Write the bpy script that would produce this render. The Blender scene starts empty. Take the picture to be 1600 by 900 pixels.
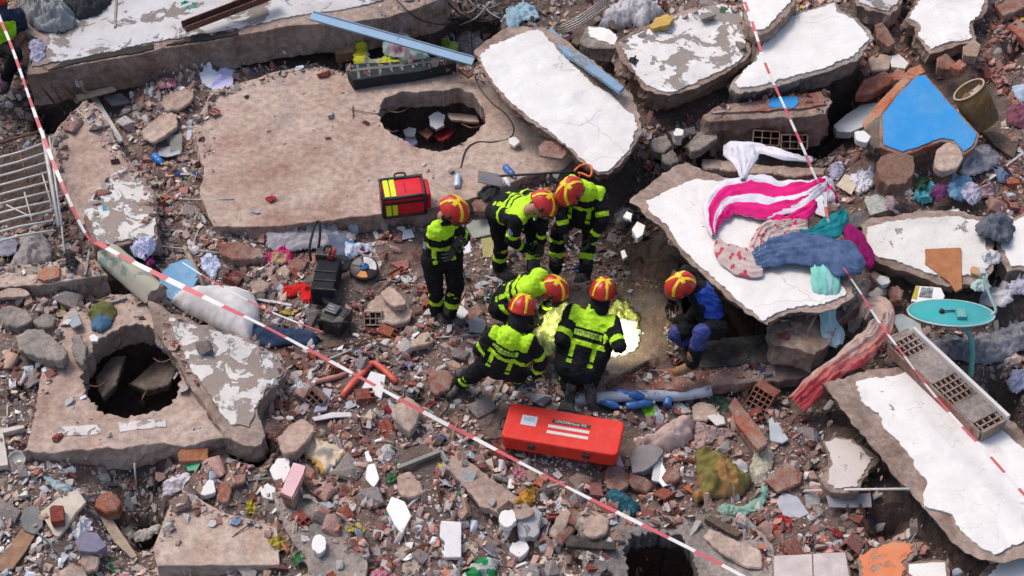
import bpy, bmesh, math, random
import numpy as np
from mathutils import Vector, Matrix, noise as mnoise
from mathutils.geometry import delaunay_2d_cdt
from mathutils.bvhtree import BVHTree

scene = bpy.context.scene
col = scene.collection
rng = np.random.default_rng(7)
random.seed(7)
R = math.radians

# ---------------------------------------------------------------- camera
FPX, PITCH, DIST = 2666.7, R(45), 18.5
CAM = np.array([0.0, -DIST * math.cos(PITCH), DIST * math.sin(PITCH)])
cd = bpy.data.cameras.new('camera')
cd.lens = 60.0
cd.sensor_width = 36.0
cd.clip_end = 500
cam = bpy.data.objects.new('camera', cd)
cam.location = CAM
cam.rotation_euler = (math.pi / 2 - PITCH, 0, 0)
col.objects.link(cam)
scene.camera = cam

# ---------------------------------------------------------------- light
SUN_EL, SUN_AZ = R(58), R(-50)     # azimuth measured from +Y towards +X
world = bpy.data.worlds.new('World')
scene.world = world
world.use_nodes = True
wn = world.node_tree
sky = wn.nodes.new('ShaderNodeTexSky')
sky.sky_type = 'NISHITA'
sky.sun_disc = False
sky.sun_elevation = SUN_EL
sky.sun_rotation = SUN_AZ
sky.air_density = 1.0
sky.dust_density = 4.0
sky.ozone_density = 0.6
bg = wn.nodes['Background']
bg.inputs['Strength'].default_value = 0.13
wn.links.new(sky.outputs[0], bg.inputs['Color'])
sl = bpy.data.lights.new('sun', 'SUN')
sl.energy = 1.2
sl.angle = R(22)
sl.color = (1.0, 0.93, 0.87)
sun = bpy.data.objects.new('sun', sl)
sd = Vector((math.sin(SUN_AZ) * math.cos(SUN_EL), math.cos(SUN_AZ) * math.cos(SUN_EL), math.sin(SUN_EL)))
sun.rotation_euler = sd.to_track_quat('Z', 'Y').to_euler()
sun.location = (0, 0, 20)
col.objects.link(sun)
scene.view_settings.view_transform = 'Standard'
scene.view_settings.look = 'None'
scene.view_settings.gamma = 1.0
scene.view_settings.exposure = 0.45
scene.cycles.max_bounces = 6
scene.cycles.diffuse_bounces = 3

# ---------------------------------------------------------------- camera geometry: photo pixel -> place
FWD = np.array([0, math.cos(PITCH), -math.sin(PITCH)])
UPV = np.array([0, math.sin(PITCH), math.cos(PITCH)])
RGT = np.array([1.0, 0, 0])

def ray(px, py):
    d = FWD * FPX + RGT * (px - 800) + UPV * (450 - py)
    return d / np.linalg.norm(d)

def P(px, py, z=0.0):
    d = ray(px, py)
    t = (z - CAM[2]) / d[2]
    return CAM + d * t

def Pplane(px, py, pl):
    """pl = (x0, y0, z0, sx, sy): z = z0 + sx (x - x0) + sy (y - y0)"""
    d = ray(px, py)
    x0, y0, z0, sx, sy = pl
    t = (z0 + sx * (CAM[0] - x0) + sy * (CAM[1] - y0) - CAM[2]) / (d[2] - sx * d[0] - sy * d[1])
    return CAM + d * t

def plz(pl, x, y):
    return pl[2] + pl[3] * (x - pl[0]) + pl[4] * (y - pl[1])

# ---------------------------------------------------------------- numpy value noise
_perm = np.random.default_rng(3).random(65536)

def vnoise(x, y, s=0):
    xi = np.floor(x).astype(np.int64); yi = np.floor(y).astype(np.int64)
    fx = x - xi; fy = y - yi
    fx = fx * fx * (3 - 2 * fx); fy = fy * fy * (3 - 2 * fy)
    def h(a, b):
        return _perm[((a * 73856093) ^ (b * 19349663) ^ (s * 83492791)) & 65535]
    return (h(xi, yi) * (1 - fx) + h(xi + 1, yi) * fx) * (1 - fy) + (h(xi, yi + 1) * (1 - fx) + h(xi + 1, yi + 1) * fx) * fy

def fbm(x, y, oct=4, s=0):
    x = np.asarray(x, float); y = np.asarray(y, float)
    a = 0.5; r = 0; t = 0
    for i in range(oct):
        r = r + a * (vnoise(x, y, s + i) - 0.5) * 2; t += a
        x = x * 2.03 + 7.1; y = y * 2.03 + 3.7; a *= 0.5
    return r / t

# ---------------------------------------------------------------- height map of the place (2.5 cm cells)
GX0, GX1, GY0, GY1, GS = -8.6, 8.6, -5.6, 8.0, 0.025
NX = int((GX1 - GX0) / GS) + 1; NY = int((GY1 - GY0) / GS) + 1
gx = GX0 + np.arange(NX) * GS; gy = GY0 + np.arange(NY) * GS
GXX, GYY = np.meshgrid(gx, gy)
HC = [(780,15,-.3),(600,60,-.1),(250,140,.15),(60,170,-.2),(150,150,-.2),(20,300,-.3),(120,380,.05),(60,500,.1),(40,620,.1),(150,480,-.1),
 (300,420,.05),(400,440,.05),(600,430,0),(760,420,0),(900,430,-.1),(950,530,-.12),(1040,480,-.08),(850,600,-.03),(700,560,.04),(550,650,.16),
 (450,700,.1),(650,750,.14),(800,800,.05),(950,780,-.05),(1100,720,-.05),(1200,760,-.02),(1250,650,-.1),(1180,500,-.5),(1120,450,-.4),(1240,530,-.3),(1000,280,-.15),(960,350,-.12),
 (1050,200,.1),(1200,240,-.1),(1300,200,-.2),(1350,300,.15),(1500,300,.2),(1450,480,0),(1550,550,-.1),(1400,550,0),(1580,640,-.3),(1550,100,.25),
 (1380,60,.15),(1350,830,.02),(1200,850,0),(205,790,-.4),(100,820,0),(30,750,.05),(330,740,.08),(960,850,-.2),(850,300,.12),(780,250,.2),
 (1420,400,.1),(100,250,0),(1060,80,-.1),(930,90,-.1),(-100,0,0),(1700,0,.2),(1700,900,0),(-100,900,0),(800,1000,0),(800,-100,0)]
_hc = np.array([list(P(a, b, 0)[:2]) + [c] for a, b, c in HC])
num = np.zeros_like(GXX); den = np.zeros_like(GXX)
for x, y, h in _hc:
    w = 1.0 / ((GXX - x) ** 2 + (GYY - y) ** 2 + 0.05) ** 1.6
    num += w * h; den += w
H0 = num / den
H0 += 0.085 * fbm(GXX * 1.6, GYY * 1.6, 3, 11) + 0.05 * fbm(GXX * 5, GYY * 5, 3, 31) + 0.022 * fbm(GXX * 18, GYY * 18, 2, 51)
HS = H0.copy()              # with everything that things can lie on
WT = np.ones_like(H0)       # how much loose rubble lies here
DARKC = [(40,290,70,.55),(1000,400,55,.6),(1010,280,45,.6),(1080,225,40,.4),(770,20,60,.6),(60,170,40,.6),(1150,480,70,.75),(205,790,50,.5),(940,60,40,.5),(1300,190,50,.55),(420,715,30,.5),(180,450,60,.5),(1590,660,50,.6),(1380,800,50,.35),(560,130,70,.35),(1120,270,60,.4),(470,560,30,.4),(930,380,50,.4),(820,420,40,.3)]  # gap and void shade, with some dark dirt, painted into ground and stone colours
OCC = np.zeros_like(H0, bool)   # where named things lie

def dig(poly, depth, w=.75):
    base = [P(a, b, 0) for a, b in poly]
    a = np.array([q[:2] for q in base])
    i0 = max(0, int((a[:, 0].min() - .1 - GX0) / GS)); i1 = min(NX, int((a[:, 0].max() + .1 - GX0) / GS) + 2)
    j0 = max(0, int((a[:, 1].min() - .1 - GY0) / GS)); j1 = min(NY, int((a[:, 1].max() + .1 - GY0) / GS) + 2)
    X, Y = GXX[j0:j1, i0:i1], GYY[j0:j1, i0:i1]; m = inpoly(X, Y, base)
    dm = np.full(X.shape, 9.0)
    n = len(base)
    for k in range(n):
        p, q = a[k], a[(k + 1) % n]; ab = q - p; t = np.clip(((X - p[0]) * ab[0] + (Y - p[1]) * ab[1]) / (ab @ ab), 0, 1)
        dm = np.minimum(dm, np.hypot(X - p[0] - t * ab[0], Y - p[1] - t * ab[1]))
    d = np.where(m, np.clip(dm / .16, 0, 1), 0) * depth
    H0[j0:j1, i0:i1] -= d; HS[j0:j1, i0:i1] -= d; WT[j0:j1, i0:i1][m] *= w

def hz(x, y, g=None):
    g = HS if g is None else g
    fx = np.clip((x - GX0) / GS, 0, NX - 1.001); fy = np.clip((y - GY0) / GS, 0, NY - 1.001)
    i = np.floor(fx).astype(int); j = np.floor(fy).astype(int); a = fx - i; b = fy - j
    return (g[j, i] * (1 - a) + g[j, i + 1] * a) * (1 - b) + (g[j + 1, i] * (1 - a) + g[j + 1, i + 1] * a) * b

def hzn(x, y, g):
    i = np.clip(np.round((np.asarray(x) - GX0) / GS).astype(int), 0, NX - 1)
    j = np.clip(np.round((np.asarray(y) - GY0) / GS).astype(int), 0, NY - 1)
    return g[j, i]

def hit(px, py, g=None):
    """first point of the place seen at photo pixel"""
    d = ray(px, py)
    t0 = (1.6 - CAM[2]) / d[2]; t1 = (-1.6 - CAM[2]) / d[2]
    ts = np.arange(t0, t1, 0.012)
    pts = CAM + ts[:, None] * d
    below = pts[:, 2] < hz(pts[:, 0], pts[:, 1], g)
    k = int(np.argmax(below)) if below.any() else len(ts) - 1
    return pts[k]

def inpoly(x, y, poly):
    x = np.asarray(x); y = np.asarray(y)
    c = np.zeros(x.shape, bool)
    n = len(poly)
    for i in range(n):
        x1, y1 = poly[i][0], poly[i][1]; x2, y2 = poly[(i + 1) % n][0], poly[(i + 1) % n][1]
        if y1 == y2: continue
        m = ((y1 > y) != (y2 > y)) & (x < (x2 - x1) * (y - y1) / (y2 - y1) + x1)
        c ^= m
    return c

def polywin(poly, pad=0.05):
    a = np.asarray(poly)[:, :2]
    i0 = max(0, int((a[:, 0].min() - pad - GX0) / GS)); i1 = min(NX, int((a[:, 0].max() + pad - GX0) / GS) + 2)
    j0 = max(0, int((a[:, 1].min() - pad - GY0) / GS)); j1 = min(NY, int((a[:, 1].max() + pad - GY0) / GS) + 2)
    return slice(j0, max(j0 + 1, j1)), slice(i0, max(i0 + 1, i1))

# deep gaps between the slabs
dig([(1062,392),(1110,400),(1200,470),(1300,500),(1290,528),(1100,528),(1070,470)], .9)
dig([(60,150),(140,140),(130,165),(95,195),(30,190)], .6); dig([(700,0),(790,0),(770,50),(740,90),(680,60),(660,20)], .6)
dig([(860,70),(905,40),(940,20),(960,60),(985,130),(960,130),(900,90)], .5); dig([(1196,762),(250,775),(250,822),(196,830)] if False else [(198,772),(250,776),(248,826),(200,836)], .7)
dig([(1275,150),(1345,110),(1350,160),(1300,230),(1250,240)], .6); dig([(1560,650),(1600,640),(1640,700),(1600,720)], .7); dig([(355,690),(420,690),(440,720),(400,740),(360,720)], .5)
dig([(420,640),(500,660),(470,690)] , .2); dig([(1130,200),(1290,190),(1290,225),(1110,235)], .4); dig([(370,430),(270,460),(240,440),(150,430),(150,470),(230,480)], .3); dig([(1340,775),(1445,790),(1400,845),(1360,850)], .35)
dig([(1465,600),(1560,560),(1600,600),(1600,640),(1560,640)], .4); dig([(1100,262),(1290,262),(1290,282),(1100,280)], .4); dig([(1550,90),(1600,80),(1610,130),(1560,130)], .3)
# ---------------------------------------------------------------- objects
def tag(o, label=None, cat=None, group=None, kind=None):
    if label: o['label'] = label
    if cat: o['category'] = cat
    if group: o['group'] = group
    if kind: o['kind'] = kind
    return o

def link(name, me, mats=None, parent=None, loc=None, rot=None):
    o = bpy.data.objects.new(name, me)
    if mats is not None and me is not None and len(me.materials) == 0:
        for m in (mats if isinstance(mats, (list, tuple)) else [mats]):
            me.materials.append(m)
    if parent is not None: o.parent = parent
    if loc is not None: o.location = loc
    if rot is not None: o.rotation_euler = rot
    col.objects.link(o)
    return o

def empty(name, loc, rz=0):
    o = bpy.data.objects.new(name, None)
    o.empty_display_size = 0.1
    o.location = loc; o.rotation_euler = (0, 0, rz)
    col.objects.link(o)
    return o

def mesh_from(name, v, f, smooth=False):
    me = bpy.data.meshes.new(name)
    me.from_pydata([tuple(map(float, p)) for p in v], [], [tuple(map(int, q)) for q in f])
    me.update()
    if smooth:
        me.polygons.foreach_set('use_smooth', [True] * len(me.polygons))
    return me

def fast_mesh(name, V, Fc, colors=None):
    """triangles with numpy"""
    me = bpy.data.meshes.new(name)
    me.vertices.add(len(V)); me.vertices.foreach_set('co', np.ascontiguousarray(V, np.float32).ravel())
    me.loops.add(len(Fc) * 3); me.loops.foreach_set('vertex_index', np.ascontiguousarray(Fc, np.int32).ravel())
    me.polygons.add(len(Fc))
    me.polygons.foreach_set('loop_start', np.arange(len(Fc), dtype=np.int32) * 3)
    me.polygons.foreach_set('loop_total', np.full(len(Fc), 3, np.int32))
    me.polygons.foreach_set('use_smooth', np.zeros(len(Fc), bool))
    if colors is not None:
        at = me.attributes.new('Col', 'FLOAT_COLOR', 'POINT')
        c = np.ones((len(V), 4), np.float32); c[:, :3] = colors
        at.data.foreach_set('color', c.ravel())
    me.update(calc_edges=True)
    return me

# ---------------------------------------------------------------- materials
def lin(r, g, b):
    """sRGB 0-255 -> linear"""
    f = lambda c: ((c / 255 + 0.055) / 1.055) ** 2.4 if c > 10 else c / 255 / 12.92
    return (f(r), f(g), f(b))

MATS = {}
class NB:
    def __init__(s, name):
        s.m = bpy.data.materials.new(name); s.m.use_nodes = True
        s.t = s.m.node_tree; s.b = s.t.nodes['Principled BSDF']
        s.tc = s.t.nodes.new('ShaderNodeTexCoord').outputs['Object']
    def n(s, typ, **kw):
        x = s.t.nodes.new(typ)
        for k, v in kw.items(): setattr(x, k, v)
        return x
    def l(s, a, b): s.t.links.new(a, b)
    def noise(s, scale, detail=6, rough=0.55, dist=0.0, vec=None):
        x = s.n('ShaderNodeTexNoise'); x.inputs['Scale'].default_value = scale
        x.inputs['Detail'].default_value = detail; x.inputs['Roughness'].default_value = rough
        x.inputs['Distortion'].default_value = dist
        s.l(vec or s.tc, x.inputs['Vector']); return x.outputs['Fac']
    def ramp(s, fac, stops):
        x = s.n('ShaderNodeValToRGB'); e = x.color_ramp.elements
        while len(e) < len(stops): e.new(0.5)
        for i, (p, c) in enumerate(stops):
            e[i].position = p
            e[i].color = (c[0], c[1], c[2], 1) if isinstance(c, (tuple, list)) else (c, c, c, 1)
        s.l(fac, x.inputs['Fac']); return x.outputs['Color']
    def mix(s, fac, a, b, mode='MIX'):
        x = s.n('ShaderNodeMix', data_type='RGBA', blend_type=mode)
        for i, v in ((0, fac), (6, a), (7, b)):
            if hasattr(v, 'links'): s.l(v, x.inputs[i])
            elif i == 0: x.inputs[0].default_value = v
            else: x.inputs[i].default_value = (v[0], v[1], v[2], 1)
        return x.outputs[2]
    def bump(s, h, dist, strength=1.0, prev=None):
        x = s.n('ShaderNodeBump'); x.inputs['Distance'].default_value = dist
        x.inputs['Strength'].default_value = strength; s.l(h, x.inputs['Height'])
        if prev: s.l(prev, x.inputs['Normal'])
        s.l(x.outputs['Normal'], s.b.inputs['Normal']); return x.outputs['Normal']
    def base(s, c):
        if hasattr(c, 'links'): s.l(c, s.b.inputs['Base Color'])
        else: s.b.inputs['Base Color'].default_value = (c[0], c[1], c[2], 1)
    def set(s, rough=0.8, metal=0, spec=0.3):
        s.b.inputs['Roughness'].default_value = rough; s.b.inputs['Metallic'].default_value = metal
        s.b.inputs['Specular IOR Level'].default_value = spec
        return s

def m_concrete(name, c, c2, dust=None, s=2.0, amt=0.5, bump=0.01):
    """blotchy broken concrete with dust patches and grit"""
    if name in MATS: return MATS[name]
    k = NB(name).set(0.92, 0, 0.15)
    a = k.noise(s, 9, 0.62, 0.3); b = k.noise(s * 9, 6, 0.7); d = k.noise(s * 45, 3, 0.7)
    cc = k.mix(k.ramp(a, [(0.38, 0.0), (0.62, 1.0)]), c, c2)
    cc = k.mix(k.ramp(k.noise(s * .45, 7, 0.65, 0.8), [(0.47, 0.0), (0.60, 0.75)]), cc, (c[0] * .80, c[1] * .60, c[2] * .54))
    cc = k.mix(k.ramp(k.noise(s * .6 + .07, 7, 0.65, 0.4), [(0.52, 0.0), (0.60, 0.6)]), cc, (c[0] * .78, c[0] * .74, c[0] * .71))
    if dust: cc = k.mix(k.ramp(k.noise(s * 0.8, 10, 0.68, 0.6), [(0.5 - amt * 0.2, 0.0), (0.60, 1.0)]), cc, dust)
    cc = k.mix(0.75, cc, k.ramp(b, [(0.36, 0.50), (0.60, 1.0)]), 'MULTIPLY')
    cc = k.mix(k.ramp(d, [(0.62, 0.0), (0.72, 0.5)]), cc, tuple(min(1, x * 0.45) for x in c))
    cc = k.mix(k.ramp(k.noise(s * 30, 2, 0.5), [(0.68, 0.0), (0.74, 0.35)]), cc, tuple(min(1, x * 1.3 + .03) for x in c2))
    k.base(cc)
    nb = k.bump(k.noise(s * 5, 8, 0.7), bump * 3, 0.6)
    k.bump(k.noise(s * 28, 5, 0.7), bump, 0.8, nb)
    MATS[name] = k.m; return k.m

def m_plaster(name, white, under, amount=0.15, s=3.0, dirt=0.2, speck=0.0, dirtcol=(0.30, 0.25, 0.22)):
    """painted plaster with flaked patches and grime"""
    if name in MATS: return MATS[name]
    k = NB(name).set(0.75, 0, 0.25)
    a = k.noise(s, 10, 0.66, 0.5)
    t = 0.30 + amount * 0.35
    mask = k.ramp(a, [(t, 1.0), (t + 0.025, 0.0)])
    g = k.ramp(k.noise(s * 0.7, 8, 0.7, 0.3), [(0.42, 0.0), (0.75, dirt)])
    cc = k.mix(g, white, dirtcol)
    cc = k.mix(0.25, cc, k.ramp(k.noise(s * 22, 4, 0.7), [(0.35, 0.65), (0.6, 1.0)]), 'MULTIPLY')
    if speck:
        sp = k.ramp(k.noise(s * 12, 4, 0.75), [(0.60, 0.0), (0.66, speck)])
        cc = k.mix(sp, cc, dirtcol)
    uu = k.mix(k.noise(s * 8, 6, 0.7), under, tuple(x * 0.5 for x in under))
    vo = k.n('ShaderNodeTexVoronoi', feature='DISTANCE_TO_EDGE'); vo.inputs['Scale'].default_value = s * .55
    wv = k.n('ShaderNodeVectorMath', operation='MULTIPLY_ADD'); nz = k.n('ShaderNodeTexNoise'); nz.inputs['Scale'].default_value = 5; nz.inputs['Detail'].default_value = 6
    k.l(k.tc, nz.inputs['Vector']); k.l(nz.outputs['Color'], wv.inputs[0]); wv.inputs[1].default_value = (.22, .22, .22); k.l(k.tc, wv.inputs[2]); k.l(wv.outputs[0], vo.inputs['Vector'])
    ck = k.ramp(vo.outputs['Distance'], [(0.0, 1.0), (0.010, 0.0)]); gate = k.ramp(k.noise(s * .5, 3, .5), [(0.52, 0.0), (0.58, 0.45)])
    ckm = k.mix(1.0, ck, gate, 'MULTIPLY')
    cc = k.mix(ckm, cc, tuple(x * .5 for x in under))
    cc = k.mix(mask, cc, uu)
    k.base(cc)
    inv = k.ramp(a, [(t, 0.0), (t + 0.025, 1.0)])
    nb = k.bump(inv, 0.008, 0.8)
    k.bump(k.noise(s * 15, 6, 0.6), 0.004, 0.5, nb)
    MATS[name] = k.m; return k.m

def m_simple(name, c, rough=0.7, metal=0, spec=0.4, var=0.25, s=8, bump=0.0, dusty=0.0, c2=None):
    """paint, plastic, cloth or metal with wear and a film of dust"""
    if name in MATS: return MATS[name]
    k = NB(name).set(rough, metal, spec)
    n1 = k.noise(s, 6, 0.6, 0.2)
    lo = tuple(x * (1 - var) for x in c)
    cc = k.mix(k.ramp(n1, [(0.35, 0.0), (0.65, 1.0)]), lo, c2 or c)
    if dusty: cc = k.mix(k.ramp(k.noise(s * 1.7, 8, 0.7, 0.4), [(0.45, 0.0), (0.72, dusty)]), cc, (0.40, 0.33, 0.28))
    k.base(cc)
    if bump: k.bump(k.noise(s * 4, 6, 0.6), bump, 0.7)
    MATS[name] = k.m; return k.m

def m_rubble(name):
    """loose stones: the colour of each stone comes with it"""
    k = NB(name).set(0.93, 0, 0.15)
    at = k.n('ShaderNodeAttribute', attribute_name='Col')
    cc = k.mix(0.7, at.outputs['Color'], k.ramp(k.noise(14, 6, 0.7), [(0.3, 0.5), (0.7, 1.0)]), 'MULTIPLY')
    k.base(cc); k.bump(k.noise(40, 4, 0.7), 0.008, 0.7); return k.m

def m_chunk(name):
    """broken lumps: object colour, dusted on top with fine grit"""
    k = NB(name).set(0.92, 0, 0.15)
    oi = k.n('ShaderNodeObjectInfo')
    v = k.n('ShaderNodeVectorMath', operation='ADD')
    k.l(k.tc, v.inputs[0]); k.l(oi.outputs['Location'], v.inputs[1]); vec = v.outputs[0]
    cc = k.mix(0.75, oi.outputs['Color'], k.ramp(k.noise(9, 8, 0.7, 0.3, vec), [(0.3, 0.4), (0.68, 1.0)]), 'MULTIPLY')
    cc = k.mix(k.ramp(k.noise(6, 9, 0.7, 0.6, vec), [(0.50, 0.0), (0.64, 0.45)]), cc, (0.36, 0.30, 0.27))
    cc = k.mix(k.ramp(k.noise(60, 2, 0.6, 0, vec), [(0.62, 0.0), (0.68, 0.6)]), cc, (0.12, 0.10, 0.09))
    k.base(cc); nb = k.bump(k.noise(12, 7, 0.7, 0, vec), 0.03, 0.7); k.bump(k.noise(55, 4, 0.7, 0, vec), 0.008, 0.8, nb); return k.m

M_CHUNK = m_chunk('broken_lump'); M_RUB = m_rubble('loose_stones')
CONC = m_concrete('concrete_brown', (.23, .165, .13), (.32, .235, .19), (.42, .32, .27), 1.6)
CONCG = m_concrete('concrete_grey', (.20, .18, .17), (.30, .27, .25), (.40, .34, .30), 2.2)
CONCP = m_concrete('concrete_pink_dust', (.37, .25, .20), (.465, .33, .27), (.53, .41, .345), 1.3, 0.7, 0.009)
CONCB = m_concrete('concrete_beige', (.43, .32, .26), (.53, .41, .34), (.57, .46, .39), 1.3, 0.4, 0.005)
CONCD = m_concrete('concrete_dark', (.10, .085, .075), (.17, .14, .12), (.24, .2, .17), 2.4)
CONCBUR = m_concrete('brick_dust_red', (.30, .12, .09), (.38, .18, .14), (.38, .27, .225), 3)
WHITE = m_plaster('plaster_white', (.77, .75, .725), (.34, .28, .24), -0.02, 2.5, 0.28, 0.16)
WHITEM = m_plaster('plaster_white_mottled', (.74, .72, .70), (.36, .31, .28), 0.42, 3.2, 0.45, 0.6)
WHITES = m_plaster('plaster_white_flaking', (.68, .65, .62), (.38, .31, .27), 0.52, 4.5, 0.35, 0.3)
WHITEG = m_plaster('plaster_grey_white', (.56, .55, .56), (.28, .24, .22), 0.38, 2.0, 0.55, 0.3)
BLUEP = m_plaster('plaster_sky_blue', (.03, .27, .62), (.55, .6, .65), 0.02, 6, 0.22, 0.25, (.30, .42, .52))
BRICK = m_concrete('fired_clay', (.33, .115, .075), (.42, .17, .11), (.40, .28, .22), 6, 0.3)
# ---------------------------------------------------------------- plate builder: everything with a traced top and a real thickness
def rough_line(pts, step, amp, seed=0, closed=True):
    """resample a 2-D outline and make it ragged"""
    out = []
    n = len(pts)
    tot = 0
    r = np.random.default_rng(seed)
    for i in range(n if closed else n - 1):
        a = np.asarray(pts[i][:2], float); b = np.asarray(pts[(i + 1) % n][:2], float)
        L = np.linalg.norm(b - a)
        if L < 1e-5: continue
        k = max(1, int(round(L / step)))
        nrm = np.array([-(b - a)[1], (b - a)[0]]) / L
        for j in range(k):
            t = j / k
            q = a + (b - a) * t
            s = tot + L * t
            d = amp * (0.9 * float(fbm(s * 3.1 + seed, seed * 1.7, 2, seed % 50)) * 1.4 + 0.9 * (r.random() - .5))
            if j == 0: d *= 0.4
            out.append(q + nrm * d)
        tot += L
    return out

def triangulate(rings, spacing, seed=0, amp_in=0.35):
    """outer ring + hole rings + interior points -> verts2d, tris, ring index lists"""
    outer = rings[0]; holes = rings[1:]
    pts = []; edges = []; idx = []
    for r in rings:
        s = len(pts)
        pts += [Vector((float(p[0]), float(p[1]))) for p in r]
        n = len(r)
        edges += [(s + i, s + (i + 1) % n) for i in range(n)]
        idx.append(list(range(s, s + n)))
    o = np.array([[p[0], p[1]] for p in outer])
    rr = np.random.default_rng(seed + 5)
    if spacing:
        xs = np.arange(o[:, 0].min(), o[:, 0].max(), spacing); ys = np.arange(o[:, 1].min(), o[:, 1].max(), spacing)
        X, Y = np.meshgrid(xs, ys); X = X + (rr.random(X.shape) - .5) * spacing * amp_in * 2; Y = Y + (rr.random(Y.shape) - .5) * spacing * amp_in * 2
        X = X.ravel(); Y = Y.ravel()
        ok = inpoly(X, Y, outer)
        for h in holes: ok &= ~inpoly(X, Y, h)
        allr = np.array([[p[0], p[1]] for r in rings for p in r])
        X = X[ok]; Y = Y[ok]
        for x, y in zip(X, Y):
            if ((allr[:, 0] - x) ** 2 + (allr[:, 1] - y) ** 2).min() > (spacing * 0.3) ** 2:
                pts.append(Vector((float(x), float(y))))
    vo, eo, fo, ov, oe, of = delaunay_2d_cdt(pts, edges, [], 0, 1e-6)
    m = {}
    for i, l in enumerate(ov):
        for q in l: m[q] = i
    V = np.array([[v.x, v.y] for v in vo])
    T = np.array([list(f) for f in fo]); c = V[T].mean(1)
    ok = inpoly(c[:, 0], c[:, 1], outer)
    for h in holes: ok &= ~inpoly(c[:, 0], c[:, 1], h)
    T = T[ok]; A_, B_, D_ = V[T[:, 0]], V[T[:, 1]], V[T[:, 2]]
    neg = (B_[:, 0] - A_[:, 0]) * (D_[:, 1] - A_[:, 1]) - (B_[:, 1] - A_[:, 1]) * (D_[:, 0] - A_[:, 0]) < 0
    T[neg] = T[neg][:, ::-1]
    F = T.tolist()
    rings_i = [[m[i] for i in l] for l in idx]
    return V, F, rings_i

def plate_mesh(name, rings, pl, thick, spacing=0.15, bumpy=0.006, side_amp=0.02, seed=0, nrm_tilt=(0, 0), bevel=0.01, sides=2):
    V, F, RI = triangulate(rings, spacing, seed)
    n = len(V)
    z = plz(pl, V[:, 0], V[:, 1]) + bumpy * fbm(V[:, 0] * 6 + seed, V[:, 1] * 6, 3, seed % 40)
    vs = [(V[i, 0], V[i, 1], z[i]) for i in range(n)]
    fs = [tuple(f) for f in F]
    r = np.random.default_rng(seed + 99)
    vs2 = list(vs)
    lev = []
    if bevel: lev.append((bevel, bevel * 0.8))
    sides = max(1, min(5, int(thick / 0.07))) if sides == 2 else sides
    for k in range(1, sides + 1): lev.append((thick * (k / sides) ** 0.9, None))
    big = side_amp * (2.2 if thick > .15 else 1.0)
    last_rings = []
    for ri, ring in enumerate(RI):
        prev = ring
        m = len(ring)
        c2 = V[ring]
        nx = np.roll(c2, -1, 0) - np.roll(c2, 1, 0)
        area = 0.5 * np.sum(c2[:, 0] * np.roll(c2[:, 1], -1) - np.roll(c2[:, 0], -1) * c2[:, 1])
        ln = np.linalg.norm(nx, axis=1)[:, None] + 1e-9
        out = np.stack([nx[:, 1], -nx[:, 0]], 1) / ln * (1 if area > 0 else -1)
        if ri > 0: out = -out
        for (d, off) in lev:
            cur = []
            for q in range(m):
                cx_, cy_ = c2[q]
                if ri > 0 and off is None:
                    o_ = side_amp * 1.2 * float(fbm((cx_ - cy_) * 5 + seed, (cx_ + cy_) * 5 + d * 9, 3, seed % 37)) - d * .10
                    xy = c2[q] + out[q] * o_; vs2.append((xy[0], xy[1], z[ring[q]] - d)); cur.append(len(vs2) - 1); continue
                o_ = off if off is not None else big * (float(fbm((cx_ + cy_) * 3.1 + seed, (cx_ - cy_) * 3.1 + d * 6, 3, seed % 37)) * 1.5 + 0.5 * (r.random() - .5)) - big * .25
                xy = c2[q] + out[q] * o_
                zz = z[ring[q]] - d + (0 if off is not None else side_amp * 0.3 * (r.random() - .5))
                vs2.append((xy[0] + nrm_tilt[0] * d, xy[1] + nrm_tilt[1] * d, zz)); cur.append(len(vs2) - 1)
            flip = (area > 0) == (ri == 0)
            for q in range(m):
                a, b, c_, d_ = prev[q], prev[(q + 1) % m], cur[(q + 1) % m], cur[q]
                fs.append((a, d_, c_, b) if flip else (a, b, c_, d_))
            prev = cur
        last_rings.append(prev)
    # underside
    mp = {}
    for ring, lr in zip(RI, last_rings):
        for a, b in zip(ring, lr): mp[a] = b
    for i in range(n):
        if i not in mp:
            vs2.append((vs[i][0] + nrm_tilt[0] * thick, vs[i][1] + nrm_tilt[1] * thick, vs[i][2] - thick)); mp[i] = len(vs2) - 1
    for f in F: fs.append(tuple(mp[i] for i in reversed(f)))
    me = mesh_from(name, vs2, fs)
    return me

def scale_poly(poly, k):
    a = np.array([p[:2] for p in poly]); c = a.mean(0)
    return [c + (q - c) * k for q in a]

_seed = [100]
def nseed():
    _seed[0] += 1
    return _seed[0]

def plane_for(outl, z, sx, sy):
    c = np.mean(np.array(outl, float), 0)
    if z is None: z = 0
    p = P(c[0], c[1], z)
    return (p[0], p[1], z, sx, sy)

def auto_plane(outl, thick, sink=0.0, sx=0, sy=0, fit=True):
    """rest a plate on what lies under it"""
    c = np.mean(np.array(outl, float), 0)
    pts = []
    for q in list(outl) + [c]:
        w = np.array(q) * 0.8 + c * 0.2
        pts.append(hit(w[0], w[1]))
    A = np.array(pts)
    z = np.percentile(A[:, 2], 75) + thick - sink
    p = P(c[0], c[1], z)
    if fit and len(A) >= 4:
        M = np.c_[A[:, :2] - p[:2], np.ones(len(A))]
        s, *_ = np.linalg.lstsq(M, A[:, 2], rcond=None)
        sx += float(np.clip(s[0], -.35, .35)) * 0.7; sy += float(np.clip(s[1], -.35, .35)) * 0.7
    return (p[0], p[1], z, sx, sy)

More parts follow.
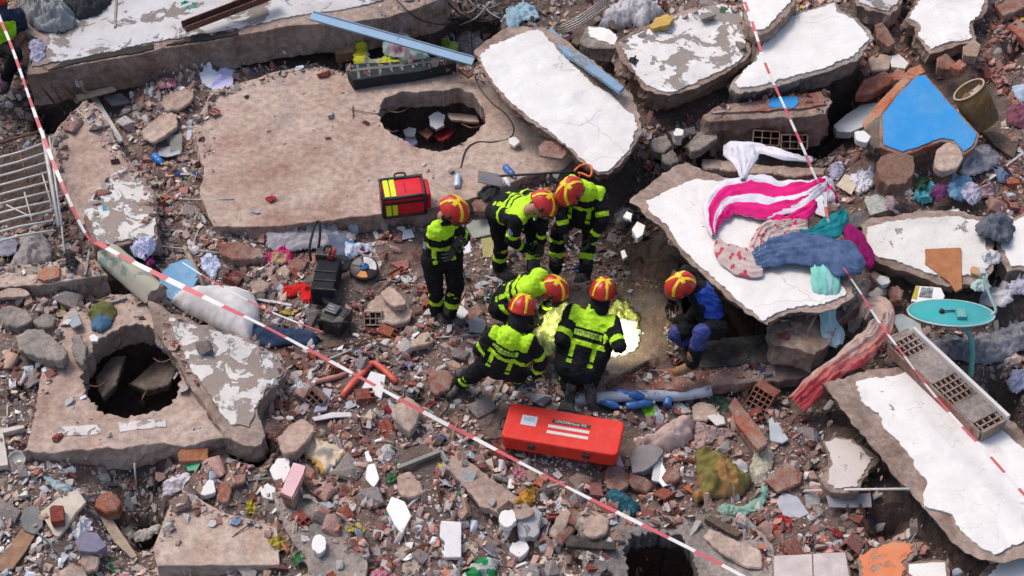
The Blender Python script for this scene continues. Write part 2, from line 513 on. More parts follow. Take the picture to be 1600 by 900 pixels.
def slab(name, label, cat, outl, z=None, sx=0, sy=0, thick=0.1, mat=None, holes=(), rough=0.03, step=0.05, spacing=0.15,
         side=0.02, layer=None, layers=(), dust=0.1, pit=None, group=None, sink=0.0, bumpy=0.006, parent=None, occ=True, lean=(0, 0), bevel=0.008, loc_fit=True, kind=None, sides=2):
    """plate from a photo outline; layer/layers = paint or plaster sheets lying on it as parts"""
    sd = nseed()
    if z is not None and thick >= .2 and bumpy == 0.006: bumpy = .016; spacing = .10
    pl = plane_for(outl, z, sx, sy) if z is not None else auto_plane(outl, thick, sink, sx, sy, loc_fit)
    base = [Pplane(a, b, pl) for a, b in outl]
    ring = rough_line(base, step, rough, sd)
    hr = [rough_line([Pplane(a, b, pl) for a, b in h], step * 0.6, rough * 1.7, sd + 3) for h in holes]
    me = plate_mesh(name, [ring] + hr, pl, thick, spacing, bumpy, side, sd, lean, bevel, sides)
    c = np.array([p[:2] for p in base]).mean(0); cz = plz(pl, c[0], c[1])
    org = Vector((c[0], c[1], cz - thick))
    me.transform(Matrix.Translation(-org))
    if parent is None:
        if layers or layer:
            # thing is an empty with the body and its layers as parts
            o = empty(name, org)
            link(name.split('_')[-1] + '_body' if False else 'slab_body', me, mat, o)
        else:
            o = link(name, me, mat, None, org)
        tag(o, label, cat, group, kind)
    else:
        o = link(name, me, mat, parent)
        o.location = org - parent.location
        if label: o['label'] = label
    L = list(layers) + ([layer] if layer else [])
    for ly in L:
        lo, lm, lt = ly[0], ly[1], ly[2] if len(ly) > 2 else 0.012
        nm = ly[3] if len(ly) > 3 else 'plaster_layer'
        ra = ly[4] if len(ly) > 4 else 0.03
        lb = [Pplane(a, b, pl) for a, b in lo]
        lr = rough_line(lb, 0.035, ra, sd + 17)
        pl2 = (pl[0], pl[1], pl[2] + lt + bumpy * 0.3, pl[3], pl[4])
        lme = plate_mesh(nm, [lr], pl2, lt + bumpy, spacing, bumpy, 0.004, sd, (0, 0), 0.003, 1)
        lme.transform(Matrix.Translation(-org))
        lobj = link(nm, lme, lm, o if parent is None else o)
    # register in the height maps
    sy_, sx_ = polywin(base)
    X = GXX[sy_, sx_]; Y = GYY[sy_, sx_]
    ins = inpoly(X, Y, base)
    Z = plz(pl, X, Y)
    hole_m = np.zeros_like(ins)
    for h in hr: hole_m |= inpoly(X, Y, h)
    solid = ins & ~hole_m
    hs = HS[sy_, sx_]; h0 = H0[sy_, sx_]; wt = WT[sy_, sx_]; oc = OCC[sy_, sx_]
    hs[solid] = np.maximum(hs[solid], Z[solid]) if z is None else Z[solid]
    if z is not None:
        h0[solid] = np.minimum(h0[solid], Z[solid] - min(thick * 0.6, 0.12))
        wt[solid] = dust
        if thick > .12 and dust > .05:
            rg2 = np.array([q[:2] for q in ring]); xs_, ys_ = X[solid], Y[solid]; dm = np.full(xs_.shape, 9.0)
            rg3 = rg2[rg2[:, 1] > rg2[:, 1].min() + .42 * (rg2[:, 1].max() - rg2[:, 1].min())]
            for q in rg3: dm = np.minimum(dm, (xs_ - q[0]) ** 2 + (ys_ - q[1]) ** 2)
            dm = np.sqrt(dm) + .10 * fbm(xs_ * 3, ys_ * 3, 3, sd % 30)
            wt[solid] = np.maximum(dust, 1.1 * np.clip(1 - dm / .34, 0, 1))
            nz = fbm(xs_ * 1.1 + sd, ys_ * 1.1, 3, 17)
            wt[solid] = np.maximum(wt[solid], np.clip((nz - .15) * 3, 0, 1) * min(1, dust * 2.5))
    elif occ:
        oc[solid] = True
        wt[solid] = np.minimum(wt[solid], 0.05)
    if hr and pit is not None:
        for h in hr:
            s2, s1 = polywin(h, .3)
            X2 = GXX[s2, s1]; Y2 = GYY[s2, s1]
            hh_ = np.array([q[:2] for q in h]); dd_ = np.full(X2.shape, 9.0)
            for q in hh_: dd_ = np.minimum(dd_, (X2 - q[0]) ** 2 + (Y2 - q[1]) ** 2)
            m = inpoly(X2, Y2, h) | (dd_ < .2 ** 2); zc = plz(pl, X2, Y2)
            a = H0[s2, s1]; a[m] = np.minimum(a[m], zc[m] - pit + 0.10 * fbm(X2[m] * 3, Y2[m] * 3, 3, 5))
            m2 = inpoly(X2, Y2, h)
            b = HS[s2, s1]; b[m2] = a[m2]; w = WT[s2, s1]; w[m2] = 0.5
    return o

# ---------------------------------------------------------------- generic solids
def tube_mesh(name, pts, rad, seg=8, cap=True, smooth=True):
    """pts: world points, rad: number or list"""
    pts = [Vector(p) for p in pts]
    n = len(pts)
    rads = rad if isinstance(rad, (list, tuple, np.ndarray)) else [rad] * n
    vs = []; fs = []
    t0 = (pts[1] - pts[0]).normalized()
    up = Vector((0, 0, 1)) if abs(t0.z) < 0.9 else Vector((1, 0, 0))
    for i in range(n):
        t = (pts[min(i + 1, n - 1)] - pts[max(i - 1, 0)]).normalized()
        a = t.cross(up)
        if a.length < 1e-4: a = t.orthogonal()
        a.normalize(); b = a.cross(t).normalized(); up = b
        for k in range(seg):
            w = 2 * math.pi * k / seg
            vs.append(pts[i] + (a * math.cos(w) + b * math.sin(w)) * rads[i])
    for i in range(n - 1):
        for k in range(seg):
            fs.append((i * seg + k, (i + 1) * seg + k, (i + 1) * seg + (k + 1) % seg, i * seg + (k + 1) % seg))
    if cap:
        fs.append(tuple(range(seg))); fs.append(tuple((n - 1) * seg + k for k in reversed(range(seg))))
    me = mesh_from(name, vs, fs, smooth)
    return me

def smooth_path(pts, k=4):
    """Catmull-Rom through points"""
    p = [np.asarray(q, float) for q in pts]
    p = [2 * p[0] - p[1]] + p + [2 * p[-1] - p[-2]]
    out = []
    for i in range(1, len(p) - 2):
        for j in range(k):
            t = j / k
            out.append(0.5 * (2 * p[i] + (p[i + 1] - p[i - 1]) * t + (2 * p[i - 1] - 5 * p[i] + 4 * p[i + 1] - p[i + 2]) * t * t + (3 * p[i] - p[i - 1] - 3 * p[i + 1] + p[i + 2]) * t ** 3))
    out.append(p[-2])
    return out

def tube_px(name, label, cat, pxs, rad, mat, lift=0.0, z=None, parent=None, seg=8, k=4, group=None, kind=None):
    """bent rod, pipe or cable lying where the photo shows it; pxs items (px,py[,dz])"""
    pts = []
    for q in pxs:
        dz = q[2] if len(q) > 2 else 0
        if z is None:
            h = hit(q[0], q[1]); zz = h[2] + lift + dz
        else: zz = z + dz
        pts.append(P(q[0], q[1], zz))
    pts = smooth_path(pts, k) if k > 1 else pts
    o0 = Vector(pts[0]) if parent is None else parent.location
    me = tube_mesh(name, [Vector(p) - o0 for p in pts], rad, seg)
    o = link(name, me, mat, parent, o0 if parent is None else None)
    return tag(o, label, cat, group, kind)

def box_bm(bm, c, s, rot=None, bev=0.0):
    """box centre c size s"""
    r = bmesh.ops.create_cube(bm, size=1.0)
    vs = r['verts']
    M = Matrix.Translation(Vector(c)) @ (rot.to_4x4() if rot else Matrix.Identity(4)) @ Matrix.Diagonal((s[0], s[1], s[2], 1))
    bmesh.ops.transform(bm, matrix=M, verts=vs)
    if bev:
        es = list({e for v in vs for e in v.link_edges})
        bmesh.ops.bevel(bm, geom=es, offset=bev, segments=2, affect='EDGES', profile=0.6)
    return vs

def bm_obj(name, bm, mats, parent=None, loc=None, rot=None, smooth=False):
    me = bpy.data.meshes.new(name); bm.to_mesh(me); bm.free()
    if smooth: me.polygons.foreach_set('use_smooth', [True] * len(me.polygons))
    return link(name, me, mats, parent, loc, rot)

def boxes(name, items, mat, parent=None, loc=None, rot=None, bev=0.0):
    bm = bmesh.new()
    for it in items:
        box_bm(bm, it[0], it[1], it[2] if len(it) > 2 else None, bev)
    return bm_obj(name, bm, mat, parent, loc, rot)

def lathe_mesh(name, prof, seg=20, smooth=True):
    """prof: (r, z) list"""
    vs = []; fs = []
    for r_, z_ in prof:
        for k in range(seg):
            w = 2 * math.pi * k / seg
            vs.append((r_ * math.cos(w), r_ * math.sin(w), z_))
    for i in range(len(prof) - 1):
        for k in range(seg):
            fs.append((i * seg + k, i * seg + (k + 1) % seg, (i + 1) * seg + (k + 1) % seg, (i + 1) * seg + k))
    if prof[0][0] > 1e-4: fs.append(tuple(reversed(range(seg))))
    if prof[-1][0] > 1e-4: fs.append(tuple((len(prof) - 1) * seg + k for k in range(seg)))
    me = mesh_from(name, vs, fs, smooth)
    return me

def frame_rot(xdir, zdir=(0, 0, 1)):
    x = Vector(xdir).normalized(); z = Vector(zdir); y = z.cross(x).normalized(); z = x.cross(y).normalized()
    return Matrix((x, y, z)).transposed()

# ---------------------------------------------------------------- cloth, paper, foil: ragged folded sheets
def cloth(name, label, cat, outl, mat, fold=(1, 0), amp=0.04, freq=9, lift=0.03, spacing=0.018, crumple=0.6, group=None, rough=0.03,
          z=None, sx=0, sy=0, raise_mid=0.0, parent=None, occ=True, mats_by=None, thick=0.006, kind=None):
    """sheet draped over what lies below; folds run along `fold` (photo direction)"""
    sd = nseed()
    if z is None: pl = auto_plane(outl, lift, 0, sx, sy, True)
    else: pl = plane_for(outl, z, sx, sy)
    base = [Pplane(a, b, pl) for a, b in outl]
    ring = rough_line(base, spacing * 1.2, rough, sd)
    V, F, RI = triangulate([ring], spacing, sd, 0.2)
    rg = V[RI[0]]
    d = np.sqrt(((V[:, None, :] - rg[None, :, :]) ** 2).sum(2)).min(1)
    size = max(d.max(), 1e-3)
    e = np.clip(d / min(size, 0.12), 0, 1) ** 0.6
    a0 = np.array([fold[0], -fold[1] * 1.4]); a0 = a0 / np.linalg.norm(a0)
    ac = V @ np.array([-a0[1], a0[0]]); al = V @ a0
    warp = 0.55 * fbm(al * 2.2 + sd, ac * 2.2, 3, sd % 30)
    ph = ac * freq * 2 + warp * freq * 1.1 + sd
    rd = 1 - np.abs(np.sin(ph))                       # sharp ridges
    rd2 = 1 - np.abs(np.sin(ph * 2.3 + 4 * warp + 1))
    amp = amp * 1.25
    h = amp * (0.6 * rd ** 1.6 + 0.4 * rd2 ** 1.4) * (0.45 + 0.55 * (fbm(al * 3, ac * 3, 2, sd % 20) + 1) / 1.2)
    cr = (1 - np.abs(fbm(V[:, 0] * 8 + sd, V[:, 1] * 8, 2, sd % 25)) * 2.6) + .6 * (1 - np.abs(fbm(V[:, 0] * 19 - sd, V[:, 1] * 19, 2, sd % 23)) * 2.6)
    h = h + amp * crumple * np.clip(cr, -1, 2) * .8
    h = h * (0.25 + 0.75 * e) + raise_mid * np.clip(d / size, 0, 1) ** 0.5
    g = hz(V[:, 0], V[:, 1])
    zb = plz(pl, V[:, 0], V[:, 1])
    z_ = np.minimum(np.maximum(zb - (1 - e) * lift * 0.8, g + 0.006), zb + .06) + h if z is None else zb + h
    vs = [(V[i, 0], V[i, 1], z_[i]) for i in range(len(V))]
    n = len(vs)
    # underside follows the sheet
    vs += [(V[i, 0], V[i, 1], z_[i] - thick) for i in range(n)]
    fs = [tuple(f) for f in F] + [tuple(n + i for i in reversed(f)) for f in F]
    r_ = RI[0]; m = len(r_)
    area = 0.5 * np.sum(rg[:, 0] * np.roll(rg[:, 1], -1) - np.roll(rg[:, 0], -1) * rg[:, 1])
    for q in range(m):
        a, b = r_[q], r_[(q + 1) % m]
        fs.append((a, a + n, b + n, b) if area > 0 else (a, b, b + n, a + n))
    org = Vector((V[:, 0].mean(), V[:, 1].mean(), float(z_.min())))
    me = mesh_from(name, vs, fs, crumple < .55 or size > .115)
    me.transform(Matrix.Translation(-org))
    if parent is None: o = link(name, me, mat, None, org)
    else:
        o = link(name, me, mat, parent); o.location = org - parent.location
    if mats_by is not None:
        for k_, p in enumerate(me.polygons):
            c_ = p.center
            p.material_index = mats_by(c_.x + org.x, c_.y + org.y, c_)
    tag(o, label, cat, group, kind)
    sy_, sx_ = polywin(base)
    X = GXX[sy_, sx_]; Y = GYY[sy_, sx_]; ins = inpoly(X, Y, base)
    HS[sy_, sx_][ins] = np.maximum(HS[sy_, sx_][ins], plz(pl, X[ins], Y[ins]) + amp * 0.6)
    if occ:
        OCC[sy_, sx_][ins] = True; WT[sy_, sx_][ins] *= 0.06
    return o

def mark(px, py, r=0.1, w=0.05):
    """keep loose rubble off this spot"""
    h = hit(px, py)
    m = (GXX - h[0]) ** 2 + (GYY - h[1]) ** 2 < r * r
    OCC[m] = True; WT[m] = np.minimum(WT[m], w)

def ribbon(name, label, cat, pts, mats, matfn=None, amp=.03, folds=4, lift=.02, m=18, k=7, group=None):
    """pulled cloth: (px, py, z or None, width px) along its middle; folds run along it"""
    sd = nseed()
    A = smooth_path([np.array([q[0], q[1], q[3], -9 if q[2] is None else q[2]], float) for q in pts], k)
    A = np.array(A); n = len(A)
    zz = []
    for a in A:
        z0 = a[3] if a[3] > -5 else float(hit(a[0], a[1])[2]) + lift
        zz.append(z0)
    C3 = np.array([P(a[0], a[1], z) for a, z in zip(A, zz)])
    T = np.gradient(C3, axis=0); T /= np.linalg.norm(T, axis=1)[:, None]
    vs = []; fs = []; L = np.r_[0, np.cumsum(np.linalg.norm(np.diff(C3, axis=0), axis=1))]
    for i in range(n):
        tp = A[min(i + 1, n - 1)][:2] - A[max(i - 1, 0)][:2]; tp = tp / (np.linalg.norm(tp) + 1e-9); sn = np.array([-tp[1], tp[0]])
        hw = A[i][2] / 2 * (1 + .30 * float(fbm(L[i] * 6 + sd, 1.3, 3, 5)))
        e0 = P(A[i][0] - sn[0] * hw, A[i][1] - sn[1] * hw, zz[i]); e1 = P(A[i][0] + sn[0] * hw, A[i][1] + sn[1] * hw, zz[i])
        for j in range(m):
            v = j / (m - 1)
            p = e0 + (e1 - e0) * v
            w_ = 1.5 * float(fbm(L[i] * 2.6 + sd, v * 2.0, 3, 9))
            r1 = 1 - abs(math.sin(math.pi * folds * v + w_ * 2.4 + sd)); r2 = 1 - abs(math.sin(math.pi * folds * 2.3 * v + w_ * 4 + 1))
            h = amp * (.75 * r1 ** 2.2 + .45 * r2 ** 1.8) + amp * .9 * abs(float(fbm(p[0] * 9 + sd, p[1] * 9 + p[0] * 5, 3, 3)))
            ed = min(1, 5 * min(v, 1 - v) + .15)
            g = float(hz(p[0], p[1]))
            z = max(zz[i] + h * ed - (1 - ed) * lift, min(g + .005 + h * ed, zz[i] + .06))
            vs.append((p[0], p[1], z))
    N = len(vs)
    for i in range(n - 1):
        for j in range(m - 1): fs.append((i * m + j, i * m + j + 1, (i + 1) * m + j + 1, (i + 1) * m + j))
    top = list(fs)
    vs += [(x, y, z - .006) for x, y, z in vs]; fs += [tuple(N + q for q in reversed(f)) for f in top]
    rim = [j for j in range(m)] + [i * m + m - 1 for i in range(1, n)] + [(n - 1) * m + j for j in range(m - 2, -1, -1)] + [i * m for i in range(n - 2, 0, -1)]
    for a, b in zip(rim, rim[1:] + rim[:1]): fs.append((a, N + a, N + b, b))
    org = Vector(C3[n // 2])
    me = mesh_from(name, vs, fs, True)
    bm = bmesh.new(); bm.from_mesh(me); bmesh.ops.recalc_face_normals(bm, faces=bm.faces[:]); bm.to_mesh(me); bm.free()
    me.transform(Matrix.Translation(-org))
    o = link(name, me, mats, None, org)
    if matfn is not None:
        nt = len(top); F2 = (n - 1) * (m - 1)
        for q, pg in enumerate(me.polygons):
            r_ = q % F2 if q < 2 * F2 else 0
            i, j = divmod(r_, m - 1)
            pg.material_index = matfn(i / (n - 1), (j + .5) / (m - 1), L[i])
    tag(o, label, cat, group)
    for a in A[::3]:
        mark(a[0], a[1], max(.04, a[2] / 2 / 150))
    return o
# ---------------------------------------------------------------- the large broken slabs
SL = 'concrete slab'
DK = m_simple('tar_black', (.035, .03, .028), .9, var=.4, bump=.004)
slab('collapsed_floor_slab', 'long white topped concrete slab across the upper left corner with a brown side face', SL,
     [(42,116),(75,112),(130,98),(200,88),(265,74),(345,61),(400,50),(450,40),(500,36),(545,34),(600,27),(650,14),(700,-8),(700,-70),(-30,-90),(10,30),(60,62),(52,90)],
     z=.58, thick=.46, mat=CONC, rough=.018, dust=.06,
     layers=[([(50,106),(100,95),(160,84),(235,68),(310,56),(372,48),(430,32),(500,20),(560,12),(600,0),(620,-60),(80,-80),(30,-40),(60,40),(80,70)], WHITEG, .012, 'plaster_layer', .03),
             ([(75,111),(130,96),(200,86),(240,78),(240,70),(160,83),(100,95)], DK, .010, 'tar_edge', .02),
             ([(260,73),(345,60),(372,55),(372,47),(310,55)], DK, .0155, 'tar_edge', .02)])
slab('holed_floor_slab', 'wide dusty pink-brown slab with a ragged round hole behind the red bag', SL,
     [(300,205),(318,170),(332,140),(380,128),(430,112),(490,100),(560,118),(640,112),(700,104),(745,108),(775,145),(810,185),(860,215),(900,245),(880,265),(820,275),(770,300),(690,322),(600,332),(500,345),(420,354),(335,353),(312,300),(320,258)],
     z=.26, thick=.26, mat=CONCP, rough=.015, dust=.16, pit=.75, holes=[[(590,180),(600,155),(625,143),(660,142),(690,140),(715,137),(740,145),(758,170),(760,190),(745,210),(715,228),(690,236),(660,232),(625,215),(600,200)]])
slab('tilted_floor_slab', 'bare tan slab tilted beside the white barred grille', SL,
     [(78,212),(100,190),(130,158),(150,160),(165,185),(190,230),(210,262),(190,280),(150,305),(140,345),(126,350),(95,270)],
     z=.36, sx=.05, sy=.12, thick=.2, mat=CONCP, dust=.06)
slab('speckled_slab', 'white speckled plaster slab above the pale green roll', SL,
     [(132,335),(148,298),(190,260),(215,268),(240,298),(250,345),(243,376),(200,380),(165,390),(148,382)],
     z=.36, sx=-.05, sy=.05, thick=.22, mat=CONC, dust=.15,
     layer=([(134,332),(150,298),(190,262),(213,270),(232,296),(243,345),(238,372),(200,374),(165,384),(150,378)], WHITES, .014))
slab('left_edge_beam', 'low beige concrete beam at the left edge under the grey shirt', SL,
     [(-40,425),(30,415),(70,412),(110,400),(155,408),(168,430),(120,436),(60,446),(-40,448)], z=.26, thick=.34, mat=CONCB, dust=.5)
slab('pierced_floor_slab', 'pink-brown slab pierced by the big round black hole at left', SL,
     [(36,706),(48,680),(60,640),(62,590),(72,535),(112,484),(172,458),(236,460),(276,508),(300,570),(330,620),(356,684),(280,694),(200,697),(120,701)],
     z=.22, thick=.33, mat=CONCP, dust=.3, pit=1.15,
     holes=[[(128,592),(132,562),(150,535),(180,515),(215,505),(245,512),(264,530),(274,560),(283,588),(278,612),(265,635),(250,641),(225,646),(190,653),(160,645),(140,625)]],
     layers=[([(90,668),(155,663),(158,678),(92,683)], m_plaster('paint_stripe', (.62,.58,.56), (.4,.3,.26), .4, 9, .4), .003, 'painted_stripe', .004),
             ([(185,660),(258,655),(260,668),(188,675)], m_plaster('paint_stripe', None, None), .003, 'painted_stripe', .004)])
slab('flaking_slab', 'flaking white plaster slab leaning right of the round black hole', SL,
     [(232,470),(262,488),(310,508),(385,528),(436,558),(446,586),(425,606),(402,640),(412,680),(400,696),(352,682),(312,622),(280,570),(245,520)],
     z=.36, sx=-.02, sy=.1, thick=.26, mat=CONC, dust=.18,
     layer=([(262,496),(310,510),(385,530),(430,558),(442,586),(420,602),(396,640),(390,668),(362,664),(330,618),(296,570)], WHITES, .014))
slab('corner_slab', 'smooth beige slab with one cut corner at the bottom left', SL,
     [(240,856),(252,825),(266,790),(278,762),(300,772),(345,800),(395,812),(432,825),(436,882),(330,882),(246,884)],
     z=.14, thick=.3, mat=CONCB, rough=.006, side=.006, dust=.08)
slab('white_wall_slab', 'big clean white slab sloping down to the three standing firefighters', SL,
     [(742,80),(760,62),(795,42),(852,44),(880,62),(920,92),(960,122),(985,145),(1000,182),(1003,205),(992,225),(972,252),(950,272),(934,273),(897,241),(849,205),(798,167),(771,135),(752,108)],
     z=.74, sx=-.03, sy=.10, lean=(.1,.75), thick=.34, mat=CONC, dust=.012,
     layer=([(750,86),(765,72),(800,60),(840,48),(850,55),(870,80),(895,105),(920,125),(950,147),(970,167),(990,180),(998,202),(990,222),(970,246),(950,268),(935,270),(900,240),(850,202),(800,163),(775,133),(760,110)], WHITE, .014))
slab('mottled_wall_slab', 'grimy mottled white slab right of the clean white one', SL,
     [(962,66),(998,47),(1058,22),(1130,4),(1155,10),(1178,40),(1170,72),(1165,94),(1132,116),(1092,136),(1045,150),(1006,140),(985,112),(970,88)],
     z=.6, sx=.0, sy=.08, lean=(.0,.45), thick=.38, mat=CONC, dust=.12,
     layer=([(967,67),(1000,51),(1060,26),(1130,8),(1150,12),(1172,40),(1165,70),(1160,90),(1130,110),(1090,130),(1045,145),(1010,135),(990,110),(975,85)], WHITEM, .014))
slab('shadowed_wall_slab', 'white slab with a pointed left tip under the upper barrier tape', SL,
     [(1142,134),(1158,114),(1178,94),(1196,45),(1225,27),(1260,16),(1308,0),(1316,18),(1340,28),(1350,40),(1366,62),(1350,78),(1338,95),(1290,113),(1240,128),(1190,142),(1152,146)],
     z=.66, sx=.02, sy=.06, lean=(.0,.5), thick=.36, mat=CONCG, dust=.012,
     layer=([(1147,132),(1162,116),(1182,96),(1203,47),(1227,32),(1260,21),(1304,6),(1312,22),(1335,32),(1345,43),(1358,62),(1345,75),(1333,90),(1290,107),(1240,121),(1190,134),(1156,139)], WHITE, .014))
slab('top_edge_slab', 'small white slab cut by the top edge where the tape enters', SL,
     [(1160,5),(1166,-40),(1245,-40),(1242,6),(1220,28),(1198,50),(1180,54),(1165,32)], z=.86, thick=.22, mat=CONC, dust=.02,
     layer=([(1163,5),(1170,-30),(1235,-30),(1235,5),(1215,25),(1195,46),(1180,50),(1168,30)], WHITE, .014))
slab('upper_right_slab', 'bluish white ragged slab at the top right beside the heap of red bricks', SL,
     [(1415,30),(1430,8),(1450,-40),(1555,-40),(1538,20),(1522,36),(1526,66),(1482,76),(1453,84),(1440,68),(1430,56),(1432,42)], z=.52, sx=-.05, lean=(.0,.5), thick=.24, mat=CONC, dust=.03,
     layer=([(1420,30),(1436,8),(1455,-30),(1545,-30),(1530,20),(1515,35),(1519,61),(1480,69),(1455,77),(1445,65),(1436,55),(1439,42)], WHITE, .014))
slab('small_top_slab', 'small grey-white slab touching the top edge left of the hollow clay lump', SL,
     [(1330,-40),(1415,-40),(1408,6),(1392,22),(1358,17),(1338,9)], z=.5, thick=.2, mat=CONC, dust=.05,
     layer=([(1335,-30),(1410,-30),(1403,4),(1388,18),(1360,13),(1341,6)], WHITEG, .014))
slab('brick_topped_beam', 'brown concrete beam with a red brick top below the mottled slab', SL,
     [(1110,190),(1100,180),(1118,168),(1180,158),(1290,142),(1300,160),(1290,178),(1200,184)], z=.42, thick=.5, mat=CONC, dust=.5,
     layer=([(1112,178),(1125,168),(1180,161),(1285,146),(1288,165),(1200,176)], CONCBUR, .02, 'brick_dust_layer', .02))
slab('draped_wall_slab', 'white slab carrying the pink cloths and jeans-blue sheet, behind the blue-vested rescuer', SL,
     [(984,316),(1000,298),(1035,275),(1072,253),(1105,268),(1150,282),(1215,318),(1275,368),(1322,428),(1334,462),(1296,484),(1236,488),(1198,508),(1168,492),(1118,446),(1070,402),(1034,354)],
     z=.72, sx=-.02, sy=-.03, lean=(.35,.8), thick=.34, mat=CONC, dust=.012, side=.035,
     layer=([(1010,316),(1040,301),(1085,282),(1140,288),(1200,320),(1260,370),(1308,436),(1322,458),(1280,476),(1230,482),(1192,502),(1165,482),(1120,442),(1080,402),(1060,382),(1040,350),(1016,332)], WHITE, .014))
slab('dish_side_slab', 'off-white slab under the brown triangular board', SL,
     [(1346,352),(1362,340),(1440,330),(1500,330),(1550,342),(1552,420),(1542,440),(1480,448),(1440,434),(1380,414),(1348,398)], z=.42, sx=0, sy=.06, lean=(.0,.6), thick=.24, mat=CONC, dust=.05,
     layer=([(1356,358),(1380,352),(1440,342),(1500,340),(1541,350),(1538,385),(1544,420),(1532,428),(1480,434),(1440,424),(1400,408),(1372,405),(1356,388)], m_plaster('plaster_aged', (.70,.68,.64), (.4,.34,.3), .18, 3, .4, .3), .014))
slab('right_edge_slab', 'white slab cut by the right edge beside the grey bundle of cloth', SL,
     [(1556,356),(1600,332),(1660,332),(1660,424),(1574,424),(1558,392)], z=.4, thick=.24, mat=CONC, dust=.05,
     layer=([(1562,360),(1602,338),(1655,338),(1655,417),(1580,417),(1566,390)], WHITE, .014))
slab('lower_right_slab', 'largest white slab at the lower right crossed by the barrier tape', SL,
     [(1286,600),(1330,586),(1400,574),(1460,566),(1520,610),(1590,668),(1660,740),(1660,860),(1600,872),(1558,878),(1508,864),(1468,822),(1438,786),(1390,732),(1330,662)],
     z=.46, sx=-.04, sy=-.02, lean=(.3,.7), thick=.32, mat=CONC, dust=.015, side=.03,
     layer=([(1338,598),(1400,588),(1450,580),(1500,618),(1560,668),(1650,745),(1650,838),(1600,846),(1560,864),(1530,856),(1500,831),(1488,806),(1446,792),(1448,752),(1430,735),(1410,700),(1380,670),(1374,652),(1345,628)],
            m_plaster('plaster_white_pitted', (.77,.75,.725), (.34,.28,.24), .03, 5.5, .22, .25), .016))
slab('pink_white_wedge', 'pinkish white plaster wedge lying left of the largest white slab', SL,
     [(1286,690),(1302,682),(1332,684),(1348,697),(1372,716),(1356,742),(1342,766),(1300,768),(1286,756),(1296,722)], z=.2, sx=-.05, thick=.1, mat=CONC, dust=.04,
     layer=([(1289,691),(1305,685),(1330,687),(1345,699),(1366,717),(1351,741),(1338,763),(1303,765),(1291,754),(1300,722)], m_plaster('plaster_pinkish', (.62,.56,.53), (.4,.33,.3), .2, 4, .3, .2), .01))
slab('blue_wall_piece', 'bright sky-blue painted wall piece with a pointed top beside the brown cork roll', 'wall piece',
     [(1376,180),(1398,150),(1430,119),(1446,116),(1472,145),(1502,180),(1530,210),(1522,230),(1506,242),(1490,224),(1470,221),(1432,236),(1410,242),(1376,230)],
     z=.66, sx=0, sy=.14, thick=.1, mat=BRICK, dust=.012, rough=.008,
     layer=([(1380,180),(1402,151),(1432,121),(1445,119),(1469,147),(1499,182),(1525,210),(1519,228),(1506,238),(1490,220),(1470,217),(1432,232),(1410,238),(1380,227)], BLUEP, .012, 'painted_layer', .008))
slab('dusty_lower_slab', 'dark dusty slab sloping away at the bottom below the pink block', SL,
     [(425,770),(460,760),(520,800),(562,826),(575,860),(570,925),(500,925),(468,862)], z=.16, sx=0, sy=.05, thick=.14, mat=CONCG, dust=.35)
slab('mud_covered_slab', 'mud covered slab running down from the grey angle bracket to the white tiles', SL,
     [(690,722),(712,706),(760,740),(810,775),(835,800),(800,812),(750,790)], z=.2, thick=.1, mat=CONCP, dust=.6)
slab('pit_rim_slab', 'grey slab round the dark pit at the bottom under the tape', SL,
     [(905,800),(960,806),(1030,806),(1100,804),(1160,812),(1205,850),(1208,930),(905,930),(912,860)], z=.12, thick=.26, mat=CONCG, dust=.4, pit=1.3,
     holes=[[(972,852),(984,832),(1030,824),(1066,832),(1086,852),(1088,922),(984,922),(976,880)]])
slab('tiled_floor_piece', 'pinkish white tiled floor piece at the bottom right edge', SL,
     [(1208,868),(1322,862),(1334,925),(1208,925)], z=.12, thick=.1, mat=CONC, dust=.05, rough=.006,
     layers=[([(1210,870),(1268,867),(1270,922),(1210,922)], m_simple('floor_tile_pink', (.58,.50,.48), .5, dusty=.5), .008, 'tile', .002),
             ([(1271,867),(1320,864),(1330,922),(1273,922)], m_simple('floor_tile_pink', None), .008, 'tile', .002)])
slab('orange_painted_piece', 'ragged bright orange painted plaster piece at the bottom edge', 'wall piece',
     [(1338,872),(1368,854),(1398,844),(1432,849),(1434,866),(1412,882),(1412,925),(1345,925)], z=.2, thick=.08, mat=CONC, dust=.03,
     layer=([(1342,874),(1370,858),(1398,848),(1428,852),(1428,864),(1408,880),(1405,922),(1350,922)], m_plaster('paint_orange', (.66,.20,.09), (.5,.38,.28), .30, 7, .5, .5, (.6,.36,.2)), .008, 'painted_layer', .05))
slab('square_white_piece', 'small squarish white patch of slab between the orange piece and the corner slab', SL,
     [(1412,876),(1484,872),(1490,925),(1412,925)], z=.2, thick=.14, mat=CONC, dust=.05,
     layer=([(1420,883),(1476,880),(1480,922),(1422,922)], WHITE, .012, 'plaster_layer', .006))
slab('corner_white_slab', 'white slab cut by the bottom right corner', SL,
     [(1530,900),(1556,872),(1600,852),(1660,846),(1660,930),(1530,930)], z=.26, thick=.2, mat=CONC, dust=.05,
     layer=([(1545,900),(1565,880),(1602,863),(1655,856),(1655,926),(1545,926)], WHITE, .014))
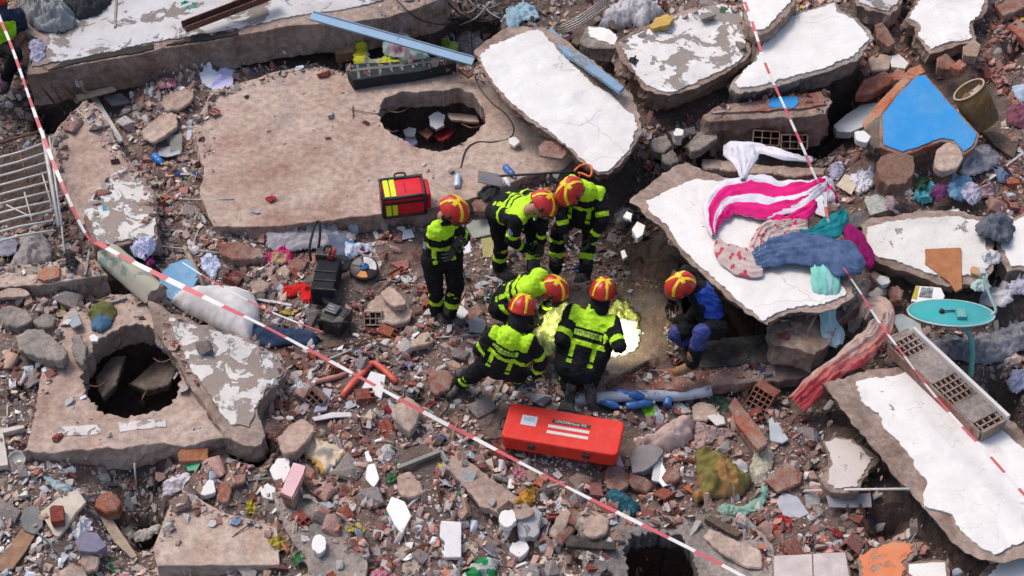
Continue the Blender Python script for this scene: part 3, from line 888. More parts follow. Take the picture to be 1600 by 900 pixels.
# floor pieces in the middle: bare trodden dirt round the rescuers
def zone(poly, w):
    base = [P(a, b, -.05) for a, b in poly]
    s0, s1 = polywin(base); m = inpoly(GXX[s0, s1], GYY[s0, s1], base); WT[s0, s1][m] *= w
zone([(880,455),(960,450),(1010,440),(1050,450),(1040,520),(1060,580),(940,600),(870,600),(860,540),(880,470)], .3)
zone([(940,300),(1010,300),(1060,380),(1060,420),(960,430),(940,380)], .9)
zone([(1060,390),(1200,480),(1300,520),(1290,580),(1060,580)], .15)
zone([(780,230),(860,225),(930,280),(880,290),(760,310)], .35)
zone([(620,370),(670,370),(670,430),(600,430),(590,400)], .5)
slab('brick_red_sill', 'long brick-red sill below the rescuers, beside the pale blue pipe', 'sill',
     [(868,606),(905,590),(1040,577),(1150,572),(1290,566),(1298,584),(1150,600),(1000,612),(880,618)], z=.04, thick=.14, mat=CONCBUR, dust=.25)
slab('black_steel_plank', 'dark steel plank behind the boot of the blue-vested rescuer', 'plank',
     [(1066,548),(1084,532),(1180,524),(1296,516),(1310,556),(1190,566),(1078,574)], z=.08, thick=.06, mat=m_simple('dark_steel', (.06,.06,.062), .55, .3, dusty=.35, s=5), dust=.1, rough=.003, side=.002)
# ---------------------------------------------------------------- named debris and equipment
S_ = m_simple
C_ = lambda n, c, **k: m_simple(n, c, rough=k.pop('rough', .9), spec=.15, bump=k.pop('bump', .004), s=k.pop('s', 6), **k)
def flat(name, label, cat, outl, mat, th=.03, rough=None, **k):
    if rough is None: rough = .012 if th < .06 else .02
    if th >= .06 and mat in (CONC, CONCG, CONCP, CONCB, REDCL, REDCL2, CONCD): k.setdefault('bumpy', .03); k.setdefault('spacing', .045); k.setdefault('bevel', .014)
    k.setdefault('spacing', .08); k.setdefault('side', th * .15 if th < .05 else .01); k.setdefault('step', .03); k.setdefault('bevel', min(.006, th * .25)); k.setdefault('bumpy', .004)
    return slab(name, label, cat, outl, None, thick=th, mat=mat, rough=rough, **k)
PAPER = S_('paper_white', (.72, .74, .80), .8, var=.1, s=20, bump=.002)
PAPERG = S_('paper_grey', (.55, .55, .56), .8, var=.25, s=12, bump=.002, dusty=.3)
TILEW = S_('glazed_white', (.74, .72, .72), .4, var=.08, dusty=.3, s=7)
WOODL = S_('raw_wood_pale', (.42, .33, .24), .8, var=.4, s=14, bump=.003, dusty=.4)
WOODD = S_('dark_wood', (.12, .075, .05), .8, var=.4, s=14, bump=.003, dusty=.3)
WOODO = S_('orange_board', (.40, .15, .05), .6, var=.25, s=12, bump=.002, dusty=.15)
BLK = S_('black_plastic', (.018, .018, .02), .5, var=.3, s=10, dusty=.12)
BLKR = S_('black_rubber', (.02, .02, .02), .8, var=.3, s=10, dusty=.15)
STEELW = S_('white_painted_steel', (.62, .60, .57), .5, var=.3, s=9, dusty=.45)
STEELG = S_('grey_steel', (.30, .29, .28), .45, .6, var=.3, s=9, dusty=.4)
RUST = S_('rusty_steel', (.16, .065, .045), .8, .2, var=.5, s=9, dusty=.3, bump=.003)
REDCL = m_concrete('clay_red', (.40, .13, .085), (.47, .19, .13), (.42, .28, .22), 6, .3)
REDCL2 = m_concrete('clay_dull', (.30, .12, .09), (.36, .17, .13), (.4, .3, .25), 6, .5)

# upper left
def roof_beam():
    pts = [P(288, 46, .72), P(348, 12, .74), P(372, 2, .75), P(430, -8, .78)]
    o = empty('rusty_channel_beam', Vector(pts[0]))
    d = Vector(pts[-1] - pts[0]); L = d.length
    fr = frame_rot(d).to_euler()
    for nm, c, s in (('web', (L / 2, 0, 0), (L, .13, .014)), ('flange', (L / 2, .065, .04), (L, .014, .08)), ('flange', (L / 2, -.065, .04), (L, .014, .08))):
        boxes(nm, [(c, s)], RUST, o, None, None, .002)
    o.rotation_euler = fr
    tag(o, 'rusty brown steel channel lying across the upper left white slab', 'steel beam')
roof_beam()
flat('rust_red_sheet', 'rust-red sheet end at the top edge over the brown channel', 'metal sheet', [(348,14),(380,-10),(420,-14),(418,4),(385,12),(362,20)], S_('rust_red_paint', (.32,.075,.05), .7, dusty=.3), .02)
tube_px('slab_post', 'short grey post stub standing on the upper left slab', 'post', [(183,-20,.0),(181,20),(180,44,.0)], .018, STEELG, .02)
tube_px('slab_cable', 'thin black cable sagging along the upper left slab', 'cable', [(40,-10),(90,38),(130,42),(180,24),(240,12),(300,2),(340,-8)], .007, BLKR, .008)
tube_px('looped_wire', 'thin wire curling over the left end of the upper slab', 'wire', [(95,60),(75,72),(66,90),(68,105),(80,112)], .006, BLKR, .008)
cloth('plastic_sheeting', 'dirty grey translucent plastic sheeting heaped in the top left corner', 'plastic sheet', [(18,-30),(60,-30),(85,-5),(110,10),(120,30),(95,42),(62,38),(35,20)], C_('sheeting_grey', (.28,.29,.30), rough=.35, s=9), (1,.6), .09, 8, .12, raise_mid=.1)
cloth('dark_canvas', 'dark olive canvas bundled behind the grey sheeting at the top left', 'canvas', [(88,-30),(180,-30),(172,-2),(150,18),(122,26),(104,8)], C_('canvas_dark', (.045,.05,.05), s=8), (1,.2), .08, 9, .08, raise_mid=.08)
cloth('green_glove', 'small crumpled green rag near the rusty channel', 'rag', [(282,4),(292,0),(304,3),(306,12),(296,16),(286,13)], C_('cloth_green', (.02,.30,.20)), (1,.3), .03, 16, .02)
cloth('lilac_rag', 'torn lilac rag hanging on the left end of the upper slab', 'rag', [(45,65),(62,58),(72,66),(70,84),(58,98),(46,92)], C_('cloth_lilac', (.42,.40,.52)), (1,-.6), .05, 12, .03)
cloth('purple_rag', 'purple rag under the arm of the half-hidden rescuer at the top left corner', 'rag', [(-10,112),(10,115),(12,132),(2,142),(-12,138)], C_('cloth_purple', (.22,.05,.20)), (1,.3), .03, 14, .03)
cloth('plum_jacket', 'plum coloured crumpled cloth below the half-hidden rescuer', 'cloth', [(-20,60),(20,66),(40,80),(36,100),(10,104),(-20,100)], C_('cloth_plum', (.10,.045,.08)), (1,.3), .05, 11, .05)
o = cloth('paper_sheets', 'two white-lilac paper sheets lying on the back edge of the pink slab', 'paper', [(310,112),(328,102),(352,118),(340,128),(330,136),(316,130)], PAPER, (1,.2), .008, 4, .03, crumple=.2, rough=.003)
cloth('lilac_paper', 'lilac paper sheet lying right under the two white ones', 'paper', [(330,136),(345,112),(365,110),(364,130),(350,144),(334,144)], S_('paper_lilac', (.52,.52,.78), .8, var=.05, s=20), (1,.2), .008, 4, .015, crumple=.2, rough=.003)
tube_px('rebar_stub', 'pale board stub standing by the tilted tan slab', 'board', [(126,126),(132,146)], .022, WOODL, .04, seg=4, k=1)
flat('pale_plank', 'pale short plank lying on top of the tilted tan slab', 'plank', [(118,148),(178,134),(181,140),(122,156)], WOODL, .03, .002)
flat('long_pale_strip', 'long pale strip along the right side of the tilted tan slab', 'strip', [(142,152),(152,152),(192,218),(186,222)], STEELW, .03, .002)
for i, (a, b) in enumerate([((63,134),(88,166)),((78,128),(100,164)),((94,130),(118,152)),((100,144),(112,158)),((70,140),(84,158))]):
    tube_px('bent_rebar', ['longest','second','third','shortest','leftmost inner'][i] + ' bent reinforcing bar sticking out under the upper left slab', 'rebar', [(a[0],a[1],.1),b], .009, RUST, .06, group='bars sticking out under the slab')
flat('grey_square_tile', 'dark grey square tile in the rubble right of the pale plank', 'tile', [(162,150),(190,146),(204,160),(175,165)], S_('tile_dark', (.10,.10,.11), .5, dusty=.3), .025, .003)
flat('tan_stone_plate', 'broad tan stone plate above the blue bottle at left', 'stone plate', [(222,205),(245,185),(262,172),(277,180),(276,196),(258,210),(240,220),(226,215)], CONCB, .07)
flat('pink_stone_plate', 'pinkish stone plate left of the white-lilac papers', 'stone plate', [(254,160),(266,146),(290,138),(302,146),(296,160),(276,170),(260,170)], CONCP, .06)
flat('grey_slate', 'grey slate leaning beside the blue bottle at left', 'slate', [(266,212),(284,208),(284,238),(268,240)], S_('slate_grey', (.22,.23,.22), .8, dusty=.3), .03)
flat('glassy_sheet', 'pale grey glassy sheet above the blue bottle at left', 'glass sheet', [(247,232),(264,228),(280,228),(282,240),(262,245),(248,243)], S_('glassy', (.38,.40,.43), .2, dusty=.2), .015, .004)
def bottle(px, py, ang, L, rad, mat, label, cap=None, dz=0.0):
    h = hit(px, py)
    o = empty('plastic_bottle', (h[0], h[1], h[2] + rad * .8 + dz))
    prof = [(0.0, -L/2), (rad*.85, -L/2), (rad, -L/2+.01), (rad, -L*.12), (rad*.9, -L*.08), (rad, -L*.04), (rad, L*.18), (rad*.75, L*.3), (rad*.32, L*.40), (rad*.3, L*.44)]
    b = link('body', lathe_mesh('body', prof, 16), mat, o)
    c = link('cap', lathe_mesh('cap', [(0, L*.43), (rad*.36, L*.43), (rad*.36, L*.5), (0, L*.5)], 12), cap or PAPERG, o)
    a = R(ang)
    o.rotation_euler = Vector((math.cos(a), math.sin(a), .06)).to_track_quat('Z', 'Y').to_euler()
    tag(o, label, 'bottle'); mark(px, py, .09)
    return o
BLUEPL = S_('blue_plastic', (.03,.14,.42), .25, var=.3, s=10, dusty=.15)
CLEARPL = S_('clear_blue_plastic', (.48,.58,.68), .15, var=.2, s=12, spec=.6)
bottle(248,254,-55,.22,.045,S_('bright_blue_plastic',(.02,.20,.62),.3,dusty=.1),'bright blue crushed bottle left of the holed pink slab')
bottle(715,284,88,.24,.038,CLEARPL,'clear water bottle standing out against the pink slab by the cable end',S_('cap_blue',(.1,.3,.6)))
bottle(797,272,-60,.24,.04,BLUEPL,'blue bottle lying by the spade shaft behind the middle firefighter')
bottle(793,288,-70,.15,.032,S_('white_plastic',(.7,.72,.74),.3),'small white bottle just below the blue one by the spade shaft')
for i, (a, b, c, L, w) in enumerate([(948,640,-28,.34,.045),(985,628,-12,.34,.05),(1000,642,8,.30,.042),(1043,628,82,.28,.045)]):
    bottle(a, b, c, L, w, BLUEPL, ['long dark blue bottle, leftmost of the blue heap by the red case','thick blue bottle at the back of the blue heap','blue bottle lying flat in front of the thick one','upright blue bottle at the right end of the blue heap'][i], dz=.07)
cloth('snack_packet', 'bright green and white snack packet on the blue bottles', 'packet', [(1002,634),(1014,626),(1026,628),(1034,650),(1018,652)], [S_('packet_green', (.22,.62,.03), .4), S_('packet_white', (.75,.8,.85), .4)], (1,-.5), .02, 8, .05, mats_by=lambda x, y, c: int(c.x > .02))
# barred grille at the left edge
def grille():
    pl = plane_for([(0,360),(0,230),(90,205),(96,352)], .52, 0, .15)
    g = lambda a, b: Vector(Pplane(a, b, pl))
    org = g(45, 285)
    o = empty('barred_grille', org)
    T = lambda nm, pts, r_, m, s=6: link(nm, tube_mesh(nm, [p - org for p in pts], r_, s), m, o)
    T('frame_rail', [g(-30, 232), g(66, 204)], .022, RUST, 4); T('frame_rail', [g(66, 204), g(92, 353)], .024, STEELW, 4)
    T('frame_rail', [g(77, 214), g(96, 352)], .012, STEELW)
    for i in range(10):
        y0 = 244 + i * 14.5; y1 = y0 - 30 + i * .6
        T('bar', [g(-30, y0 + 10), g(30, y0 - 6), g(68 + i * 1.9, y1 + 10)], .0135, STEELW)
    T('cross_bar', [g(27, 224), g(44, 285)], .010, RUST); T('cross_bar', [g(38, 300), g(50, 345)], .008, STEELW); T('cross_bar', [g(66, 272), g(80, 318)], .008, STEELW)
    T('bent_bar', [g(10, 320), g(46, 338), g(84, 326)], .009, STEELW)
    tag(o, 'bent white barred steel grille at the left edge with a rusty top rail', 'grille')
    for a, b in ((20,280),(60,300),(40,330),(60,250)): mark(a, b, .3, .5)
grille()
tube_px('thin_pole', 'thin white pole standing in the rubble below the barred grille', 'pole', [(95,335,.25),(98,370,.12),(101,396,.02)], .011, STEELW, .02)
cloth('grey_shirt', 'pale grey-beige crumpled shirt on the low concrete beam at the left edge', 'shirt', [(10,420),(24,395),(28,368),(45,358),(70,366),(82,385),(78,405),(50,412),(30,425)], C_('shirt_greige', (.38,.34,.33), s=10), (.4,1), .06, 8, .05, raise_mid=.06)
cloth('grey_blue_towel', 'grey-lilac towel at the left edge beside the pale shirt', 'towel', [(-10,372),(10,366),(26,374),(28,392),(12,398),(-10,398)], C_('towel_grey', (.28,.27,.33), s=10), (1,.3), .04, 12, .04)
cloth('black_rag', 'small black rag hanging over the low beam below the thin pole', 'rag', [(103,398),(116,394),(122,408),(114,422),(104,418)], C_('cloth_black', (.02,.02,.022)), (.2,1), .03, 14, .03)
flat('orange_clay_piece', 'orange clay tile piece on the low beam at left', 'tile piece', [(58,424),(75,416),(94,418),(92,432),(70,438),(60,434)], m_concrete('clay_orange', (.50,.19,.10), (.55,.25,.15), (.5,.35,.25), 7), .05)
flat('white_flat_stone', 'long flat off-white stone at the left edge under the low beam', 'stone', [(-10,458),(14,450),(36,452),(46,460),(30,462),(0,464)], CONCB, .05)
flat('teal_sticker_piece', 'tiny blue plastic square on the speckled white slab', 'plastic piece', [(159,313),(166,313),(168,328),(161,329)], S_('teal_plastic', (.05,.28,.40)), .02, .001)
# pale green roll
def roll():
    a, b = P(168, 398, .34), P(245, 462, .30)
    o = empty('rolled_mat', Vector((a + b) / 2))
    d = Vector(b - a); L = d.length; rr = .145
    vs = []; fs = []; n = 22; m = 14
    for i in range(m + 1):
        t = i / m
        for k in range(n):
            w = 2 * math.pi * k / n
            q = rr * (1 + .05 * math.sin(w * 3 + t * 4) + .03 * mnoise.noise(Vector((math.cos(w) * 2, math.sin(w) * 2, t * 9))))
            vs.append(((t - .5) * L + .03 * math.sin(w * 5), q * math.cos(w), q * .8 * math.sin(w)))
    for i in range(m):
        for k in range(n):
            fs.append((i * n + k, i * n + (k + 1) % n, (i + 1) * n + (k + 1) % n, (i + 1) * n + k))
    link('roll_cover', mesh_from('roll_cover', vs, fs, True), m_plaster('roll_paint', (.42,.40,.31), (.28,.40,.33), .35, 4, .3, .3), o)
    for s in (-1, 1):
        me = lathe_mesh('roll_end', [(0, 0), (rr * .45, .004), (rr * .5, -.01), (rr * .9, .0), (rr * .97, -.02)], 22)
        e = link('roll_end', me, CONCB, o); e.location = (s * L / 2, 0, 0); e.rotation_euler = (0, s * math.pi / 2, 0); e.scale = (.8, 1, 1)
    o.rotation_euler = frame_rot(d).to_euler()
    tag(o, 'thick pale green rolled mat lying diagonally above the round black hole', 'rolled mat')
    for t in (.1, .35, .6, .9): mark(168 + 77 * t, 398 + 64 * t, .2, .02)
roll()
flat('light_blue_board', 'light blue board standing up behind the white sack', 'board', [(248,430),(268,412),(292,404),(304,412),(312,430),(300,450),(268,468),(256,460)], S_('board_blue', (.12,.33,.55), .6, var=.2, dusty=.35), .05, .004)
tube_px('grey_strut', 'grey wooden strut between the light blue board and the white papers', 'strut', [(288,386),(300,408),(318,446)], .03, WOODL, .05, seg=4, k=1)
cloth('blue_plastic_bags', 'lilac-white plastic bags crumpled above the light blue board', 'plastic bag', [(202,385),(216,372),(232,368),(244,376),(238,392),(226,404),(208,396)], C_('bag_lilac', (.50,.52,.72), rough=.4), (1,.4), .05, 12, .04)
cloth('pale_plastic_bag', 'pale blue-white plastic bag right of the light blue board', 'plastic bag', [(312,400),(322,392),(340,398),(346,412),(332,434),(322,424),(312,416)], C_('bag_pale', (.58,.62,.78), rough=.4), (.3,1), .05, 12, .04)
cloth('magenta_scrap', 'small magenta scrap in the rubble below the lilac bags', 'cloth scrap', [(226,404),(238,398),(242,408),(234,418),(228,412)], C_('cloth_magenta', (.24,.03,.14)), (1,1), .02, 15, .02)
def sack():
    cloth('white_sack', 'full white woven sack lying across the tape at left', 'sack', [(266,468),(285,455),(310,448),(345,447),(372,449),(396,458),(404,475),(405,500),(396,520),(388,535),(362,520),(325,500),(290,485)], C_('sack_white', (.66,.64,.64), s=5, rough=.6), (1,.45), .018, 3.5, .06, .03, .35, raise_mid=.17, rough=.008)
sack()
cloth('dark_jeans', 'dark navy jeans flattened in the rubble right of the white sack', 'jeans', [(394,508),(415,502),(440,506),(470,510),(497,518),(498,528),(490,536),(458,532),(420,538),(398,532)], C_('denim_dark', (.035,.055,.11), s=14), (1,.1), .03, 6, .07, rough=.006)
tube_px('thin_bar_left', 'thin white bar crossing from the speckled slab towards the hollow block', 'bar', [(200,372),(260,386),(345,395)], .011, STEELW, .05, k=1)
flat('clay_block_front', 'broken clay block with a grey face under the front of the pink slab', 'clay block', [(340,378),(372,376),(408,388),(412,400),(372,404),(346,392)], REDCL2, .12)
tube_px('crossed_stick', 'brown stick leaning on the pink slab edge over the clay block', 'stick', [(302,314,.0),(325,338),(350,362,.06)], .014, WOODD, .02, k=1)
tube_px('thin_white_rod', 'thin white rod lying flat on the front left of the pink slab', 'rod', [(272,311),(330,312),(366,311)], .007, STEELW, .01, k=1)
cloth('white_plaster_tiles', 'grey-white dirty sheet along the foot of the pink slab', 'sheet', [(415,360),(470,358),(520,356),(560,362),(552,378),(500,384),(440,392),(418,384)], C_('sheet_dirty', (.40,.37,.40), s=9), (1,.1), .03, 7, .02)
flat('dark_blue_folder', 'dark blue folder behind the black hand trolley', 'folder', [(512,366),(540,364),(544,384),(540,402),(524,398),(516,380)], S_('folder_blue', (.045,.085,.16), .5, dusty=.3), .03)
cloth('blue_white_packet', 'white and blue printed packets right of the black hand trolley', 'packet', [(540,372),(550,370),(556,378),(580,376),(584,386),(560,392),(546,404),(538,398)], [C_('packet_bluewhite', (.52,.60,.72), rough=.4), C_('packet_blue', (.10,.22,.45), rough=.4)], (1,.3), .025, 11, .03, mats_by=lambda x, y, c: int(mnoise.noise(Vector((x*12, y*12, 0))) > .25))
cloth('pink_bag', 'hot pink printed bag lying left of the black hand trolley', 'bag', [(412,392),(425,388),(445,384),(456,396),(454,406),(435,410),(415,410)], [C_('bag_pink', (.55,.04,.16), rough=.5), C_('bag_print', (.55,.36,.20), rough=.5)], (1,.1), .03, 8, .05, mats_by=lambda x, y, c: int(abs(c.x) < .08 and c.y < .02))
cloth('red_rag', 'bright red rag between the rubble and the black hand trolley', 'rag', [(440,448),(455,444),(474,440),(488,446),(490,462),(484,474),(476,470),(468,456),(452,462),(442,458)], C_('cloth_red', (.60,.02,.02)), (1,.2), .03, 12, .03)
flat('pink_tile_piece', 'pinkish stone piece beside the handle of the hand trolley', 'stone', [(450,406),(470,400),(480,410),(474,420),(456,420)], REDCL2, .05)
for i, (ol, lb) in enumerate([([(408,418),(420,408),(430,416),(424,428),(412,430)], 'left'), ([(432,422),(446,414),(454,424),(444,436),(434,432)], 'middle'), ([(392,440),(410,436),(424,444),(412,456),(396,458)], 'lowest')]):
    flat('tan_broken_tile', f'{lb} of three tan broken tiles under the pink bag', 'broken tile', ol, CONCP, .06)
# black hand trolley
def trolley():
    h = hit(512, 440)
    o = empty('hand_trolley', (h[0], h[1], h[2]))
    g = lambda px, py, z: Vector(P(px, py, h[2] + z)) - o.location
    body = bmesh.new()
    c = g(510, 440, .14)
    box_bm(body, c, (.25, .50, .24), Matrix.Rotation(R(-6), 3, 'Z'), .03)
    bm_obj('bag_body', body, C_('trolley_canvas', (.025,.025,.03)), o)
    bm = bmesh.new(); box_bm(bm, g(508, 398, .26), (.20, .14, .12), Matrix.Rotation(R(-6), 3, 'Z'), .03)
    bm_obj('motor_housing', bm, BLK, o)
    bm = bmesh.new(); box_bm(bm, g(518, 396, .30), (.07, .14, .07), Matrix.Rotation(R(-14), 3, 'Z'), .02)
    bm_obj('red_strap', bm, S_('strap_red', (.5,.03,.02), .6, dusty=.2), o)
    link('handle', tube_mesh('handle', smooth_path([g(486, 408, .22), g(484, 385, .38), g(492, 352, .50), g(497, 346, .52), g(500, 352, .50), g(499, 378, .36), g(494, 398, .24)], 4), .014, 8), BLKR, o)
    link('hose', tube_mesh('hose', smooth_path([g(505, 392, .34), g(510, 384, .40), g(518, 388, .38), g(514, 398, .34)], 5), .012, 8), BLKR, o)
    for (px, py) in ((534, 412), (518, 466)):
        w = empty('wheel', (0, 0, 0)); w.parent = o; w.location = g(px, py, .12); w.rotation_euler = (R(20), R(18), 0)
        link('tyre', lathe_mesh('tyre', [(.055, -.03), (.095, -.03), (.105, -.015), (.105, .015), (.095, .03), (.055, .03)], 20), BLKR, w)
        link('rim', lathe_mesh('rim', [(0, -.02), (.055, -.02), (.055, .022), (.02, .03), (0, .03)], 16), STEELG, w)
    for t in range(3):
        box = bmesh.new(); box_bm(box, g(508, 424 + 14 * t, .265), (.235, .02, .012), Matrix.Rotation(R(-6), 3, 'Z')); bm_obj('webbing', box, BLKR, o)
    tag(o, 'black two-wheeled equipment trolley with a looped handle in the rubble', 'trolley'); mark(512, 435, .26, .02); mark(495, 380, .12); mark(512,465,.2)
trolley()
def generator():
    h = hit(526, 510)
    o = empty('black_power_unit', (h[0], h[1], h[2]))
    Rz = Matrix.Rotation(R(-25), 3, 'Z')
    bm = bmesh.new(); box_bm(bm, (0, 0, .10), (.26, .28, .18), Rz, .04); bm_obj('housing', bm, BLK, o)
    bm = bmesh.new(); box_bm(bm, (-.03, .05, .20), (.15, .13, .06), Rz, .015); bm_obj('top_panel', bm, S_('panel_grey', (.08,.08,.085), .4), o)
    for i in range(2):
        bm = bmesh.new(); box_bm(bm, Vector((-.04, .07 - .04 * i, .233)), (.07, .015, .004), Rz); bm_obj('marking', bm, S_('mark_grey', (.35,.35,.36)), o)
    link('tube_guard', tube_mesh('tube_guard', smooth_path([(-.16, -.08, .02), (-.16, -.1, .2), (0, -.16, .22), (.14, -.14, .2), (.15, -.12, .02)], 4), .013, 8), BLKR, o)
    link('tube_guard', tube_mesh('tube_guard', smooth_path([(.14, .1, .02), (.17, .05, .2), (.14, -.05, .22)], 4), .013, 8), BLKR, o)
    for i in range(4):
        bm = bmesh.new(); box_bm(bm, Rz @ Vector((.06 + .02 * i, -.09, .19)), (.006, .1, .05), Rz); bm_obj('cooling_fin', bm, STEELG, o)
    tag(o, 'squat black power unit lying below the hand trolley', 'power unit'); mark(526, 510, .22)
generator()
def reel():
    h = hit(570, 432)
    o = empty('cable_reel', (h[0], h[1], h[2] + .12))
    GRY = S_('reel_grey', (.20,.19,.19), .4, dusty=.2)
    link('drum', lathe_mesh('drum', [(0, -.09), (.155, -.09), (.16, -.08), (.15, -.075), (.10, -.07), (.10, .0), (.15, .005), (.155, .015), (.15, .022), (0, .024)], 28), S_('drum_dark', (.05,.035,.035), .5), o)
    for i, (m, lb) in enumerate(((S_('sector_white', (.6,.6,.6), .4), 'white sector'), (S_('sector_orange', (.7,.28,.04), .4), 'orange sector'), (S_('sector_white', None), 'white sector'), (GRY, 'grey sector'))):
        a0 = [.2, 3.6, 1.6 + 3.9, 1.4][i]; pts = [(.055 * math.cos(a0 + t), .055 * math.sin(a0 + t)) for t in np.linspace(0, .95, 6)] + [(.135 * math.cos(a0 + t), .135 * math.sin(a0 + t)) for t in np.linspace(.95, 0, 6)]
        bm = bmesh.new(); f = bm.faces.new([bm.verts.new((x, y, .026)) for x, y in pts]); r_ = bmesh.ops.extrude_face_region(bm, geom=[f])
        for v in [g for g in r_['geom'] if isinstance(g, bmesh.types.BMVert)]: v.co.z += .005
        bm_obj('face_sector', bm, m, o)
    link('hub', lathe_mesh('hub', [(0, .02), (.045, .02), (.045, .045), (.03, .05), (0, .05)], 18), S_('hub_blue', (.03,.16,.45), .3), o)
    bm = bmesh.new()
    for a in (.5, 2.6, 4.7): box_bm(bm, (.026 * math.cos(a), .026 * math.sin(a), .056), (.03, .014, .012), Matrix.Rotation(a, 3, 'Z'))
    bm_obj('socket_knob', bm, S_('knob_dark', (.02,.06,.2), .4), o)
    o.rotation_euler = (R(12), R(-4), R(30))
    tag(o, 'round cable reel with a blue hub and white and orange faces', 'cable reel'); mark(570, 434, .2)
reel()
tube_px('reel_cable', 'tangled dark cable lying right of the cable reel', 'cable', [(588,440),(602,436),(616,442),(628,436),(634,426),(622,424),(612,434),(620,446),(634,444),(646,436)], .008, BLKR, .012)
tube_px('white_stick', 'short white stick leaning left of the cable reel', 'stick', [(549,428),(572,408)], .012, STEELW, .03, k=1)
flat('tan_hollow_slab', 'large tan grooved block piece below the cable reel', 'block piece', [(576,478),(592,462),(610,448),(628,462),(645,486),(640,498),(618,504),(592,502)], CONCB, .10)
flat('tan_upper_piece', 'smaller tan grooved block piece resting against the large one', 'block piece', [(596,456),(608,446),(628,462),(632,474),(618,478),(604,468)], CONCB, .08)
def hollow(name, label, px, py, rz, L, W, H, nx, ny, mat, tilt=(0, 0), dz=0):
    """hollow clay block: each wall really there"""
    h = hit(px, py); o = empty(name, (h[0], h[1], h[2] + H / 2 + dz))
    t = .012
    bm = bmesh.new()
    box_bm(bm, (0, 0, H / 2), (L, W, t)); box_bm(bm, (0, 0, -H / 2), (L, W, t)); box_bm(bm, (0, W / 2, 0), (L * .998, t, H)); box_bm(bm, (0, -W / 2, 0), (L * .998, t, H))
    bm_obj('outer_wall', bm, mat, o)
    bm = bmesh.new()
    for i in range(1, nx): box_bm(bm, (0, -W / 2 + W * i / nx, 0), (L * .985, t * .8, H - t))
    for j in range(1, ny): box_bm(bm, (0, 0, -H / 2 + H * j / ny), (L * .98, W - t, t * .8))
    bm_obj('inner_web', bm, mat, o)
    o.rotation_euler = (tilt[0], tilt[1], rz); tag(o, label, 'hollow block'); mark(px, py, max(L, W) * .5, .03)
    return o
hollow('hollow_clay_block', 'tan hollow block with four dark cells below the grooved pieces', 584, 503, R(90), .14, .18, .14, 3, 2, CONCP, (0, R(35)))
hollow('hollow_clay_block', 'bright red hollow block standing at the right of the pink blanket', 1190, 634, R(60), .24, .22, .24, 4, 4, REDCL, (R(10), R(30)))
hollow('hollow_clay_block', 'dark red hollow block leaning at the top edge between two white slabs', 1412, 18, R(70), .18, .22, .18, 3, 2, REDCL2, (R(10), R(35)), .1)
hollow('hollow_clay_block', 'small grey-pink hollow block fragment left of the pipe end', 496, 628, R(70), .12, .18, .12, 3, 2, REDCL2, (R(30), R(30)))
hollow('hollow_clay_block', 'reddish hollow block behind the white scarf, right half', 1234, 252, R(88), .3, .30, .16, 3, 2, REDCL2, (0, R(40)), .22)
hollow('hollow_clay_block', 'reddish hollow block behind the white scarf, left half', 1192, 246, R(84), .3, .30, .16, 3, 2, REDCL2, (0, R(40)), .22)
flat('block_ledge', 'long tan ledge under the two hollow blocks behind the pink cloth', 'ledge', [(1098,248),(1140,250),(1200,258),(1262,264),(1290,262),(1288,272),(1240,275),(1160,268),(1100,262)], CONCP, .10)
# red pipe
o = tube_px('red_pipe', 'bright red bent plastic pipe under the barrier tape', 'pipe', [(534,620),(550,600),(566,584),(580,568),(592,572),(606,584),(620,598)], .034, S_('pipe_red', (.70,.11,.07), .45, var=.2, dusty=.25), .04, k=2)
tube_px('pink_pipe', 'dusty pink straight pipe lying left of the bright red one', 'pipe', [(493,597),(530,588),(572,568)], .028, S_('pipe_pink', (.46,.19,.15), .6, dusty=.6), .03, k=1)
flat('tilted_white_tile', 'pinkish white tile leaning in the crook of the red pipe', 'tile', [(566,606),(580,580),(602,586),(596,622)], TILEW, .025, .003)
for a in ((575,595),(550,600),(600,590)): mark(*a, .12)
flat('white_board_strip', 'white curved plastic strip with a red end below the pink pipe', 'strip', [(488,652),(520,644),(556,644),(564,652),(556,650),(520,652),(492,657)], S_('strip_white', (.66,.62,.62), .4, dusty=.3), .02, .003)
flat('lilac_shard', 'lilac-grey upright board piece left of the red pipe', 'board', [(506,606),(520,608),(510,640),(490,644)], S_('board_lilac', (.36,.34,.42), .6, dusty=.3), .03, .004)
flat('cube_stone', 'squarish beige stone block in the middle below the tape', 'stone block', [(614,636),(636,620),(656,634),(650,660),(640,672),(616,652)], CONCB, .16, .01)
cloth('foam_sheet', 'cream and yellow torn foam sheet left of centre at the bottom', 'foam sheet', [(466,700),(478,682),(492,678),(516,692),(541,706),(524,720),(506,736),(494,722),(474,712)], [C_('foam_cream', (.66,.55,.42)), C_('foam_yellow', (.55,.34,.11))], (1,.6), .05, 7, .06, mats_by=lambda x, y, c: int(mnoise.noise(Vector((x*5, y*5, 3))) > .1))
flat('layered_stone', 'layered brown stone above the torn foam sheet', 'stone', [(436,682),(452,664),(474,654),(490,668),(478,690),(458,704),(444,706)], CONCP, .16, .02)
flat('white_plaster_lump', 'white rounded plaster piece left of the pink block', 'plaster piece', [(422,734),(434,716),(450,716),(454,738),(440,756),(428,748)], WHITE, .06, .012)
flat('second_white_lump', 'white plaster scrap below the rounded one', 'plaster piece', [(405,762),(418,754),(430,762),(426,780),(412,776)], WHITE, .04, .012)
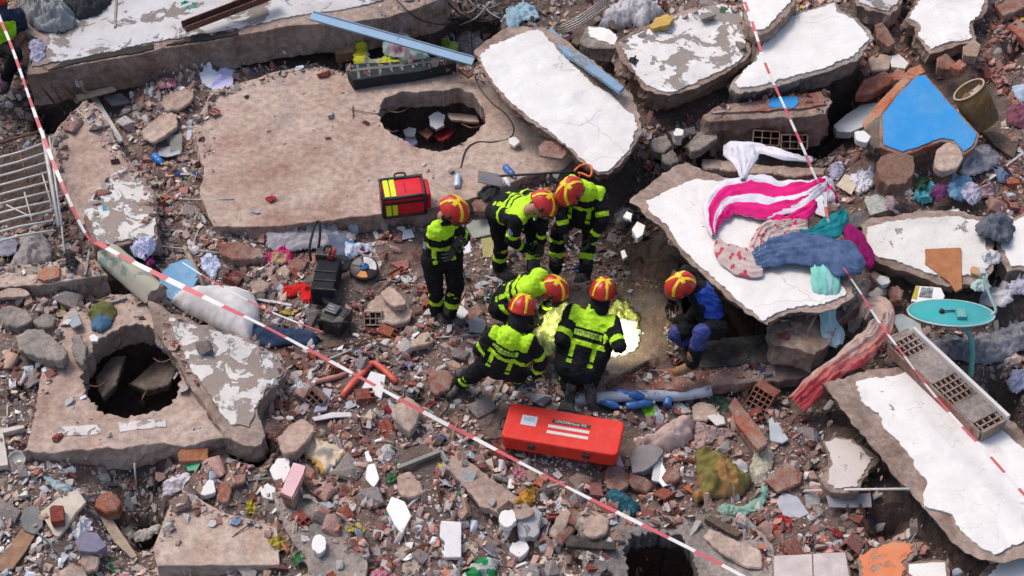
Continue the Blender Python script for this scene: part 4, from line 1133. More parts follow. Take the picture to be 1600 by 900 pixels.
def pink_block():
    pl = auto_plane([(438,770),(458,722),(478,728),(474,745),(454,780)], .16)
    slab('pink_block', 'smooth pink faced block standing out at the bottom left', 'block', [(438,772),(458,722),(478,728),(476,742),(458,780)], None, thick=.16, mat=REDCL2, rough=.004, layer=([(439,770),(459,724),(477,730),(474,742),(456,778)], S_('paint_pink', (.70,.44,.46), .6, var=.1, dusty=.1), .012, 'painted_face', .004))
pink_block()
flat('white_wedge_tile', 'white pointed tile piece left of the angle bracket', 'tile', [(573,726),(585,724),(592,748),(584,760),(572,748)], TILEW, .035, .004)
flat('small_white_wedge', 'small white triangular tile above the pointed one', 'tile', [(570,706),(576,704),(582,720),(574,722)], TILEW, .03, .003)
def bracket():
    pl = auto_plane([(620,728),(640,716),(690,702),(692,716),(640,732)], .06)
    g = lambda a, b: Vector(Pplane(a, b, pl)); org = g(655, 720); o = empty('angle_bracket', org)
    for nm, q, w in (('long_leg', (g(622, 732), g(688, 706)), .07), ('short_leg', (g(688, 704), g(698, 722)), .05)):
        d = q[1] - q[0]; bm = bmesh.new(); M = frame_rot(d)
        c = (q[0] + q[1]) / 2 - org
        box_bm(bm, c, (d.length, w, .012), M, .003); box_bm(bm, c + Vector((0, -w / 2, .02)), (d.length * .995, .012, .05), M, .003)
        bm_obj(nm, bm, S_('bracket_grey', (.24,.25,.23), .5, .3, dusty=.3), o)
    tag(o, 'grey metal angle bracket lying in the rubble below centre', 'bracket'); mark(655, 720, .2)
bracket()
flat('wide_beige_stone', 'wide beige stone under the angle bracket', 'stone', [(622,744),(640,738),(656,752),(662,768),(640,774),(624,764)], CONCP, .09)
flat('white_shield_tile', 'white five-sided tile below the angle bracket, left of the white rod', 'tile', [(604,795),(612,776),(632,784),(642,806),(628,832),(616,818)], TILEW, .05, .004)
tube_px('white_rod', 'white short rod beside the five-sided tile', 'rod', [(638,792),(664,766)], .015, STEELW, .04, k=1)
flat('white_upright_tile', 'white upright rectangular tile piece at the bottom centre', 'tile', [(690,814),(720,816),(720,870),(694,870),(696,846),(688,838)], TILEW, .06, .004)
flat('white_chunk', 'white cracked lump near the left bottom on the dark slab', 'lump', [(488,848),(494,836),(506,840),(508,856),(500,864),(490,858)], WHITE, .08)
cloth('crumpled_napkin', 'crumpled white napkin above the pointed white tile', 'napkin', [(590,704),(600,690),(614,694),(618,708),(606,720),(594,718)], C_('napkin', (.55,.53,.52)), (1,.5), .04, 12, .04)
cloth('green_packet', 'green and silver packet at the bottom edge right of the white tile', 'packet', [(728,885),(742,868),(764,866),(778,872),(776,900),(760,915),(734,910)], [C_('packet_silver', (.42,.44,.42), rough=.3), C_('packet_darkgreen', (.02,.22,.07), rough=.3)], (1,.5), .05, 10, .05, mats_by=lambda x, y, c: int(mnoise.noise(Vector((x*9, y*9, 3))) > -.05))
cloth('yellow_sponge', 'yellow-orange foam lump at the bottom centre left of the white lumps', 'foam lump', [(800,790),(806,776),(816,764),(826,756),(840,760),(838,778),(822,792)], C_('foam_orange', (.62,.33,.06), bump=.02, s=20), (1,.5), .05, 10, .08, crumple=1.0)
for i, ol in enumerate([[(784,800),(800,796),(806,812),(794,822),(782,814)], [(812,806),(836,790),(846,806),(838,836),(814,838),(808,822)], [(800,846),(818,840),(826,856),(812,870),(798,862)]]):
    flat('white_foam_block', ['small white block left of the yellow foam lump', 'large white-grey block below the yellow foam lump', 'lowest white block under the yellow foam lump'][i], 'plaster block', ol, [WHITE, m_plaster('plaster_dirty', (.5,.48,.47), (.3,.27,.25), .3, 5, .4, .3), WHITE][i], .08)
for i, ol in enumerate([[(864,846),(888,816),(902,822),(878,852)], [(882,812),(894,796),(906,802),(898,820)], [(916,810),(934,800),(950,812),(946,832),(928,838),(914,830)], [(862,834),(880,798),(890,800),(874,838)]]):
    flat('stone_strip', ['long dull red strip of block left of the bottom pit', 'short dark red strip above the long red one', 'squarish tan stone above the bottom pit', 'thin tan strip left of the long red one'][i], 'stone', ol, [REDCL2, REDCL2, CONCP, CONCB][i], .07)
tube_px('white_hose', 'thin curved white tube left of the tan strips', 'tube', [(852,846),(856,824),(866,804),(888,788)], .009, STEELW, .03)
flat('charred_board', 'charred dark board left of the bottom pit', 'board', [(884,846),(892,836),(962,848),(962,858),(886,852)], S_('charred', (.04,.035,.03), .9, dusty=.2), .05, .004)
# upper centre
def blue_plank():
    a, b = P(486, 24, .78), P(740, 96, .55)
    o = empty('blue_plank', Vector((a + b) / 2)); d = Vector(b - a)
    bm = bmesh.new(); box_bm(bm, (0, 0, 0), (d.length, .13, .028), None, .003)
    r_ = np.random.default_rng(4)
    bm_obj('plank_body', bm, m_plaster('paint_paleblue', (.30,.46,.62), (.30,.27,.24), .18, 5, .3, .25), o)
    bm = bmesh.new(); box_bm(bm, (0, .052, .020), (d.length * .99, .014, .012)); bm_obj('plank_edge', bm, S_('paint_greyblue', (.22,.30,.40), .6), o)
    o.rotation_euler = frame_rot(d, (0, -.25, 1)).to_euler(); tag(o, 'long pale blue plank leaning from the upper left slab to the clean white slab', 'plank')
blue_plank()
flat('second_blue_plank', 'blue-grey strip along the upper edge of the clean white slab', 'plank', [(852,48),(862,44),(900,78),(940,108),(975,136),(968,142),(930,116),(880,80)], m_plaster('paint_paleblue2', (.22,.36,.52), (.35,.30,.28), .45, 4, .3, .2), .05, .004) 
def mattress():
    pl = plane_for([(542,98),(700,92),(704,104),(550,126)], .34, 0, .1)
    o = slab('checked_mattress', 'dark checked mattress edge under the pale blue plank', 'mattress', [(540,100),(600,98),(660,92),(708,84),(712,98),(660,110),(600,118),(552,125),(544,114)], .42, thick=.14, mat=C_('checks_dark', (.035,.04,.045)), rough=.006, dust=.1, sides=1, side=.006)
    for i in range(9):
        x = 556 + i * 17
        slab('check_stripe', None, None, [(x, 101 - i * 1.2), (x + 4, 101 - i * 1.3), (x + 7, 122 - i * 3.2), (x + 3, 123 - i * 3.2)], .4235, thick=.004, mat=C_('checks_pale', (.16,.17,.16)), rough=.001, parent=o, occ=False, bevel=0, spacing=.1, sides=1, side=0)
    slab('check_stripe', None, None, [(546, 108), (700, 92), (701, 95), (547, 112)], .4265, thick=.004, mat=C_('checks_pale', None), rough=.001, parent=o, occ=False, bevel=0, spacing=.1, sides=1, side=0)
mattress()
def carton():
    h = hit(540, 96); o = empty('cardboard_box', (h[0], h[1], h[2] + .08)); bm = bmesh.new()
    box_bm(bm, (0, 0, .05), (.24, .18, .14), Matrix.Rotation(R(8), 3, 'Z'), .006); bm_obj('carton', bm, S_('cardboard', (.25,.15,.09), .8, dusty=.2), o)
    bm = bmesh.new(); box_bm(bm, (.05, .0, .123), (.12, .15, .006), Matrix.Rotation(R(8), 3, 'Z')); bm_obj('flap', bm, S_('cardboard_in', (.34,.22,.13), .8), o)
    tag(o, 'small brown cardboard box left of the yellow wrapping', 'box')
carton()
cloth('yellow_wrapping', 'yellow plastic wrapping beside the cardboard box', 'wrapping', [(553,74),(576,72),(580,90),(600,84),(626,92),(630,102),(600,100),(575,104),(556,100)], [C_('wrap_yellow', (.50,.50,.03), rough=.4), C_('wrap_clear', (.35,.36,.34), rough=.25)], (1,.1), .05, 9, .05, mats_by=lambda x, y, c: int(abs(c.x) < .1 and mnoise.noise(Vector((x*9, y*9, 0))) > -.1))
cloth('mint_bedding', 'mint and pink patterned bedding under the pale blue plank', 'bedding', [(606,50),(625,42),(640,55),(655,66),(672,84),(660,96),(636,98),(620,88),(602,80),(596,64)], [C_('bedding_mint', (.30,.42,.38)), C_('bedding_pink', (.40,.25,.30))], (1,.5), .05, 8, .07, mats_by=lambda x, y, c: int(mnoise.noise(Vector((x*6, y*6, 3))) > .05))
cloth('lime_rag', 'lime green rag right of the mint bedding behind the plank', 'rag', [(688,66),(702,60),(714,64),(712,76),(698,82),(688,76)], C_('cloth_lime', (.22,.32,.06)), (1,.4), .03, 12, .05)
cloth('grey_quilt', 'dusty grey-mauve quilt in the dark gap left of the clean white slab', 'quilt', [(700,74),(720,58),(745,50),(760,62),(744,78),(738,90),(716,88)], C_('quilt_mauve', (.20,.18,.20)), (1,-.6), .06, 8, .08)
cloth('pale_blue_bag', 'pale blue plastic bag on the top left tip of the clean white slab', 'plastic bag', [(784,30),(792,14),(812,8),(838,10),(846,24),(832,30),(816,28),(806,44),(794,48)], C_('bag_blue', (.28,.42,.52), rough=.4), (.3,1), .05, 12, .06)
cloth('clear_plastic_sheet', 'translucent white plastic sheet at the top edge behind the mottled slab', 'plastic sheet', [(934,36),(945,14),(970,-4),(1000,-8),(1030,6),(1040,16),(1016,26),(1006,42),(990,32),(965,38),(946,42)], C_('sheet_clear', (.52,.51,.53), rough=.3), (.5,1), .05, 9, .10, raise_mid=.1)
flat('yellow_foam_piece', 'mustard yellow foam piece tucked behind the mottled slab', 'foam', [(1014,40),(1024,28),(1042,22),(1054,28),(1046,38),(1020,44)], C_('foam_mustard', (.50,.33,.10)), .08)
flat('grey_block_standing', 'grey block with a white top standing between the two big white slabs', 'block', [(906,66),(918,40),(940,42),(966,56),(964,74),(940,76),(918,72)], CONCG, .22, .01, layer=([(920,42),(940,44),(963,58),(962,72),(940,66),(922,58)], WHITE, .012))
flat('brown_board_upper', 'brown board standing left of the grey block with the white top', 'board', [(893,64),(906,38),(917,34),(914,58),(902,70)], WOODD, .05)
for i in range(5):
    tube_px('steel_conduit', ['topmost','second from top','middle','second from bottom','lowest'][i] + ' of five thin steel conduits in the dark gap at the top centre', 'conduit', [(866 + i * 3, 46 + i * 2 - 2, .05), (905, 26 + i * 4, .1), (948, -6 + i * 4, .2)], .010, STEELG, .12, group='steel conduits at the top centre', k=2)
for i, q in enumerate([[(700,4),(722,24),(750,34),(776,30)], [(718,40),(744,28),(764,6),(790,-10)], [(700,30),(734,22),(770,-6)], [(754,8),(768,22),(784,30)], [(728,-8),(742,10),(760,14),(782,6)]]):
    tube_px('loose_cable', ['first','second','third','fourth','fifth'][i] + ' grey-green cable from the left in the dark gap left of the clean white slab', 'cable', [(a, b, .08) for a, b in q], .011, [BLKR, STEELG, BLKR, STEELG, STEELG][i], .05, group='cables in the dark gap at the top')
tube_px('hanging_cable', 'long black cable hanging from the top edge over the upper left slab', 'cable', [(614,-6,.05),(638,18,.05),(660,32,.02),(690,38,.1),(716,34,.15)], .009, BLKR, .03)
tube_px('slab_power_cable', 'black power cable curling right of the round hole in the pink slab', 'cable', [(735,30,.1),(738,80,.03),(745,128,.0),(768,160),(790,178),(803,200),(796,216),(770,222),(745,222),(728,234),(720,262)], .008, BLKR, .012)
flat('terracotta_plate', 'terracotta floor tile at the foot of the clean white slab', 'tile', [(842,230),(850,220),(882,222),(884,240),(878,247),(844,243)], REDCL2, .03, .004)
flat('white_stone_small', 'white oval stone right of the spade grip', 'stone', [(795,216),(806,214),(812,222),(804,228),(796,224)], WHITE, .04)
# right upper
flat('orange_brick_edge', 'bright orange-red broken wall edge behind the sky-blue piece', 'wall edge', [(1348,192),(1368,168),(1400,130),(1420,108),(1438,100),(1446,112),(1424,122),(1398,150),(1376,182),(1376,200),(1352,204)], m_concrete('clay_bright', (.50,.14,.07), (.58,.22,.12), (.5,.3,.2), 5), .3, .014)
flat('grey_wall_end', 'brown-grey wall end left of the sky-blue piece', 'wall piece', [(1348,204),(1376,180),(1378,228),(1366,232),(1350,212)], CONCD, .12)
flat('bluish_plaster_piece', 'bluish white plaster patch left of the orange-red wall edge', 'plaster piece', [(1303,196),(1322,178),(1346,164),(1376,160),(1366,176),(1348,198),(1330,206),(1308,205)], m_plaster('plaster_bluish', (.48,.52,.56), (.3,.28,.26), .05, 4, .3), .10, .012)
flat('pale_plaster_piece', 'small pale plaster piece under the bluish patch', 'plaster piece', [(1336,206),(1350,204),(1360,214),(1354,222),(1338,218)], WHITE, .08)
for i, (ol, m) in enumerate([([(1358,90),(1374,84),(1392,90),(1388,106),(1364,110)], CONCB), ([(1390,88),(1404,84),(1420,98),(1414,107),(1394,104)], WHITE)]):
    flat('square_plaster_tile', ['beige squarish tile between the white slab and the brick heap', 'white squarish tile right of the beige one below the white slab'][i], 'tile', ol, m, .06, .006)
for i, (ol, m) in enumerate([([(1338,148),(1350,124),(1380,114),(1400,116),(1390,130),(1360,146)], REDCL), ([(1368,40),(1378,36),(1388,48),(1398,66),(1388,72),(1372,58)], REDCL2), ([(1394,118),(1402,108),(1414,112),(1410,124),(1398,126)], REDCL),
                    ([(1556,10),(1590,-8),(1625,-10),(1600,10),(1570,24)], REDCL2), ([(1576,42),(1590,30),(1640,60),(1640,78),(1604,66)], REDCL), ([(1505,72),(1520,62),(1532,70),(1526,88),(1506,86)], m_concrete('clay_tan',(.42,.26,.18),(.5,.34,.25),(.5,.4,.3),6)),
                    ([(1466,90),(1478,84),(1492,96),(1484,108),(1466,104)], REDCL2), ([(1486,102),(1500,92),(1510,100),(1500,108)], REDCL)]):
    flat('large_brick_fragment', ['long orange-red block fragment left of the sky-blue piece','pink-red fragment between the two upper white slabs','small bright fragment at the tip of the orange-red wall edge','reddish block at the top right edge','orange clay pipe half at the right edge near the top','tan block fragment right of the upper bluish slab','dull red cube in the brick heap','bright red cube in the brick heap beside the dull one'][i], 'brick fragment', ol, m, .12, .01)
def cork():
    a, b = P(1524, 132, .78), P(1535, 178, .42)
    o = empty('cork_roll', Vector(b)); 
    top = Vector(P(1514, 140, .80)); bot = Vector(P(1536, 192, .42))
    d = top - bot; L = d.length
    n = 28; vs = []; fs = []; prof = []
    for k in range(n):
        w = 2 * math.pi * k / n
        prof.append((.235 * math.cos(w), .17 * math.sin(w)))
    for z_, s_ in ((0, 1.05), (L * .5, 1.03), (L, 1.0)):
        for q in prof: vs.append((q[0] * s_, q[1] * s_, z_))
    for q in prof: vs.append((q[0] * .93, q[1] * .91, L))
    for q in prof: vs.append((q[0] * .95, q[1] * .94, L * .1))
    for i in range(4):
        for k in range(n): fs.append((i * n + k, i * n + (k + 1) % n, (i + 1) * n + (k + 1) % n, (i + 1) * n + k))
    fs.append(tuple(4 * n + k for k in range(n)))
    link('roll_wall', mesh_from('roll_wall', vs, fs, True), m_concrete('carpet_tan', (.20,.125,.05), (.28,.18,.085), None, 14, .2, .012), o)
    ring = [Vector((q[0] * .97, q[1] * .97, L)) for q in prof] 
    link('roll_rim', tube_mesh('roll_rim', ring + [ring[0], ring[1]], .012, 6), C_('rim_cream', (.50,.40,.26)), o)
    for i in range(5):
        me = hull_mesh_early(i); q = link('rubble_inside', me, REDCL2 if i % 2 else CONCB, o); q.location = ((i - 2) * .06, .05 * (-1) ** i, L * .8); q.scale = (.16, .12, .1)
    o.location = bot; o.rotation_euler = d.to_track_quat('Z', 'Y').to_euler()
    tag(o, 'thick brown cork-coloured roll open at the top right of the sky-blue piece', 'carpet roll')
    for q in ((1524,150),(1535,180),(1545,170)): mark(*q, .26)
def hull_mesh_early(i):
    rr = np.random.default_rng(i); bm = bmesh.new()
    for _ in range(14):
        v = rr.normal(size=3); v /= np.abs(v).max(); bm.verts.new(v * .5)
    bmesh.ops.convex_hull(bm, input=bm.verts)
    for v in [v for v in bm.verts if not v.link_faces]: bm.verts.remove(v)
    me = bpy.data.meshes.new('rubble_inside'); bm.to_mesh(me); bm.free(); return me
cork()
cloth('blue_cloth_strip', 'pale blue cloth piece at the right edge beside the cork roll', 'cloth', [(1580,136),(1594,128),(1640,130),(1640,156),(1594,158),(1584,148)], C_('cloth_paleblue', (.40,.50,.62)), (1,.3), .03, 9, .05)
cloth('maroon_cloth', 'maroon and pink cloth under the cork roll at the right edge', 'cloth', [(1574,166),(1600,158),(1640,160),(1640,198),(1600,196),(1578,190)], C_('cloth_maroon', (.22,.08,.12)), (1,.3), .05, 9, .06)
flat('dark_flat_board', 'dark weathered board at the foot of the cork roll', 'board', [(1530,200),(1548,196),(1590,226),(1584,246),(1556,228)], WOODD, .06, .004)
flat('cream_round_stone', 'round cream stone in front of the sky-blue piece', 'stone', [(1461,250),(1466,232),(1480,222),(1496,226),(1504,246),(1494,262),(1474,266),(1463,260)], CONCB, .10, .012)
cloth('grey_fur_cloth', 'pale grey fluffy cloth below the right tip of the sky-blue piece', 'cloth', [(1500,262),(1512,242),(1530,222),(1548,228),(1568,246),(1552,258),(1526,268),(1510,270)], C_('fur_grey', (.40,.38,.42), bump=.02, s=22), (1,-.3), .05, 14, .06, crumple=1.0)
flat('brown_earth_lump', 'brown crumbling masonry lump below the sky-blue piece', 'masonry lump', [(1370,262),(1378,244),(1400,238),(1426,244),(1428,266),(1414,286),(1388,290),(1374,280)], m_concrete('clay_brown', (.22,.12,.08), (.28,.15,.11), (.3,.2,.16), 5), .2, .02)
items_r = [
 ('cloth_heap','sky-blue rag heap at the right among scattered clothes',[(1478,290),(1490,274),(1504,268),(1520,276),(1520,300),(1504,314),(1486,306)],(.15,.30,.48)),
 ('cloth_heap','white and lilac rag right of the sky-blue one',[(1502,300),(1516,284),(1530,290),(1534,306),(1518,316)],(.48,.46,.58)),
 ('cloth_heap','small turquoise rag above the aged white slab',[(1428,310),(1434,292),(1448,288),(1460,298),(1458,314),(1442,318)],(.10,.45,.55)),
 ('cloth_heap','dark green rag below the cream round stone',[(1428,284),(1440,270),(1452,276),(1450,292),(1436,296)],(.03,.10,.06)),
 ('cloth_heap','purple rag under the cream round stone',[(1454,300),(1466,286),(1480,288),(1480,304),(1466,310)],(.16,.04,.14)),
 ('cloth_heap','pinkish rag at the right of the clothes heap',[(1526,290),(1542,280),(1556,288),(1554,304),(1536,306)],(.42,.28,.30)),
 ('cloth_heap','dusty blue rag at the right edge of the clothes heap',[(1552,262),(1570,258),(1580,270),(1572,284),(1556,280)],(.16,.22,.34)),
 ('cloth_heap','lilac net rag right of the barrier tape knot',[(1294,262),(1304,250),(1318,248),(1322,262),(1312,278),(1298,276)],(.40,.38,.50)),
 ('cloth_heap','white crumpled sheet beside the beige paper',[(1330,270),(1346,262),(1370,266),(1366,284),(1350,296),(1336,286)],(.66,.66,.74)),
 ('cloth_heap','pale pink scrap right of the grey printed paper',[(1384,304),(1398,300),(1406,314),(1398,328),(1386,322)],(.48,.34,.36)),
 ('cloth_heap','white rag below the grey bundle of cloth',[(1536,392),(1548,386),(1560,392),(1562,406),(1548,410),(1538,402)],(.60,.60,.62)),
 ('cloth_heap','lilac-white cloth at the right edge level with the dish',[(1572,446),(1590,432),(1640,430),(1640,462),(1600,456),(1580,456)],(.50,.48,.58)),
 ('cloth_heap','white crumpled cloth right of the dish arm',[(1532,470),(1548,448),(1572,446),(1582,462),(1570,476),(1550,476)],(.60,.60,.64)),
 ('cloth_heap','mint scrap left of the dish arm',[(1518,444),(1528,436),(1542,432),(1550,442),(1540,452),(1524,452)],(.42,.55,.50)),
 ('cloth_heap','pale blue shirt behind the dish mast',[(1556,540),(1566,528),(1582,524),(1588,538),(1576,556),(1560,554)],(.38,.44,.56)),
 ('cloth_heap','lilac rag at the right edge below the dish',[(1574,590),(1582,574),(1600,576),(1606,600),(1590,612),(1578,606)],(.34,.36,.52)),
]
for i, (nm, lb, ol, c) in enumerate(items_r):
    cloth('rag', lb, 'rag', ol, C_('rag_%s' % lb.split()[0] + str(i), c, dusty=.15), (1, random.uniform(-.6, .6)), .045, 12, .05)
flat('beige_paper', 'beige torn card right of the barrier tape knot', 'card', [(1307,290),(1320,272),(1344,278),(1330,304)], S_('card_beige', (.55,.46,.36), .8), .012, .006)
flat('grey_print_paper', 'grey printed paper with a green corner above the dark slate', 'paper', [(1350,312),(1366,304),(1384,304),(1388,328),(1360,336)], S_('print_grey', (.42,.44,.42), .7, var=.4, s=30), .01, .003)
flat('dark_slate', 'dark slate plate left of the aged white slab', 'slate', [(1318,336),(1350,328),(1362,348),(1330,358)], S_('slate_dark', (.07,.07,.075), .7, dusty=.3), .03, .004)
cloth('grey_bundle', 'dark grey twisted bundle of cloth on the right white slabs', 'cloth bundle', [(1526,352),(1534,340),(1552,336),(1574,342),(1586,360),(1578,378),(1560,376),(1540,368),(1530,364)], C_('bundle_grey', (.13,.14,.17)), (1,.35), .07, 9, .05, raise_mid=.1)
flat('triangular_board', 'brown triangular fibreboard propped on the aged white slab', 'board', [(1446,389),(1501,387),(1503,450),(1494,455),(1484,440),(1446,412)], WOODO, .03, .003)
flat('orange_block_small', 'small orange-tan wooden block right of the triangular board', 'block', [(1517,420),(1520,416),(1536,420),(1533,430),(1518,426)], S_('block_tan', (.55,.32,.15), .7), .05, .002)
# satellite dish
def dish():
    c = Vector(P(1486, 486, .62)); o = empty('satellite_dish', c)
    rx = (1548 - 1424) / 2 / 143; 
    M = Matrix.Rotation(R(-26), 3, 'X')   # its back turned up and away from the rim seen as a flat ellipse
    prof = []; n = 40
    vs = []; fs = []
    for i, t in enumerate(np.linspace(0, 1, 9)):
        for k in range(n):
            w = 2 * math.pi * k / n
            vs.append(M @ Vector((rx * t * math.cos(w), rx * .92 * t * math.sin(w), .07 - .09 * t * t)))
    for i in range(8):
        for k in range(n): fs.append((i * n + k, i * n + (k + 1) % n, (i + 1) * n + (k + 1) % n, (i + 1) * n + k))
    nv = len(vs); vs += [v + M @ Vector((0, 0, -.008)) for v in vs]; fs += [tuple(nv + q for q in reversed(f)) for f in fs]
    for k in range(n): fs.append((8 * n + k, 8 * n + (k + 1) % n, nv + 8 * n + (k + 1) % n, nv + 8 * n + k)[::-1])
    DM = m_plaster('dish_turquoise', (.035,.34,.36), (.20,.35,.34), -.05, 6, .25, .15, (.25,.35,.33))
    link('dish_bowl', mesh_from('dish_bowl', vs, fs, True), DM, o)
    rim = [M @ Vector((rx * math.cos(w), rx * .92 * math.sin(w), -.02)) for w in np.linspace(0, 2 * math.pi, 41)]
    link('dish_rim', tube_mesh('dish_rim', rim, .010, 6), S_('rim_white', (.45,.58,.56), .5, dusty=.3), o)
    g = lambda a, b, z: Vector(P(a, b, z)) - c
    for sx_ in (-.12, .06):
        for k_ in range(1): link('mount_bolt', lathe_mesh('mount_bolt', [(0, 0), (.026, 0), (.026, .03), (.015, .04), (0, .04)], 10), BLK, o, M @ Vector((sx_ - .02, -.16, .05)), (R(20), 0, 0))
    bm = bmesh.new(); box_bm(bm, M @ Vector((-.03, -.17, .075)), (.22, .02, .02)); box_bm(bm, M @ Vector((.03, -.25, .05)), (.09, .12, .07)); bm_obj('mount_bracket', bm, S_('bracket_turquoise', (.10,.36,.36), .5, dusty=.4), o)
    link('mast', tube_mesh('mast', smooth_path([g(1500, 508, .58), g(1514, 520, .52), g(1519, 545, .36), g(1518, 575, .16), g(1516, 592, .04)], 4), .028, 10), S_('mast_turquoise', (.16,.52,.47), .5, dusty=.25), o)
    link('feed_arm', tube_mesh('feed_arm', smooth_path([g(1546, 494, .62), g(1556, 486, .68), g(1550, 470, .74), g(1542, 450, .82), g(1536, 430, .9)], 4), [.016] * 17, 8), S_('arm_mint', (.38,.52,.47), .5, dusty=.3), o)
    bm = bmesh.new(); box_bm(bm, g(1535, 426, .9), (.06, .09, .07), None, .015); bm_obj('feed_horn', bm, S_('horn_grey', (.5,.52,.5), .5), o)
    link('foot_plate', lathe_mesh('foot_plate', [(0, 0), (.09, 0), (.09, .015), (.04, .03), (0, .03)], 12), RUST, o, g(1516, 590, .05))
    tag(o, 'turquoise satellite dish seen edge-on with its curved mast and feed arm', 'satellite dish')
    for q in ((1440,486),(1480,490),(1520,490),(1516,560),(1516,590)): mark(*q, .12, .3)
dish()
def printed_box():
    slab('printed_carton', 'open printed carton with a yellow strip just behind the dish', 'carton', [(1424,470),(1432,446),(1470,450),(1476,462),(1470,474),(1440,474)], None, thick=.08, mat=TILEW, rough=.003,
      layers=[([(1425,466),(1431,447),(1436,447),(1432,468)], S_('strip_yellow', (.55,.42,.03)), .004, 'yellow_strip', .001), ([(1436,464),(1440,449),(1458,450),(1456,466)], S_('print_dark', (.05,.07,.06), .5, var=.6, s=14, c2=(.3,.35,.4)), .004, 'printed_side', .001)])
printed_box()
flat('square_pale_tile', 'pale bluish square tile at the head of the hollow block wall', 'tile', [(1394,494),(1410,490),(1438,506),(1444,528),(1410,526)], S_('tile_paleblue', (.52,.60,.62), .5, dusty=.3), .03, .006)
def blockwall():
    # section of a hollow-block wall fallen on its side: cells face up-left, white plaster side to the right
    g = lambda a, b, z=.60: Vector(P(a, b, z))
    A, B = g(1408, 528), g(1552, 664); ax = (B - A); L = ax.length; ax.normalize(); ay = Vector((0, 0, 1)).cross(ax).normalized()
    c = (A + B) / 2; o = empty('hollow_block_wall', c); W = .30; H = .14
    rot = frame_rot(ax)
    o.rotation_euler = rot.to_euler()
    # top face with open cells: lattice of bars
    cells = [(-.58, 3), (.12, 3), (.62, 1)]
    bm = bmesh.new(); t = .02
    def solid(x0, x1): box_bm(bm, ((x0 + x1) / 2, 0, -.02), (x1 - x0 - .004, W, .04), None, .003)
    hw = .155
    segs = []; x = -L / 2
    for cx_, n_ in cells:
        w_ = hw if n_ == 3 else .07
        segs.append((x, cx_ - w_)); x = cx_ + w_
    segs.append((x, L / 2))
    for s in segs: solid(*s)
    bm_obj('mortar_face', bm, CONCG, o)
    for cx_, n_ in cells:
        w_ = hw if n_ == 3 else .07
        bm = bmesh.new()
        k = 4 if n_ == 3 else 2
        for i in range(k + 1): box_bm(bm, (cx_ - w_ + 2 * w_ * i / k, 0, -.06), (.014, W * .98, .13))
        for j in range(5 if n_ == 3 else 4): box_bm(bm, (cx_, -W / 2 + .03 + (W - .06) * j / (4 if n_ == 3 else 3), -.062), (2 * w_, .014, .12))
        bm_obj('block_cells', bm, CONC, o)
    bm = bmesh.new(); box_bm(bm, (0, -W / 2 - .011, -H / 2), (L, .02, H - .01), None, .004); box_bm(bm, (0, 0, -H + .01), (L * .98, W * .96, .02)); bm_obj('block_side', bm, REDCL2, o)
    bm = bmesh.new(); box_bm(bm, (0, W / 2 + .022, -H / 2 + .04), (L * 1.03, .04, H + .02), None, .008)
    bm_obj('plaster_side', bm, m_plaster('plaster_edge', (.62,.60,.58), (.35,.3,.27), .1, 5, .4, .3), o)
    for s in (-1, 1):
        bm = bmesh.new(); box_bm(bm, (s * L / 2, 0, -H / 2), (.02, W * .9, H * .9), None, .004); bm_obj('end_face', bm, REDCL2, o)
    tag(o, 'length of hollow block wall with dark square cells beside the dish mast', 'wall section')
    for i in range(8): mark(1408 + 18 * i, 532 + 17 * i, .2, .3)
blockwall()
cloth('blue_grey_carpet', 'blue-grey dusty carpet folds under the dish mast', 'carpet', [(1455,530),(1480,522),(1512,526),(1550,520),(1600,500),(1640,500),(1640,524),(1590,548),(1568,562),(1540,566),(1500,560),(1468,552)], C_('carpet_bluegrey', (.24,.25,.29), s=9, dusty=.3), (1,-.2), .08, 5, .05)
# draped cloths on the big white slab
PK = C_('cloth_hotpink', (.72, .015, .20), rough=.7); WC = C_('cloth_white', (.68,.66,.74), rough=.7)
cloth('maroon_blanket', 'dark maroon blanket folded behind the striped cloth', 'blanket', [(1165,290),(1195,286),(1240,284),(1282,270),(1296,268),(1292,290),(1262,300),(1215,302),(1180,298)], C_('blanket_maroon', (.16,.02,.07)), (1,-.1), .04, 7, .06)

ZT = .80
ribbon('pink_striped_cloth', 'hot pink and white striped cloth sweeping over the draped white slab', 'cloth', [(1290,284,.9,16),(1255,300,.84,44),(1215,308,.80,58),(1172,304,ZT,66),(1138,308,ZT,66),(1120,328,ZT,44),(1114,350,ZT,22),(1116,368,ZT,8)], [PK, WC],
  lambda t, v, L: int((.30 < v < .46) or v > .80 or (v < .32 and t + v * .8 < .34) ), .035, 5, m=24)
ribbon('pink_frill', 'hot pink cloth tail hanging under the striped cloth', 'cloth', [(1274,318,.84,14),(1250,338,.82,26),(1228,350,.80,26),(1212,348,.80,30),(1204,346,.8,12)], PK, None, .04, 4)
ribbon('white_scarf', 'white scarf draped over the hollow blocks to the tape knot', 'scarf', [(1270,250,.92,5),(1228,242,.84,12),(1192,232,.74,16),(1168,230,.70,24),(1146,234,.68,30),(1130,234,.66,14)], WC, None, .03, 3)
ribbon('white_scarf', 'pointed white cloth tail hanging from the scarf onto the pink striped cloth', 'scarf', [(1160,228,.72,52),(1162,246,.74,42),(1162,262,.78,26),(1161,280,.84,8)], WC, None, .03, 5)
FCR, FRO = C_('cloth_cream', (.55,.44,.42), rough=.8), C_('cloth_rose', (.48,.07,.10), rough=.8)
flw = lambda t, v, L: int(mnoise.noise(Vector((L * 16, v * 3.5, 5))) > .30)
ribbon('floral_cloth', 'pale cloth with red flowers hanging in a swag on the draped white slab', 'cloth', [(1120,374,ZT,6),(1130,390,ZT,30),(1152,404,ZT,50),(1176,412,ZT,48),(1192,412,ZT,36)], [FCR, FRO], flw, .025, 5, m=34, k=14)
